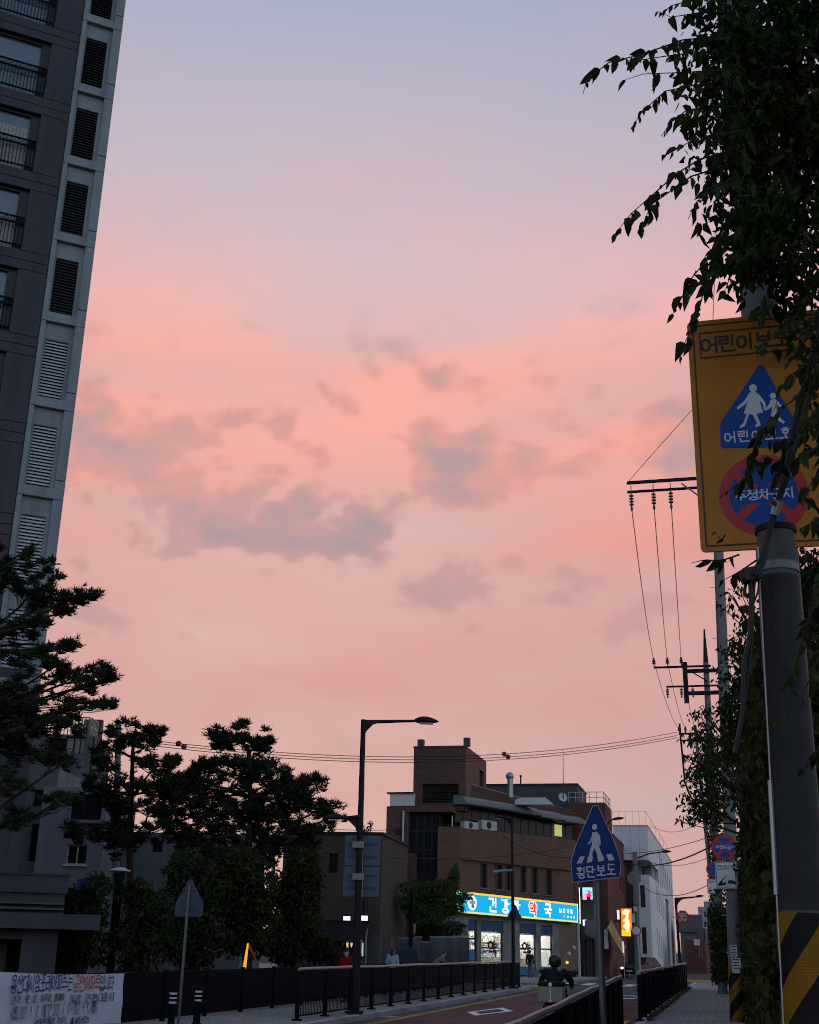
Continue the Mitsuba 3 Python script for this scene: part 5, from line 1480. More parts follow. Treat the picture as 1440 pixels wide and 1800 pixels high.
q = R(NC, 1242.5, 1545, 1262, 1571); tow_sign(t, NC, q); bx(t, 'bracket', NC, (q[0] + .2, q[1] + .3, q[3] - .2, q[3] - .14), -.08, -.011, 'galvanised')
nt = thing('paper_notice', 'pale paper notices pasted on the nearer concrete pole', 'notice')
NN = Fr(np.array([bB[0], bB[1] - .205, 0]), AZF - 4)
for x0, y0, x1, y1 in ((1283, 1661, 1297, 1683), (1286, 1684, 1304, 1711), (1290, 1631, 1300, 1640)):
    q = R(NN, x0, y0, x1, y1); k = bx(nt, 'sheet', NN, q, -.002, .003, 'sign_white' if y0 > 1650 else 'concrete')
    for j in range(4): bx(k, 'print_line', NN, (q[0] + .02, q[1] - .03 - .02 * (j % 2), q[3] - .05 - j * .07, q[3] - .03 - j * .07), .0032, .005, 'ink_black')

# the crossing sign
CS = Fr(at(1050, 1480, 15), 98)
cw = thing('crossing_sign', 'blue pentagonal pedestrian crossing sign on a steel post', 'sign')
fromc = lambda x, y: CS.hit(x / 4.8 + 960, y / 4.8 + 1380)
out = Polygon([fromc(*q) for q in ((398, 176), (436, 176), (575, 480), (632, 655), (618, 775), (225, 822), (212, 650), (255, 505))]).buffer(-.012).buffer(.022).buffer(-.010)
part(cw, 'plate', MB().fprism(CS, out, -.004, .012), 'sign_navy')
part(cw, 'rim', MB().fprism(CS, out.buffer(.006).difference(out), -.006, .016), 'galvanised')
fig = [Polygon([fromc(*q) for q in pts]) for pts in (
    [(388, 400), (432, 395), (448, 420), (440, 480), (445, 515), (470, 580), (492, 622), (455, 632), (420, 560), (408, 535), (392, 575), (378, 640), (350, 640), (370, 560), (388, 500), (390, 440)],
    [(396, 400), (372, 470), (352, 492), (360, 502), (384, 480), (402, 440)], [(430, 398), (456, 430), (462, 505), (446, 512), (442, 440), (424, 415)],
    [(288, 605), (330, 600), (302, 660), (258, 664)], [(352, 612), (398, 596), (388, 650), (345, 658)], [(430, 592), (470, 588), (488, 640), (440, 648)], [(506, 588), (552, 580), (580, 634), (530, 640)])]
fig += [Polygon([fromc(410 + 21 * math.cos(a), 354 + 26 * math.sin(a)) for a in np.linspace(0, 6.28, 18)])]
part(cw, 'pictogram', MB().fprism(CS, unary_union([p.buffer(0) for p in fig]), .009, .004), 'sign_white')
for i, ch in enumerate('횡단보도'):
    x, y = 292 + i * 86, 742 - i * 10
    c, hh = fromc(x, y), abs(fromc(x, y - 42)[1] - fromc(x, y + 42)[1])
    g, _ = hangul(ch, hh * 1.05, w=.13, sx=.82); part(cw, 'lettering', MB().fprism(CS, centred(g, *c), .009, .003), 'sign_white')
pb0, pt0 = gr(1066, 1980), CS.p(*CS.hit(1049, 1470), -.045)
pt0b = CS.p(CS.hit(1056, 1676)[0], 0, -.045)
part(cw, 'post', MB().tube([[pt0b[0] + .03, pt0b[1], 0], [pt0b[0], pt0b[1], 1.6], pt0], [.040, .038, .038], 12), 'steel_dark', smooth=40)
for y in (560, 700):
    z = fromc(410, y)[1]; s = fromc(420, y)[0]; bx(cw, 'clamp', CS, (s - .09, s + .09, z - .02, z + .02), -.05, -.005, 'charcoal_metal')

# the yellow school zone sign, its pole and the stub pole
YS = 7.5
SZ = Fr(at(1210, 770, YS), 105)
sz = thing('school_zone_sign', 'big yellow school zone sign with blue triangle and red ring, half covered by leaves', 'sign')
K = lambda x, y: SZ.hit(x / 3.914 + 1080, y / 3.914 + 540)
x0, z1 = K(500, 118); zb_ = K(510, 1690)[1]; x1 = x0 + 1.16; z1 = K(540, 100)[1]
rect = lambda a, e=0.: sbox(x0 + a, zb_ + a, x1 - a, z1 - a).buffer(-e).buffer(e)
part(sz, 'plate', MB().fprism(SZ, rect(0, .035), -.020, .020), 'sign_yellow')
part(sz, 'border_line', MB().fprism(SZ, rect(.032, .02).difference(rect(.043, .02)), .001, .002), 'sign_brown')
tz0, tz1 = K(575, 358)[1], K(575, 178)[1]
part(sz, 'border_line', MB().fprism(SZ, sbox(x0 + .075, tz0, x1 - .075, tz1).difference(sbox(x0 + .086, tz0 + .011, x1 - .086, tz1 - .011)), .001, .002), 'sign_brown')
a0, a1 = K(600, 300), K(690, 195)
th = a1[1] - a0[1]
g, wd = hangul('어린이보호구역', th * 1.06, w=.14, sx=.99); part(sz, 'lettering', MB().fprism(SZ, affinity.translate(g, a0[0], (tz0 + tz1) / 2 - th * .53), .001, .002), 'sign_brown')
tri = Polygon([K(*q) for q in ((1010, 375), (1230, 760), (1245, 860), (1240, 962), (735, 970), (727, 840), (735, 790))]).buffer(-.02).buffer(.04).buffer(-.02)
part(sz, 'blue_triangle', MB().fprism(SZ, tri, .001, .003), 'sign_blue')
pp = lambda pts: Polygon([K(*q) for q in pts]).buffer(.002)
circ = lambda x, y, r: Polygon([K(x + r * math.cos(a), y + r * math.sin(a)) for a in np.linspace(0, 6.28, 20)])
girl = [circ(955, 560, 27), pp([(935, 590), (975, 590), (1000, 610), (1038, 660), (1042, 700), (1068, 668), (1075, 676), (1045, 712), (1030, 705), (1026, 668), (995, 640), (1022, 725), (975, 735), (1000, 790), (1006, 815), (970, 825), (985, 800), (955, 740), (925, 735), (905, 800), (895, 822), (862, 830), (890, 800), (915, 735), (893, 735), (925, 640), (905, 665), (850, 705), (845, 692), (895, 650)])]
boy = [circ(1092, 612, 21), pp([(1075, 640), (1110, 636), (1150, 680), (1140, 690), (1112, 668), (1122, 730), (1150, 775), (1172, 790), (1165, 800), (1135, 785), (1105, 738), (1085, 790), (1050, 825), (1046, 815), (1070, 780), (1085, 730), (1088, 680), (1060, 705), (1052, 698), (1072, 665)])]
part(sz, 'pictogram', MB().fprism(SZ, unary_union([p.buffer(0) for p in girl + boy]), .0045, .002), 'sign_white')
c0_, c1_ = K(762, 935), K(838, 862)
g, _ = hangul('어린이보호', (c1_[1] - c0_[1]) * 1.05, w=.13, sx=.98, adv=1.22); part(sz, 'lettering', MB().fprism(SZ, affinity.translate(g, c0_[0], c0_[1]), .0045, .002), 'sign_white')
cc = K(1028, 1290); rr_ = abs(K(1028, 1290)[0] - K(722, 1290)[0])
part(sz, 'red_ring', MB().fprism(SZ, Point(cc).buffer(rr_, 24), .001, .003), 'sign_red')
bar = unary_union([affinity.rotate(sbox(cc[0] - rr_ * .11, cc[1] - rr_, cc[0] + rr_ * .11, cc[1] + rr_), a, origin=cc) for a in (48, -48)])
part(sz, 'blue_disc', MB().fprism(SZ, Point(cc).buffer(rr_ * .77, 24).difference(bar.difference(sbox(cc[0] - rr_, cc[1] - rr_ * .2, cc[0] + rr_, cc[1] + rr_ * .2))), .0045, .002), 'sign_blue')
g, _ = hangul('주정차금지', rr_ * .24, w=.13, adv=1.12); part(sz, 'lettering', MB().fprism(SZ, centred(g, *cc), .007, .002), 'sign_white')
YE = 7.85
pE0, pE1 = at(1306 + 30, 553, YE), at(1320, 330, YE)
ax = (pE1 - pE0) / (pE1[2] - pE0[2]); bE = pE0 - ax * pE0[2]
tE, fE, rE = utility_pole('dark concrete pole behind the yellow school zone sign', [bE[0], bE[1], -.1], bE + ax * 10.5, .155, .115)
for z in (zb_ + .3, z1 - .3): part(sz, 'pole_band', MB().tube([fE(z - .02), fE(z + .02)], [rE(z) + .02] * 2, 16), 'galvanised', smooth=40)
for z in (zb_ + .3, z1 - .3): bx(sz, 'bracket_rail', SZ, (x0 + .2, x1 - .2, z - .03, z + .03), -.06, -.021, 'galvanised')
YP = 6.8
s0 = at(1398, 1440, YP); s1 = at(1368, 1000, YP); ax = (s1 - s0) / (s1[2] - s0[2]); b0 = s0 - ax * s0[2]
ztop_ = at(1368, 932, YP)[2]
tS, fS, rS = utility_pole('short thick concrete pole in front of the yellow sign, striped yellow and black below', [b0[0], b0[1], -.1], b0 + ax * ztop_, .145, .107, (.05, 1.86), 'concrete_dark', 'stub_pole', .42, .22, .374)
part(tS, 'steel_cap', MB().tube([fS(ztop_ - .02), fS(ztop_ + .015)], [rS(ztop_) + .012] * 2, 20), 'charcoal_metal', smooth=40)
part(tS, 'dark_sheet', MB().tube([fS(1.875), fS(2.6), fS(3.72)], [rS(1.87) + .004, rS(2.6) + .004, rS(3.72) + .004], 24), 'dark_sheet', smooth=40, label='near black sleeve round the middle of the pole')  # near-black sleeve added over the shaft to darken the pole
part(tS, 'steel_band', MB().tube([fS(3.75), fS(3.80)], [rS(3.75) + .008] * 2, 20), 'steel_dark', smooth=40)
q = [fS(z) + [-rS(z) - .012, -.03, 0] for z in (2.55, 1.95)]
part(tS, 'conduit_cover', MB().tube(q, .014, 6), 'galvanised', label='pale metal strip down the left side')
q = [fS(z) + [-rS(z) - .006, -.02, 0] for z in (3.9, 2.8, 1.9, .2)]
part(tS, 'earth_wire', MB().tube(q, .006, 5), 'galvanised')
# the thick cable bundle
CB = thing('cable_bundle', 'bundle of thick black cables slanting across the yellow sign to the stub pole', 'cable')
top_c = [at(1452, 560, 6.5), at(1425, 655, 6.5), at(1398, 762, 6.5), at(1376, 855, 6.55), at(1358, 915, 6.62)]
for dx, r in ((0, .017), (.035, .014), (-.03, .012), (.015, .012)):
    part(CB, 'strand', MB().tube([p + [dx * (.4 + .6 * math.sin(i)), dx * .5, dx * .3] for i, p in enumerate(top_c)] + [at(1340 + dx * 120, 985, 6.62), at(1326 + dx * 160, 1012, 6.6)], r, 7), 'cable_black', smooth=40)
part(CB, 'clamp', MB().tube([at(1368, 880, 6.53), at(1362, 905, 6.56)], .026, 8), 'galvanised', smooth=40)
part(CB, 'splice_box', MB().obox(at(1319, 1011, 6.65), [.045, 0, .01], [0, .05, 0], [-.008, 0, .035]).ball(at(1312, 1016, 6.65), (.03, .03, .035), 1).ball(at(1326, 1006, 6.65), (.035, .03, .03), 1), 'cable_black')
hang = [[(1319, 1020), (1321, 1060), (1318, 1120), (1308, 1165), (1307, 1210), (1305, 1260), (1297, 1300), (1292, 1325)],
        [(1326, 1018), (1322, 1070), (1322, 1120), (1316, 1170), (1311, 1215), (1306, 1250), (1299, 1285)],
        [(1312, 1022), (1309, 1040), (1313, 1052), (1318, 1040), (1322, 1090), (1312, 1150), (1306, 1170)],
        [(1331, 990), (1335, 1010), (1333, 1040), (1325, 1060), (1319, 1100)]]
for i, pts in enumerate(hang):
    P = np.array([at(x, y, 6.65 + .02 * i) for x, y in pts]); tck = np.linspace(0, len(P) - 1, 30)
    P = np.stack([np.interp(tck, np.arange(len(P)), P[:, k]) for k in range(3)], 1)
    P[1:-1] = (P[:-2] + 2 * P[1:-1] + P[2:]) / 4
    part(CB, 'hanging_cable', MB().tube(P, (.013, .012, .009, .006)[i], 6), 'cable_black', smooth=40)

# ---------------------------------------------------------------- vegetation
def unit(v):
    return v / (np.linalg.norm(v, axis=-1, keepdims=True) + 1e-12)


def leaf_arrays(pos, axis, nrm, L, wr=.46, fold=.18, droop=.22):
    """n folded ovate leaves: (n, 8, 3) vertices; 6 triangles each"""
    axis = unit(np.asarray(axis, float)); side = unit(np.cross(axis, nrm)); up = np.cross(side, axis)
    L = np.broadcast_to(np.asarray(L, float), (len(pos),))[:, None]
    n_ = len(pos); wr = wr * RNG.uniform(.8, 1.2, (n_, 1)); fold = RNG.uniform(.02, .55, (n_, 1)); droop = RNG.uniform(-.12, .55, (n_, 1))
    prof = ((0, 0, 0), (.14, .33, .8), (.38, .5, 1), (.70, .33, .7), (1, 0, 0), (.70, -.33, .7), (.38, -.5, 1), (.14, -.33, .8))
    return np.stack([pos + L * (u * axis + w * wr * side + (fold * f * wr - droop * u * u) * up) for u, w, f in prof], 1)


LF4 = np.array([[0, 1, 2], [0, 2, 3], [0, 3, 4], [0, 4, 5], [0, 5, 6], [0, 6, 7]])


def leaf_mesh(v):
    n = len(v)
    return v.reshape(-1, 3), (LF4[None] + 8 * np.arange(n)[:, None, None]).reshape(-1, 3)


def blob_points(px, py, rx, ry, Y, n, depth=None):
    """random points of an uneven ellipsoid clump centred where the photo shows it, at depth Y"""
    c = at(px, py, Y); ex = at(px + rx, py, Y) - c; ez = at(px, py - ry, Y) - c
    a, b = np.linalg.norm(ex), np.linalg.norm(ez); d = depth or min(a, b * 1.6) + .1
    out = np.zeros((0, 3)); seed = int(abs(px * 7 + py * 3)) % 997
    while len(out) < n:
        q = RNG.uniform(-1, 1, (n * 3, 3)); r = np.linalg.norm(q, axis=1)
        w = meshkit.fbm(q * 2.2 + seed, 3, 3)
        q = q[(r < .42 + 1.0 * w) & (r > .25 * RNG.uniform(0, 1, len(q)))]
        out = np.vstack([out, q])
    q = out[:n]
    return c + q[:, :1] * a * np.array([1, 0, 0]) + q[:, 1:2] * d * np.array([0, 1, 0]) + q[:, 2:] * b * np.array([0, 0, 1])


def hang_dirs(n, down=1.0, spread=.7):
    a = RNG.normal(0, spread, (n, 3)); a[:, 2] -= down
    return unit(a), unit(RNG.normal(0, 1, (n, 3)) + [0, -.3, .4])


# --- pines
def tufts(pos, L):
    n = len(pos); k = 9
    d = RNG.normal(0, 1, (n, k, 3)); d[..., 2] = np.abs(d[..., 2]) * .9 + .05; d = unit(d + .25 * RNG.normal(0, 1, (n, 1, 3)))
    s = unit(np.cross(d, RNG.normal(0, 1, (n, k, 3))))
    l = L * RNG.uniform(.65, 1.2, (n, k, 1)); w = L * .075
    p = pos[:, None]
    v = np.stack([p - s * w, p + s * w, p + d * l * .6 + s * w * .9, p + d * l, p + d * l * .6 - s * w * .9], 2).reshape(-1, 3)
    f = np.array([[0, 1, 2], [0, 2, 4], [4, 2, 3]])[None] + 5 * np.arange(n * k)[:, None, None]
    return v, f.reshape(-1, 3)


def pine(label, Y, trunk, pads, L=.17, dens=1.0, r0=.16, group=None, ks=1.65, kx=1.):
    t = thing('pine_tree', label, 'tree', group)
    tp = np.array([at(x, y, Y) for x, y in trunk]); g = tp[0].copy(); g[2] = -.1
    tp = np.vstack([g, tp]); n = len(tp)
    part(t, 'trunk', MB().tube(tp, np.linspace(r0, r0 * .35, n), 9), 'bark', smooth=50)
    tw = MB(); allp = []
    for px, py, rx, ry in pads:
        y = Y + RNG.uniform(-.7, .7)
        a = rx * kx / 2272 * Y; b = ry * ks / 2272 * Y
        k = int(dens * (6 + 40 * a * b)); c = at(px, py, y); sub = []
        th = RNG.uniform(0, 6.28, k); rr = np.sqrt(RNG.uniform(0, 1, k)) * 1.22; dz = RNG.uniform(-1.1, 1.1, k); tilt = RNG.normal(0, .22)
        for q in range(k):                                            # needle clumps, thinning out below
            cc_ = c + [a * rr[q] * math.cos(th[q]), .8 * a * rr[q] * math.sin(th[q]), b * (dz[q] * math.sqrt(max(.25, 1.25 - rr[q] ** 2)) + .1) + tilt * a * rr[q] * math.cos(th[q])]
            w_ = RNG.uniform(.07, .17) * Y / 40; n_ = int(RNG.uniform(5, 14))
            o_ = RNG.normal(0, 1, (n_, 3)) * [w_ * .66, w_ * .66, w_ * .5]; sub.append(cc_ + o_)
        P = np.vstack(sub); n = len(P)
        allp.append(P)
        c = at(px, py, y); low = tp[tp[:, 2] < c[2] + .2]; s = low[-1] if len(low) else tp[0]
        i = np.argmin(np.linalg.norm(tp - (c - [0, 0, .4]), axis=1)); s = tp[i] if tp[i, 2] < c[2] + .3 else s
        mid = (s + c) / 2 + [RNG.normal(0, .08), RNG.normal(0, .08), RNG.uniform(-.05, .20)]
        br = [s, s * .6 + mid * .4 + RNG.normal(0, .05, 3), mid, mid * .5 + c * .5 + RNG.normal(0, .05, 3), c]
        part(t, 'branch', MB().tube(br, [.055, .045, .04, .03, .018], 5), 'bark')
        for j in range(max(3, n // 9)):
            e = P[RNG.integers(n)]; q = br[2] * RNG.uniform(0, .5) + c * 1.0; q = c + (br[3] - c) * RNG.uniform(0, 1.2)
            m_ = (q + e) / 2 + RNG.normal(0, .04, 3) - [0, 0, .04]; tw.tube([q, m_, e], [.014, .010, .006], 3, caps=False)
    part(t, 'twigs', tw, 'bark', kind='stuff')
    v, f = tufts(np.vstack(allp), L)
    part(t, 'foliage', (v, f), 'pine_needles', kind='stuff')
    return t


pine('big dark pine reaching in from the left edge in front of the apartment tower', 30, [(-130, 1700), (-115, 1500), (-80, 1300), (-70, 1150), (-60, 1000)],
     [(20, 1000, 80, 32), (60, 1035, 70, 32), (85, 1060, 40, 22), (122, 1056, 34, 13), (158, 1045, 22, 9), (112, 1077, 18, 5), (30, 1112, 38, 18), (62, 1098, 22, 12), (108, 1141, 22, 9), (122, 1136, 10, 7), (35, 1148, 70, 22),
      (95, 1172, 17, 7), (148, 1203, 40, 20), (168, 1187, 24, 18), (194, 1195, 14, 6), (150, 1240, 36, 9), (186, 1240, 18, 6), (108, 1190, 12, 15), (60, 1235, 85, 34), (60, 1285, 90, 28), (118, 1278, 26, 8), (45, 1328, 65, 20), (112, 1340, 30, 8), (15, 1375, 40, 22), (100, 1412, 45, 9), (30, 1440, 26, 16), (15, 1250, 60, 60)], L=.17, dens=1.3, r0=.20, ks=1.2, kx=.86)
pine('tall round topped pine with a bare trunk beside the grey house', 46, [(226, 1690), (229, 1560), (228, 1480), (231, 1400), (233, 1330), (235, 1295)],
     [(235, 1293, 44, 15), (262, 1301, 20, 10), (192, 1319, 26, 8), (275, 1345, 34, 14), (300, 1340, 10, 6), (188, 1347, 24, 7), (262, 1378, 50, 12), (176, 1384, 34, 8), (262, 1418, 55, 12), (165, 1470, 55, 9), (200, 1461, 28, 8), (252, 1468, 55, 18), (205, 1420, 14, 10), (300, 1392, 24, 12), (180, 1408, 24, 8)], L=.23, dens=1.2)
pine('broadest round topped pine left of the tall street lamp', 47, [(437, 1690), (436, 1560), (438, 1500), (440, 1400), (438, 1345), (435, 1310)],
     [(384, 1299, 20, 9), (428, 1301, 46, 15), (464, 1309, 20, 9), (360, 1345, 20, 9), (394, 1341, 24, 7), (440, 1347, 38, 10), (480, 1369, 34, 16), (510, 1386, 24, 10), (541, 1375, 11, 7), (400, 1385, 58, 17), (350, 1371, 33, 13), (318, 1381, 30, 12),
      (520, 1405, 48, 16), (558, 1424, 30, 10), (578, 1440, 20, 7), (460, 1410, 75, 22), (360, 1420, 58, 19), (300, 1411, 30, 12), (518, 1444, 56, 12), (420, 1450, 85, 18), (330, 1468, 58, 18), (425, 1498, 95, 22), (540, 1461, 34, 6), (500, 1480, 50, 14)], L=.23, dens=1.3)


# --- shrubs in front of the trees
def shrub(label, Y, blobs, L=.17, bsdf='leaf_shrub', dens=1.0, name='shrub', cat='shrub', trunk=None, group=None, r=.05):
    t = thing(name, label, cat, group)
    P = []; c0 = at(blobs[0][0], blobs[0][1], Y); g = np.array([c0[0], c0[1], -.1])
    if trunk:
        tp = [at(x, y, Y) for x, y in trunk]; g = np.array([tp[0][0], tp[0][1], -.1]); tp = [g] + tp
        part(t, 'trunk', MB().tube(tp, np.linspace(r, r * .4, len(tp)), 7), 'bark', smooth=50); s = np.array(tp[-1])
    else:
        s = g + [0, 0, .4]
    st = MB()
    for px, py, rx, ry in blobs:
        a, b = rx / 2272 * Y, ry / 2272 * Y
        n = int(dens * (60 + 1900 * a * b)); y = Y + RNG.uniform(-.5, .5)
        P.append(blob_points(px, py, rx * 1.1, ry * 1.1, y, n)); c = at(px, py, y)
        for j in range(4):
            e = P[-1][RNG.integers(n)]; st.tube([s, (s + c) / 2 + RNG.normal(0, .1, 3), c, e], [r * .6, r * .45, r * .3, r * .12], 4)
    part(t, 'branches', st, 'bark', kind='stuff')
    P = np.vstack(P); ax, nr = hang_dirs(len(P), .4, 1.0)
    part(t, 'foliage', leaf_mesh(leaf_arrays(P, ax, nr, L * RNG.uniform(.6, 1.2, len(P)))), bsdf, kind='stuff')
    return t


shrub('dark shrub beside the podium above the banner', 36, [(150, 1655, 60, 40), (120, 1600, 22, 45), (150, 1600, 40, 40), (170, 1560, 25, 22)])
shrub('dark shrub right of the park lamp', 37, [(255, 1655, 62, 50), (265, 1600, 45, 40), (240, 1570, 30, 25)])
shrub('dense dark bush behind the triangular sign seen from behind', 39, [(345, 1645, 60, 55), (350, 1580, 55, 50), (330, 1530, 40, 35)], dens=1.15)
shrub('tall dark bush under the broadest pine', 40, [(440, 1625, 55, 60), (435, 1560, 60, 50), (420, 1520, 50, 30)], dens=1.15)
shrub('dark bush left of the hull shaped shop canopy', 42, [(520, 1630, 42, 60), (520, 1570, 45, 50), (535, 1525, 30, 40), (490, 1660, 40, 35)], dens=1.1)
shrub('low dark hedge clump at the corner behind the fence end', 44, [(560, 1665, 28, 25), (600, 1688, 34, 14)], dens=1.2)
shrub('small light green maple in front of the pharmacy building', 70, [(735, 1562, 32, 16), (778, 1560, 28, 14), (760, 1598, 46, 24), (800, 1538, 10, 18), (732, 1600, 24, 20), (790, 1590, 26, 22), (715, 1585, 18, 12), (812, 1575, 16, 10)], L=.17, bsdf='leaf_maple', name='maple_tree', cat='tree', trunk=[(728, 1690), (727, 1640), (732, 1590)], r=.10, dens=.85)
shrub('planter shrubs at the foot of the pharmacy building left of the shop windows', 72, [(760, 1640, 30, 14), (800, 1632, 22, 14)], L=.14)
shrub('bare sprigs rising above the blue grey sign boards', 64, [(645, 1460, 7, 8), (652, 1452, 4, 8)], L=.16, dens=.25, name='rooftop_plant', cat='plant')

# --- ivy wall and the overhanging tree on the right
wl = thing('retaining_wall', 'concrete wall under the ivy along the right pavement', 'wall')
IW = Fr(W(8.5, .62), AZR)
IW.n = -NR.copy()
for k in range(19):
    m = MB(); m.obox(W(8.5 + 2.9 * k + 1.44, .78, 1.65), np.array([*UR, 0]) * 1.435, np.array([*NR, 0]) * .15, [0, 0, 1.72]); part(wl, 'wall_panel', m, 'concrete')
iv = thing('ivy', 'dense ivy covering the wall along the right pavement', 'ivy'); labels[iv]['kind'] = 'stuff'
n = 26000
a = np.r_[8.5 + 26 * RNG.uniform(0, 1, 20000) ** 1.35, RNG.uniform(33, 63, 6000)]; z = RNG.uniform(.0, 4.0, n) ** 1.0
bump_ = meshkit.fbm(np.stack([a * .9, z * 1.1, a * 0], -1), 3, 4)
b = .60 - .50 * RNG.uniform(0, 1, n) * bump_ - .06
z = z + .4 * (bump_ - .5)
P = np.stack([UR[0] * a + NR[0] * b, UR[1] * a + NR[1] * b, np.maximum(z, .02)], 1)
ax, _ = hang_dirs(n, 1.0, .6); nr = unit(np.array([-NR[0], -NR[1], .35]) + RNG.normal(0, .55, (n, 3)) - np.array([0, .5, 0]))
n2 = 4200; e_ = RNG.uniform(0, 1, n2) < .45
a2 = np.where(e_, 8.46 - RNG.uniform(0, .16, n2), 8.4 + 26 * RNG.uniform(0, 1, n2) ** 1.3); b2 = np.where(e_, RNG.uniform(.55, 1.0, n2), RNG.uniform(.5, 1.05, n2)); z2 = np.where(e_, RNG.uniform(.05, 3.5, n2), 3.36 + RNG.uniform(0, .35, n2))
P = np.vstack([P, np.stack([UR[0] * a2 + NR[0] * b2, UR[1] * a2 + NR[1] * b2, z2], 1)])
ax = np.vstack([ax, hang_dirs(n2, .8, .6)[0]]); nr = np.vstack([nr, unit(np.array([-UR[0], -UR[1], .5]) + RNG.normal(0, .5, (n2, 3)))])
put(iv, leaf_mesh(leaf_arrays(P, ax, nr, RNG.uniform(.06, .12, n + n2) * np.where(np.r_[a, a2] > 33, 1.7, 1.), wr=.75)), 'leaf_ivy')
# ivy on pole C
n = 3600; z = np.r_[RNG.uniform(.6, 3.6, n // 2), RNG.uniform(.4, 11.2, n - n // 2)]; th = RNG.uniform(0, 6.28, n)
cl = .5 + .8 * meshkit.fbm(np.stack([th * .8, z * .8, th * 0], -1), 3, 9)
rad = .20 + .30 * RNG.uniform(0, 1, n) * cl * np.where(z < 3.6, 1.0, .8)
base = np.array([fC(q) for q in z]); P = base + np.stack([rad * np.cos(th), rad * np.sin(th), th * 0], 1)
ax, _ = hang_dirs(n, .9, .6); nr = unit(np.stack([np.cos(th), np.sin(th), th * 0 + .3], 1) + RNG.normal(0, .4, (n, 3)))
part(tC, 'ivy', leaf_mesh(leaf_arrays(P, ax, nr, RNG.uniform(.10, .17, n), wr=.75)), 'leaf_ivy', kind='stuff')

# middle tree behind the wall, its leaves hanging over the poles
mt = thing('wall_tree', 'leafy tree behind the ivy wall hanging over the concrete poles', 'tree')
BL = [(1236, 1255, 26, 12, 22, 60), (1222, 1290, 22, 14, 22, 60), (1246, 1290, 30, 26, 22, 150), (1215, 1368, 14, 22, 22, 60), (1238, 1345, 30, 26, 22, 160), (1222, 1402, 24, 22, 22, 120), (1245, 1420, 32, 34, 22, 250), (1212, 1436, 12, 14, 22, 30), (1262, 1360, 30, 60, 21, 330), (1215, 1330, 10, 8, 22, 18),
      (1300, 1135, 30, 30, 18, 170), (1318, 1185, 26, 42, 18, 360), (1304, 1240, 38, 48, 18, 800), (1314, 1310, 40, 58, 18, 1150), (1326, 1400, 32, 65, 18, 800), (1326, 1480, 20, 55, 18, 420), (1338, 1500, 28, 60, 17, 600), (1325, 1075, 14, 24, 14, 40), (1290, 1050, 22, 26, 16, 36), (1280, 1180, 16, 20, 18, 40), (1340, 1250, 30, 90, 15, 800), (1338, 1120, 16, 60, 14, 200), (1345, 1420, 20, 80, 14, 500),
      (1428, 1040, 38, 80, 11, 1100), (1434, 1180, 38, 95, 11, 1600), (1438, 1340, 36, 105, 11, 1600), (1440, 1500, 36, 105, 10, 1300), (1448, 1100, 50, 160, 13, 1500), (1455, 1400, 50, 180, 13, 1500), (1440, 1650, 40, 90, 10, 600)]
P, LL = [], []
st = MB()
root = W(20, 2.4, -.1)
for px, py, rx, ry, Y, k in BL:
    q = blob_points(px, py, rx, ry, Y, k, depth=.9); P.append(q); LL.append(RNG.uniform(.06, .115, k) * (1 if Y > 13 else .85))
    c = at(px, py, Y)
    s = np.array([*(W(Y / .968 - .5, 2.0)[:2]), 2.6])
    st.tube([s, (s + c) / 2 + RNG.normal(0, .15, 3), c], [.05, .03, .012], 5)
    for j in range(5):
        st.tube([c + (s - c) * .2, q[RNG.integers(k)] , q[RNG.integers(k)]], [.010, .007, .003], 3)
part(mt, 'trunk', MB().tube([root, root + [-.1, .2, 2.0], root + [-.3, -1.2, 4.2], root + [-.8, -2.4, 6.2]], [.22, .18, .13, .06], 9), 'bark', smooth=50)
part(mt, 'branches', st, 'bark', kind='stuff')
P = np.vstack(P); LL = np.concatenate(LL); ax, nr = hang_dirs(len(P), .9, .6)
part(mt, 'foliage', leaf_mesh(leaf_arrays(P, ax, nr, LL)), 'leaf_vine', kind='stuff')

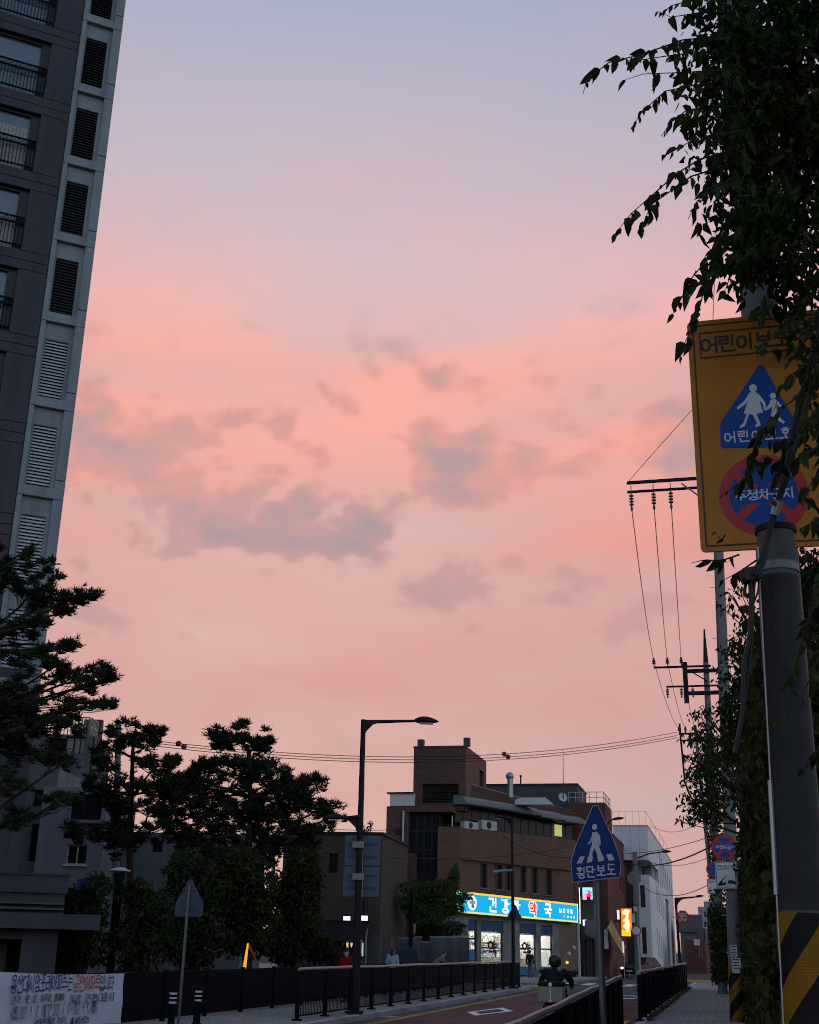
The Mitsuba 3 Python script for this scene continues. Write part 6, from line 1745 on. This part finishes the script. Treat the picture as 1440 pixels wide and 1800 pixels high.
# near tree: big drooping leaves in the upper right corner
nt_ = thing('overhanging_tree', 'near tree with big drooping leaves filling the upper right corner', 'tree')
SPR = [  # twig paths in the photo, with depth
    [(1300, 60, 6.2), (1200, 70, 6.0), (1130, 95, 5.9), (1070, 110, 5.8), (1032, 140, 5.8), (1025, 165, 5.8)],
    [(1290, 20, 6.2), (1230, 22, 6.0), (1180, 30, 6.0), (1158, 20, 6.0)], [(1260, -30, 6.2), (1215, 0, 6.0), (1180, 10, 6.0), (1165, 22, 6.0)],
    [(1290, 90, 6.2), (1220, 92, 6.0), (1160, 100, 6.0), (1110, 108, 6.0), (1088, 100, 6.0)],
    [(1310, 120, 6.2), (1240, 125, 6.0), (1180, 128, 6.0), (1130, 130, 6.0), (1100, 140, 6.0)],
    [(1300, 140, 6.2), (1220, 150, 6.0), (1170, 160, 6.0), (1130, 195, 5.9), (1112, 222, 5.9)],
    [(1310, 190, 6.2), (1250, 185, 6.0), (1205, 195, 6.0), (1180, 215, 6.0), (1162, 240, 6.0)],
    [(1310, 230, 6.2), (1260, 235, 6.0), (1220, 245, 6.0), (1185, 265, 6.0), (1170, 272, 6.0)],
    [(1300, 260, 6.3), (1230, 280, 6.1), (1190, 305, 6.0), (1150, 340, 6.0), (1110, 375, 5.9), (1082, 410, 5.9)],
    [(1280, 290, 6.3), (1215, 310, 6.1), (1180, 335, 6.0), (1145, 360, 6.0), (1128, 400, 6.0)],
    [(1300, 310, 6.3), (1250, 330, 6.1), (1225, 355, 6.1), (1210, 385, 6.1)],
    [(1310, 400, 6.3), (1260, 430, 6.1), (1240, 460, 6.1), (1215, 490, 6.0), (1195, 530, 6.0), (1183, 552, 6.0)],
    [(1300, 360, 6.3), (1270, 420, 6.2), (1255, 470, 6.1), (1235, 520, 6.1), (1225, 560, 6.1), (1205, 600, 6.1), (1195, 625, 6.1)],
    [(1330, 430, 6.3), (1290, 470, 6.2), (1275, 510, 6.2)], [(1300, 440, 6.3), (1270, 480, 6.2), (1240, 500, 6.2)],
    [(1420, 520, 6.5), (1390, 570, 6.3), (1360, 590, 6.2), (1335, 620, 6.2)], [(1440, 540, 6.5), (1410, 600, 6.3), (1385, 640, 6.2)],
    [(1350, 520, 6.5), (1332, 550, 6.3), (1322, 580, 6.3)],
    [(1450, 600, 6.5), (1420, 640, 6.3), (1390, 660, 6.2), (1370, 690, 6.2), (1362, 720, 6.2)], [(1450, 650, 6.5), (1400, 700, 6.3), (1370, 720, 6.2), (1345, 760, 6.2), (1330, 770, 6.2)],
    [(1455, 700, 6.5), (1420, 740, 6.3), (1400, 770, 6.2), (1372, 775, 6.2), (1340, 775, 6.2)], [(1450, 780, 6.5), (1410, 800, 6.3), (1380, 820, 6.3), (1345, 800, 6.3), (1320, 830, 6.3)],
    [(1330, 770, 6.2), (1325, 800, 6.2), (1318, 830, 6.2), (1300, 850, 6.2)], [(1450, 820, 6.5), (1425, 850, 6.3), (1410, 880, 6.3)], [(1455, 900, 6.5), (1425, 920, 6.3), (1400, 935, 6.3)],
    [(1380, 770, 6.3), (1375, 800, 6.3), (1368, 830, 6.3), (1360, 880, 6.3)], [(1320, 830, 6.2), (1300, 850, 6.2), (1270, 870, 6.3)], [(1440, 560, 6.4), (1420, 700, 6.3), (1418, 760, 6.3)],
    [(1450, 1000, 6.4), (1432, 1060, 6.3), (1412, 1120, 6.25), (1396, 1180, 6.25), (1390, 1230, 6.25)], [(1455, 1120, 6.4), (1425, 1190, 6.3), (1405, 1240, 6.25), (1372, 1262, 6.25)], [(1450, 1290, 6.3), (1432, 1330, 6.25), (1412, 1352, 6.25)],
    [(1275, 940, 6.9), (1268, 950, 6.9), (1258, 935, 6.9)], [(1300, 975, 6.9), (1270, 985, 6.9), (1235, 985, 6.9), (1215, 990, 6.9)], [(1330, 985, 6.9), (1300, 1005, 6.9), (1272, 1020, 6.9)],
]
tw = MB(); LP, LA_, LN, LLn = [], [], [], []
for k_, pts in enumerate(SPR):
    Q = np.array([at(*p) for p in pts]); seg = np.r_[0, np.cumsum(np.linalg.norm(np.diff(Q, axis=0), axis=1))]
    ss = np.arange(seg[-1], .0, -.043)
    f = lambda s: np.array([np.interp(s, seg, Q[:, i]) for i in range(3)])
    tw.tube(Q, np.linspace(.006, .0018, len(Q)), 4)
    for i, s in enumerate(ss):
        p = f(s); d = unit(f(min(s + .05, seg[-1])) - f(max(s - .05, 0)))
        tipf = 1 - s / seg[-1]
        if RNG.uniform() < .22: continue
        for sg_ in ((-1, 1) if RNG.uniform() < .12 + .30 * (tipf > .45) else (RNG.choice([-1, 1]),)):
            sd = unit(np.cross(d, [0, -1, 0])) * sg_
            a_ = unit(.55 * d + .50 * sd + np.array([RNG.normal(0, .3), RNG.normal(0, .35), -.95 + RNG.normal(0, .3)]))
            LP.append(p); LA_.append(a_); LN.append(unit(np.array([RNG.normal(0, .6), -1, RNG.normal(.3, .5)]))); LLn.append(RNG.uniform(.045, .122) * (.62 if i < 2 else 1))
CR_ = [(1405, 110, 105, 170, 7.0, 1900), (1335, 50, 75, 100, 6.8, 650), (1380, 300, 95, 110, 7.0, 1300), (1425, 440, 60, 80, 7.0, 330), (1320, 190, 50, 100, 6.8, 520), (1345, 400, 48, 60, 6.9, 420), (1330, 440, 40, 40, 6.6, 130), (1395, 480, 50, 40, 6.8, 130), (1290, 40, 50, 60, 6.5, 190), (1275, 130, 34, 60, 6.4, 100), (1286, 240, 30, 50, 6.5, 90), (1425, 540, 45, 30, 6.8, 70), (1442, 620, 24, 60, 6.7, 60), (1448, 740, 20, 70, 6.6, 45), (1290, 330, 24, 40, 6.5, 50), (1444, 860, 18, 60, 6.6, 25), (1300, 420, 20, 40, 6.5, 40), (1235, 110, 40, 75, 6.4, 115), (1245, 205, 36, 55, 6.4, 85), (1225, 35, 34, 36, 6.4, 60), (1262, 310, 34, 55, 6.5, 95), (1272, 430, 26, 55, 6.4, 55)]
for px, py, rx, ry, Y, k in CR_:
    q = blob_points(px, py, rx, ry, Y, k, depth=.55)
    a_, n_ = hang_dirs(k, 1.0, .55); LP += list(q); LA_ += list(a_); LN += list(n_); LLn += list(RNG.uniform(.055, .11, k))
    c = at(px, py, Y); zt_k = min(max(c[2] - .5, 3.0), 7.2); s = W(8.8 + .4 * zt_k / 7.6, 2.4 - .6 * (zt_k / 7.6) ** 1.5, zt_k)
    part(nt_, 'branch', MB().tube([s, s * .5 + c * .5 + [.1, .25, .35], c + [.05, .1, .08], q[0]], [.030, .018, .009, .003], 5), 'bark')
V = leaf_arrays(np.array(LP), np.array(LA_), np.array(LN), np.array(LLn))
# a little twist and curl of its own for every leaf
V[:, 4] += RNG.normal(0, .006, (len(V), 3)); V[:, [2, 6]] += RNG.normal(0, .004, (len(V), 2, 3))
cen = V.mean(1) - EYE; zz = cen @ _f; sx, sy = 720 + FPX * (cen @ CR) / zz, 900 - FPX * (cen @ CU) / zz
size = np.linalg.norm(V[:, 0] - V[:, 4], axis=1) / zz * ((sx > 0) & (sx < 1432) & (sy > 5) & (sy < 1790)) * np.where(np.arange(len(V)) < len(V) - sum(c[-1] for c in CR_), 1.0, .6)
order = np.argsort(-size); tex = sum(c[-1] for c in CR_)
near = order[:300]
for i in near:
    part(nt_, 'leaf', (V[i], LF4), 'leaf_vine')
part(nt_, 'foliage', leaf_mesh(V[order[300:]]), 'leaf_vine', kind='stuff')
part(nt_, 'twigs', tw, 'bark', kind='stuff')
part(nt_, 'trunk', MB().tube([W(8.8, 2.4, -.1), W(8.9, 2.3, 2.5), W(9.1, 2.0, 5.0), W(9.2, 1.8, 7.6)], [.2, .16, .12, .07], 10), 'bark', smooth=50)

# ---------------------------------------------------------------- people
def chain_body(bones, edge=.028, it=6):
    """bones: (p, q, rp, rq). One continuous surface: hulls of spheres joined, refined and smoothed."""
    ms = []
    for p, q, a, b in bones:
        s = manifold3d.Manifold.sphere
        ms.append(manifold3d.Manifold.batch_hull([s(a, 14).translate(list(map(float, p))), s(b, 14).translate(list(map(float, q)))]))
    m = manifold3d.Manifold.batch_boolean(ms, manifold3d.OpType.Add).refine_to_length(edge)
    q = m.to_mesh(); t = trimesh.Trimesh(q.vert_properties[:, :3], q.tri_verts, process=True)
    trimesh.smoothing.filter_taubin(t, iterations=it)
    return t


def person(label, pos, face, height, pose, shirt, trousers, group=None, extra=None, hair_long=False):
    """pose: joints in body space (x right, y forward, z up) for a 1.70 m figure."""
    t = thing('person', label, 'person', group)
    k = height / 1.70; f = math.radians(face); c, s = math.cos(f), math.sin(f)
    M = np.array([[c, s, 0], [-s, c, 0], [0, 0, 1]]) * k        # face: azimuth the body looks to
    place = lambda v: np.asarray(v) @ M.T + np.array(pos)
    J = {n: np.array(v, float) for n, v in pose.items()}
    B = []
    b = lambda p, q, r1, r2: B.append((J[p] if isinstance(p, str) else p, J[q] if isinstance(q, str) else q, r1, r2))
    up = J['neck'] - J['pelvis']; L = np.linalg.norm(up)
    mid = (J['neck'] + J['pelvis']) / 2
    for sd in ('l', 'r'):
        b('pelvis', 'hip_' + sd, .11, .095); b('hip_' + sd, 'knee_' + sd, .085, .055); b('knee_' + sd, 'ankle_' + sd, .055, .038); b('ankle_' + sd, 'toe_' + sd, .040, .030)
        b(mid, 'sho_' + sd, .115, .062); b('sho_' + sd, 'elb_' + sd, .052, .040); b('elb_' + sd, 'wri_' + sd, .040, .027)
        d = unit(J['wri_' + sd] - J['elb_' + sd]); w = J['wri_' + sd]; e = unit(np.cross(d, [0, 1, .2])); g = np.cross(d, e)
        pal = w + d * .085; b(w, pal, .026, .034)
        for i, ln in enumerate((.070, .080, .076, .058)):
            a0 = pal + e * (i - 1.5) * .019; a1 = a0 + d * ln * .55 + g * .008; B.append((a0, a1, .0095, .0085)); B.append((a1, a1 + d * ln * .4 + g * .022, .0085, .007))
        a0 = w + d * .03 + e * -.03; B.append((a0, a0 + d * .035 - e * .025, .012, .010)); B.append((a0 + d * .035 - e * .025, a0 + d * .065 - e * .03, .010, .008))
    b('pelvis', mid, .115, .12); b(mid, 'neck', .125, .060); b('neck', 'head', .052, .055)
    h = J['head']; hd = unit(J['head'] - J['neck']); fw = np.array([0, 1., 0]); fw = unit(fw - hd * (fw @ hd)); rt = np.cross(fw, hd)
    top = h + hd * .105
    B.append((h + hd * .03 - fw * .015, top - fw * .01, .078, .082)); B.append((h - hd * .01 + fw * .03, h + hd * .06 + fw * .02, .048, .070))
    B.append((h + hd * .055 + fw * .088, h + hd * .025 + fw * .105, .009, .013))                     # nose
    for sg_ in (-1, 1): B.append((h + hd * .055 + rt * sg_ * .085, h + hd * .02 + rt * sg_ * .082, .014, .010))   # ears
    body = chain_body(B); body.vertices = place(body.vertices)
    part(t, 'body', body, 'skin', smooth=60)
    fc = MB()
    for sg_ in (-1, 1): fc.ball(place(h + hd * .06 + fw * .083 + rt * sg_ * .032), .0095 * k, 1)
    fc.mesh(trimesh.Trimesh(*[place(h - hd * .012 + fw * .080 + rt * x + hd * y) if False else x for x, y in ()]) if False else trimesh.creation.icosphere(1, .001))
    part(t, 'eye', fc, 'hair')
    hb = [(h + hd * .075 - fw * .03, h + hd * .115 - fw * .005, .083, .080), (h + hd * .03 - fw * .05, h + hd * .09 - fw * .04, .062, .075)]
    if hair_long: hb += [(h + hd * .03 - fw * .055, J['neck'] - fw * .075, .06, .045)]
    hm = chain_body(hb, .025, 3); hm.vertices = place(hm.vertices); part(t, 'hair', hm, 'hair', smooth=60)
    S, Tr = [], []
    for sd in ('l', 'r'):
        S += [(mid, J['sho_' + sd], .132, .080), (J['sho_' + sd], J['elb_' + sd], .072, .060), (J['elb_' + sd], J['elb_' + sd] + (J['wri_' + sd] - J['elb_' + sd]) * (.85 if extra != 'tee' else .05), .060, .046)]
        Tr += [(J['pelvis'], J['hip_' + sd], .128, .115), (J['hip_' + sd], J['knee_' + sd], .105, .076), (J['knee_' + sd], J['ankle_' + sd], .076, .062)]
        sm = chain_body([(J['ankle_' + sd] + [0, -.03, -.035], J['toe_' + sd] + [0, .02, -.01], .045, .036)], .03, 2); sm.vertices = place(sm.vertices); part(t, 'shoe', sm, 'shoe', smooth=60)
    S += [(J['pelvis'] + [0, 0, -.03], mid, .138, .142), (mid, J['neck'] - up / L * .03, .142, .078)]
    for nm, bb_, mm in (('trousers', Tr, trousers), ('shirt', S, shirt)):
        g = chain_body(bb_); v = np.asarray(g.vertices); g.vertices = place(v + (meshkit.noise(v * 14)[:, None] - .5) * .016); part(t, nm, g, mm, smooth=60)
    return t


def stand(step=.0, arm=.0, lean=.0):
    return {'pelvis': (0, 0, .94), 'neck': (0, lean, 1.43), 'head': (0, lean * 1.2 + .01, 1.52), 'hip_l': (-.085, 0, .90), 'hip_r': (.085, 0, .90),
            'knee_l': (-.09, .03 + step * .6, .50), 'knee_r': (.09, .03 - step * .35, .50), 'ankle_l': (-.095, step, .08), 'ankle_r': (.095, -step * 1.1, .09 + .05 * abs(step)),
            'toe_l': (-.11, step + .14, .035), 'toe_r': (.11, -step * 1.1 + .13, .035), 'sho_l': (-.165, lean, 1.38), 'sho_r': (.165, lean, 1.38),
            'elb_l': (-.22, lean - .03 - arm * .5, 1.10), 'elb_r': (.22, lean - .03 + arm * .4, 1.10), 'wri_l': (-.23, lean + .06 - arm, .87), 'wri_r': (.23, lean + .06 + arm, .88)}


b = gr(932, 1719)
person('person in a dark jacket and jeans walking towards the pharmacy door', [b[0], b[1], -.008], 10, 1.60, stand(.16, .08), 'cloth_black', 'denim')
t = 'person'; Jk = list(labels)[-1]
bp = thing('backpack', 'small dark backpack worn by the person at the pharmacy', 'backpack')
q = np.array([b[0], b[1], 1.12]); m = MB().ball(q + [0, -.17, .02], (.15, .09, .20), 2); part(bp, 'bag', m, 'trousers_dark', smooth=True); part(bp, 'pocket', MB().ball(q + [0, -.235, -.05], (.10, .05, .09), 2), 'cloth_black', smooth=True)
b = at(609, 1690, 40.); person('person in a red top walking along the left pavement behind the railing', [b[0], b[1], 0], 200, 1.52, stand(.12, .08), 'cloth_red', 'trousers_dark')
b = at(690, 1690, 47.); person('person in a pale blue t-shirt walking along the left pavement behind the railing', [b[0], b[1], 0], 15, 1.58, stand(.14, .1), 'cloth_blue', 'trousers_dark', extra='tee', hair_long=True)
b = at(764, 1690, 56.)
ps_ = stand(.05, .0); lean = .34
for n in ('neck', 'head', 'sho_l', 'sho_r'): ps_[n] = (ps_[n][0], lean + (.1 if n == 'head' else 0), ps_[n][2] - .14)
ps_['elb_l'] = (-.24, .40, 1.02); ps_['wri_l'] = (-.20, .58, .92); ps_['elb_r'] = (.24, .36, 1.0); ps_['wri_r'] = (.2, .5, .85)
person('person in grey bending forward beside the grey panels behind the railing', [b[0], b[1], 0], 70, 1.62, ps_, 'cloth_grey', 'trousers_dark')

# ---------------------------------------------------------------- the scooter and its rider
Ym = 28.5; o = at(977, 1690, Ym); o[2] = RZ + .004
fw = np.array([*UR, 0]); rt = np.array([*NR, 0]); up_ = np.array([0, 0, 1.])
PM = lambda x, y, z: o + rt * x + fw * y + up_ * z
sc_ = thing('scooter', 'delivery scooter with a tan cargo box seen from behind on the red road', 'scooter')
for y, nm in ((-.55, 'wheel'), (.72, 'wheel')):
    mm = trimesh.creation.torus(.20, .055, major_sections=24, minor_sections=10); v = np.asarray(mm.vertices)
    k = part(sc_, nm, MB().add(PM(0, y, .255) + v[:, :1] * fw + v[:, 1:2] * up_ + v[:, 2:] * rt, mm.faces), 'rubber', smooth=60)
    m = MB(); m.tube([PM(-.05, y, .255), PM(.05, y, .255)], .06, 10)
    for a in range(5): m.tube([PM(0, y, .255), PM(0, y + .16 * math.cos(a * 1.2566), .255 + .16 * math.sin(a * 1.2566))], .016, 5)
    part(k, 'rim', m, 'galvanised')
hull = lambda pts: manifold3d.Manifold.batch_hull([manifold3d.Manifold.sphere(r, 12).translate(list(map(float, PM(x, y, z)))) for x, y, z, r in pts])
part(sc_, 'rear_body', MB().man(hull([(-.12, -.75, .62, .07), (.12, -.75, .62, .07), (-.13, -.1, .62, .08), (.13, -.1, .62, .08), (-.12, -.35, .42, .07), (.12, -.35, .42, .07)])), 'car_dark', smooth=40)
part(sc_, 'floorboard', MB().man(hull([(-.14, -.1, .34, .05), (.14, -.1, .34, .05), (-.12, .35, .34, .05), (.12, .35, .34, .05)])), 'car_dark', smooth=40)
part(sc_, 'front_shield', MB().man(hull([(-.2, .40, .45, .04), (.2, .40, .45, .04), (-.13, .52, .95, .04), (.13, .52, .95, .04)])), 'car_dark', smooth=40)
part(sc_, 'fork', MB().tube([PM(0, .50, .9), PM(0, .72, .27)], .04, 8), 'charcoal_metal')
part(sc_, 'seat', MB().man(hull([(-.10, -.55, .73, .06), (.10, -.55, .73, .06), (-.09, .0, .72, .06), (.09, .0, .72, .06)])), 'rubber', smooth=40)
part(sc_, 'handlebar', MB().tube([PM(-.34, .38, 1.02), PM(-.15, .46, 1.04), PM(.15, .46, 1.04), PM(.34, .38, 1.02)], .018, 8), 'charcoal_metal')
for s in (-1, 1):
    k = part(sc_, 'mirror', MB().tube([PM(s * .22, .44, 1.04), PM(s * .34, .42, 1.26)], .010, 5), 'charcoal_metal')
    part(k, 'glass', MB().ball(PM(s * .37, .42, 1.30), (.07, .02, .05), 2), 'car_dark', smooth=True)
part(sc_, 'exhaust', MB().tube([PM(.2, -.25, .28), PM(.2, -.80, .36)], [.045, .06], 10), 'charcoal_metal', smooth=40)
part(sc_, 'tail_light', MB().obox(PM(0, -.83, .62), rt * .09, fw * .012, up_ * .03), 'sign_red')
part(sc_, 'number_plate', MB().obox(PM(0, -.86, .47), rt * .10, fw * .004, up_ * .065), 'sign_white')
part(sc_, 'mudguard', MB().obox(PM(0, -.84, .38), rt * .07, fw * .012, up_ * .16), 'rubber')
bxk = part(sc_, 'cargo_box', MB().man(hull([(x, y, z, .03) for x in (-.235, .235) for y in (-.88, -.52) for z in (.74, 1.01)])), 'box_tan', smooth=30, label='tan cargo box')
part(bxk, 'lid', MB().man(hull([(x, y, z, .03) for x in (-.245, .245) for y in (-.89, -.51) for z in (1.05, 1.09)])), 'cloth_black', smooth=30)
part(bxk, 'strap', MB().obox(PM(.0, -.915, .89), rt * .012, fw * .006, up_ * .17), 'sign_white')
part(bxk, 'latch', MB().ball(PM(0, -.925, 1.06), (.04, .02, .05), 2), 'white_paint', smooth=True)
part(bxk, 'latch', MB().ball(PM(0, -.92, .74), (.025, .015, .03), 2), 'white_paint', smooth=True)
sit = {'pelvis': (0, -.28, .86), 'neck': (0, -.16, 1.36), 'head': (0, -.12, 1.46), 'hip_l': (-.11, -.25, .83), 'hip_r': (.11, -.25, .83), 'knee_l': (-.22, .18, .74), 'knee_r': (.22, .18, .74),
       'ankle_l': (-.17, .12, .42), 'ankle_r': (.17, .12, .42), 'toe_l': (-.17, .27, .40), 'toe_r': (.17, .27, .40), 'sho_l': (-.20, -.15, 1.30), 'sho_r': (.20, -.15, 1.30), 'elb_l': (-.33, .05, 1.12), 'elb_r': (.33, .05, 1.12), 'wri_l': (-.30, .32, 1.03), 'wri_r': (.30, .32, 1.03)}
rd_ = person('person in black with a dark helmet riding the delivery scooter', o.tolist(), AZR, 1.70, sit, 'cloth_black', 'trousers_dark')
hc = PM(0, -.13, 1.53)
hm = manifold3d.Manifold.sphere(1.0, 40).scale([.135, .155, .15]).translate(hc.tolist())
k = part(rd_, 'helmet', MB().man(hm), 'helmet', smooth=60)
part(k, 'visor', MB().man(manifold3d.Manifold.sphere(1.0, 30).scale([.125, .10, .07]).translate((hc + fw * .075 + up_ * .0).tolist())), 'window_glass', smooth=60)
part(k, 'rim_band', MB().man(manifold3d.Manifold.sphere(1.0, 40).scale([.138, .158, .02]).translate((hc - up_ * .075).tolist())), 'rubber', smooth=60)
solo('amber_light', 'small amber light on the brick wall right of the rider', 'light', MB().ball(UF.p(*UF.hit(995, 1692), .1), .10, 1), 'sign_yellow', **glow((1.0, .75, .1)))


# ---------------------------------------------------------------- cars
def car(label, pos, az, L, Wd, H, bsdf, lamps=None):
    t = thing('parked_car', label, 'car')
    f = math.radians(az); fw_, rt_ = np.array([math.sin(f), math.cos(f), 0]), np.array([math.cos(f), -math.sin(f), 0])
    p = lambda x, y, z: np.array(pos) + rt_ * x * Wd / 2 + fw_ * y * L / 2 + up_ * z
    hl = lambda pts: MB().man(manifold3d.Manifold.batch_hull([manifold3d.Manifold.sphere(r, 12).translate(list(map(float, p(x, y, z)))) for x, y, z, r in pts]))
    sym = lambda pts: [(s * x, y, z, r) for x, y, z, r in pts for s in (-1, 1)]
    part(t, 'body', hl(sym([(.86, .93, .38, .09), (.84, .95, .62, .07), (.84, .55, .86, .07), (.88, -.9, .90, .08), (.88, -.95, .40, .09), (.92, 0, .40, .08), (.92, 0, .82, .08)])), bsdf, smooth=40)
    part(t, 'cabin', hl(sym([(.80, .42, .90, .05), (.66, .10, H - .06, .06), (.68, -.62, H - .06, .06), (.82, -.92, .92, .06)])), bsdf, smooth=40)
    part(t, 'windscreen', hl(sym([(.70, .40, .98, .012), (.60, .17, H - .14, .012), (.72, .47, .95, .008)])), 'glass_dark', smooth=40)
    part(t, 'rear_window', hl(sym([(.70, -.95, 1.02, .012), (.62, -.73, H - .14, .012)])), 'glass_dark', smooth=40)
    for s in (-1, 1):
        part(t, 'side_window', hl([(s * .84, .28, .97, .012), (s * .73, .08, H - .15, .012), (s * .73, -.55, H - .15, .012), (s * .85, -.78, .98, .012)]), 'glass_dark', smooth=40)
        part(t, 'headlight', MB().ball(p(s * .72, .985, .66), (.13, .08, .08), 2), 'sign_white', smooth=True, **(glow(lamps) if lamps is not None else {}))
        part(t, 'tail_light', MB().ball(p(s * .78, -.99, .72), (.10, .06, .09), 2), 'sign_red', smooth=True)
        part(t, 'wing_mirror', MB().ball(p(s * 1.03, .36, .98), (.09, .06, .06), 2), bsdf, smooth=True)
        for y in (.62, -.62):
            c = p(s * .88, y, .31); k = part(t, 'wheel', MB().tube([c - rt_ * .10, c + rt_ * .10], .31, 18), 'rubber', smooth=40); part(k, 'rim', MB().tube([c - rt_ * .11, c + rt_ * .11], .19, 12), 'galvanised', smooth=40)
    part(t, 'number_plate', MB().obox(p(0, 1.03, .48), rt_ * .22, fw_ * .01, up_ * .06), 'sign_white')
    return t


b = at(712, 1690, 63.); car('navy parked car with a pale windscreen behind the railing, left of the grey panels', [b[0], b[1], -.03], 172, 3.8, 1.62, 1.62, 'car_navy')
b = at(1127, 1700, 92.); car('dark car with lit headlights in front of the white building', [b[0], b[1], RZ], 215, 3.8, 1.6, 1.40, 'car_dark', (1.6, 1.35, 1.3))
# grey hoarding panels left of the pharmacy
HB = Fr(at(760, 1690, 66), 98)
hd_ = thing('grey_hoarding', 'row of weathered grey panels standing left of the pharmacy windows', 'hoarding')
mat('hoarding_grey', (.105, .115, .115), .8, .4, 1.6, grime=.4, streak=.4)
for i, (x0, y0, x1) in enumerate(((700, 1650, 729), (730, 1648, 740), (742, 1657, 754), (755.5, 1648, 776), (777, 1648, 800), (801, 1648, 825))):
    q = R(HB, x0, y0, x1, 1725); k = bx(hd_, 'panel', HB, (q[0], q[1], -.1, q[3]), -.05 - .02 * (i % 2), 0 - .02 * (i % 2), 'hoarding_grey')
    bx(k, 'cap_rail', HB, (q[0], q[1], q[3] + .002, q[3] + .05), -.07, .02, 'galvanised')
m = MB()
pt_ = thing('post_tree_stake', 'dark upright post with a pale sticker among the maple leaves', 'post')
a_ = at(726, 1568, 67); bx(pt_, 'post', HB, (HB.hit(722, 1600)[0], HB.hit(728, 1600)[0], -.1, HB.hit(725, 1568)[1]), .3, .48, 'black_metal'); q = R(HB, 728.5, 1624, 732, 1641); bx(pt_, 'sticker', HB, q, .3, .33, 'awning_beige')
# yellow A-frame between the shrubs, glow added to one leg for the lamplight on it
af = thing('tripod_stand', 'orange A shaped stand with one glowing leg between the shrubs and the fence', 'stand')
Ya = 38.0; tp_ = at(436, 1658, Ya)
for x, y, em in ((427, 1722, True), (452, 1696, False)):
    e_ = at(x, y, Ya + (.1 if em else .6)); part(af, 'leg', MB().tube([tp_, (tp_ + e_) / 2 + [0, 0, .03], e_], [.025, .045, .055] if em else [.025, .03, .03], 8), 'sign_yellow', smooth=40, **(glow((1.0, .40, .03)) if em else {}))
# boxes and bins at the pharmacy door
for i, (x0, y0, x1, y1, lab, bs_) in enumerate(((947, 1706, 965, 1719, 'pale cardboard box stacked outside the pharmacy door', 'box_tan'), (1005, 1708, 1013, 1719, 'dark round bin at the right corner of the pharmacy', 'rubber'), (966, 1704, 972, 1719, 'dark crate beside the cardboard box', 'recess_black'))):
    UFx = shift(UF, 1.0); q = R(UFx, x0, y0, x1, y1); t = thing(('cardboard_box', 'bin', 'crate')[i], lab, ('box', 'bin', 'crate')[i])
    bx(t, 'body', UFx, (q[0], q[1], 0, q[3]), -.35, 0, bs_); bx(t, 'lid', UFx, (q[0] - .02, q[1] + .02, q[3] + .002, q[3] + .05), -.37, .02, bs_)
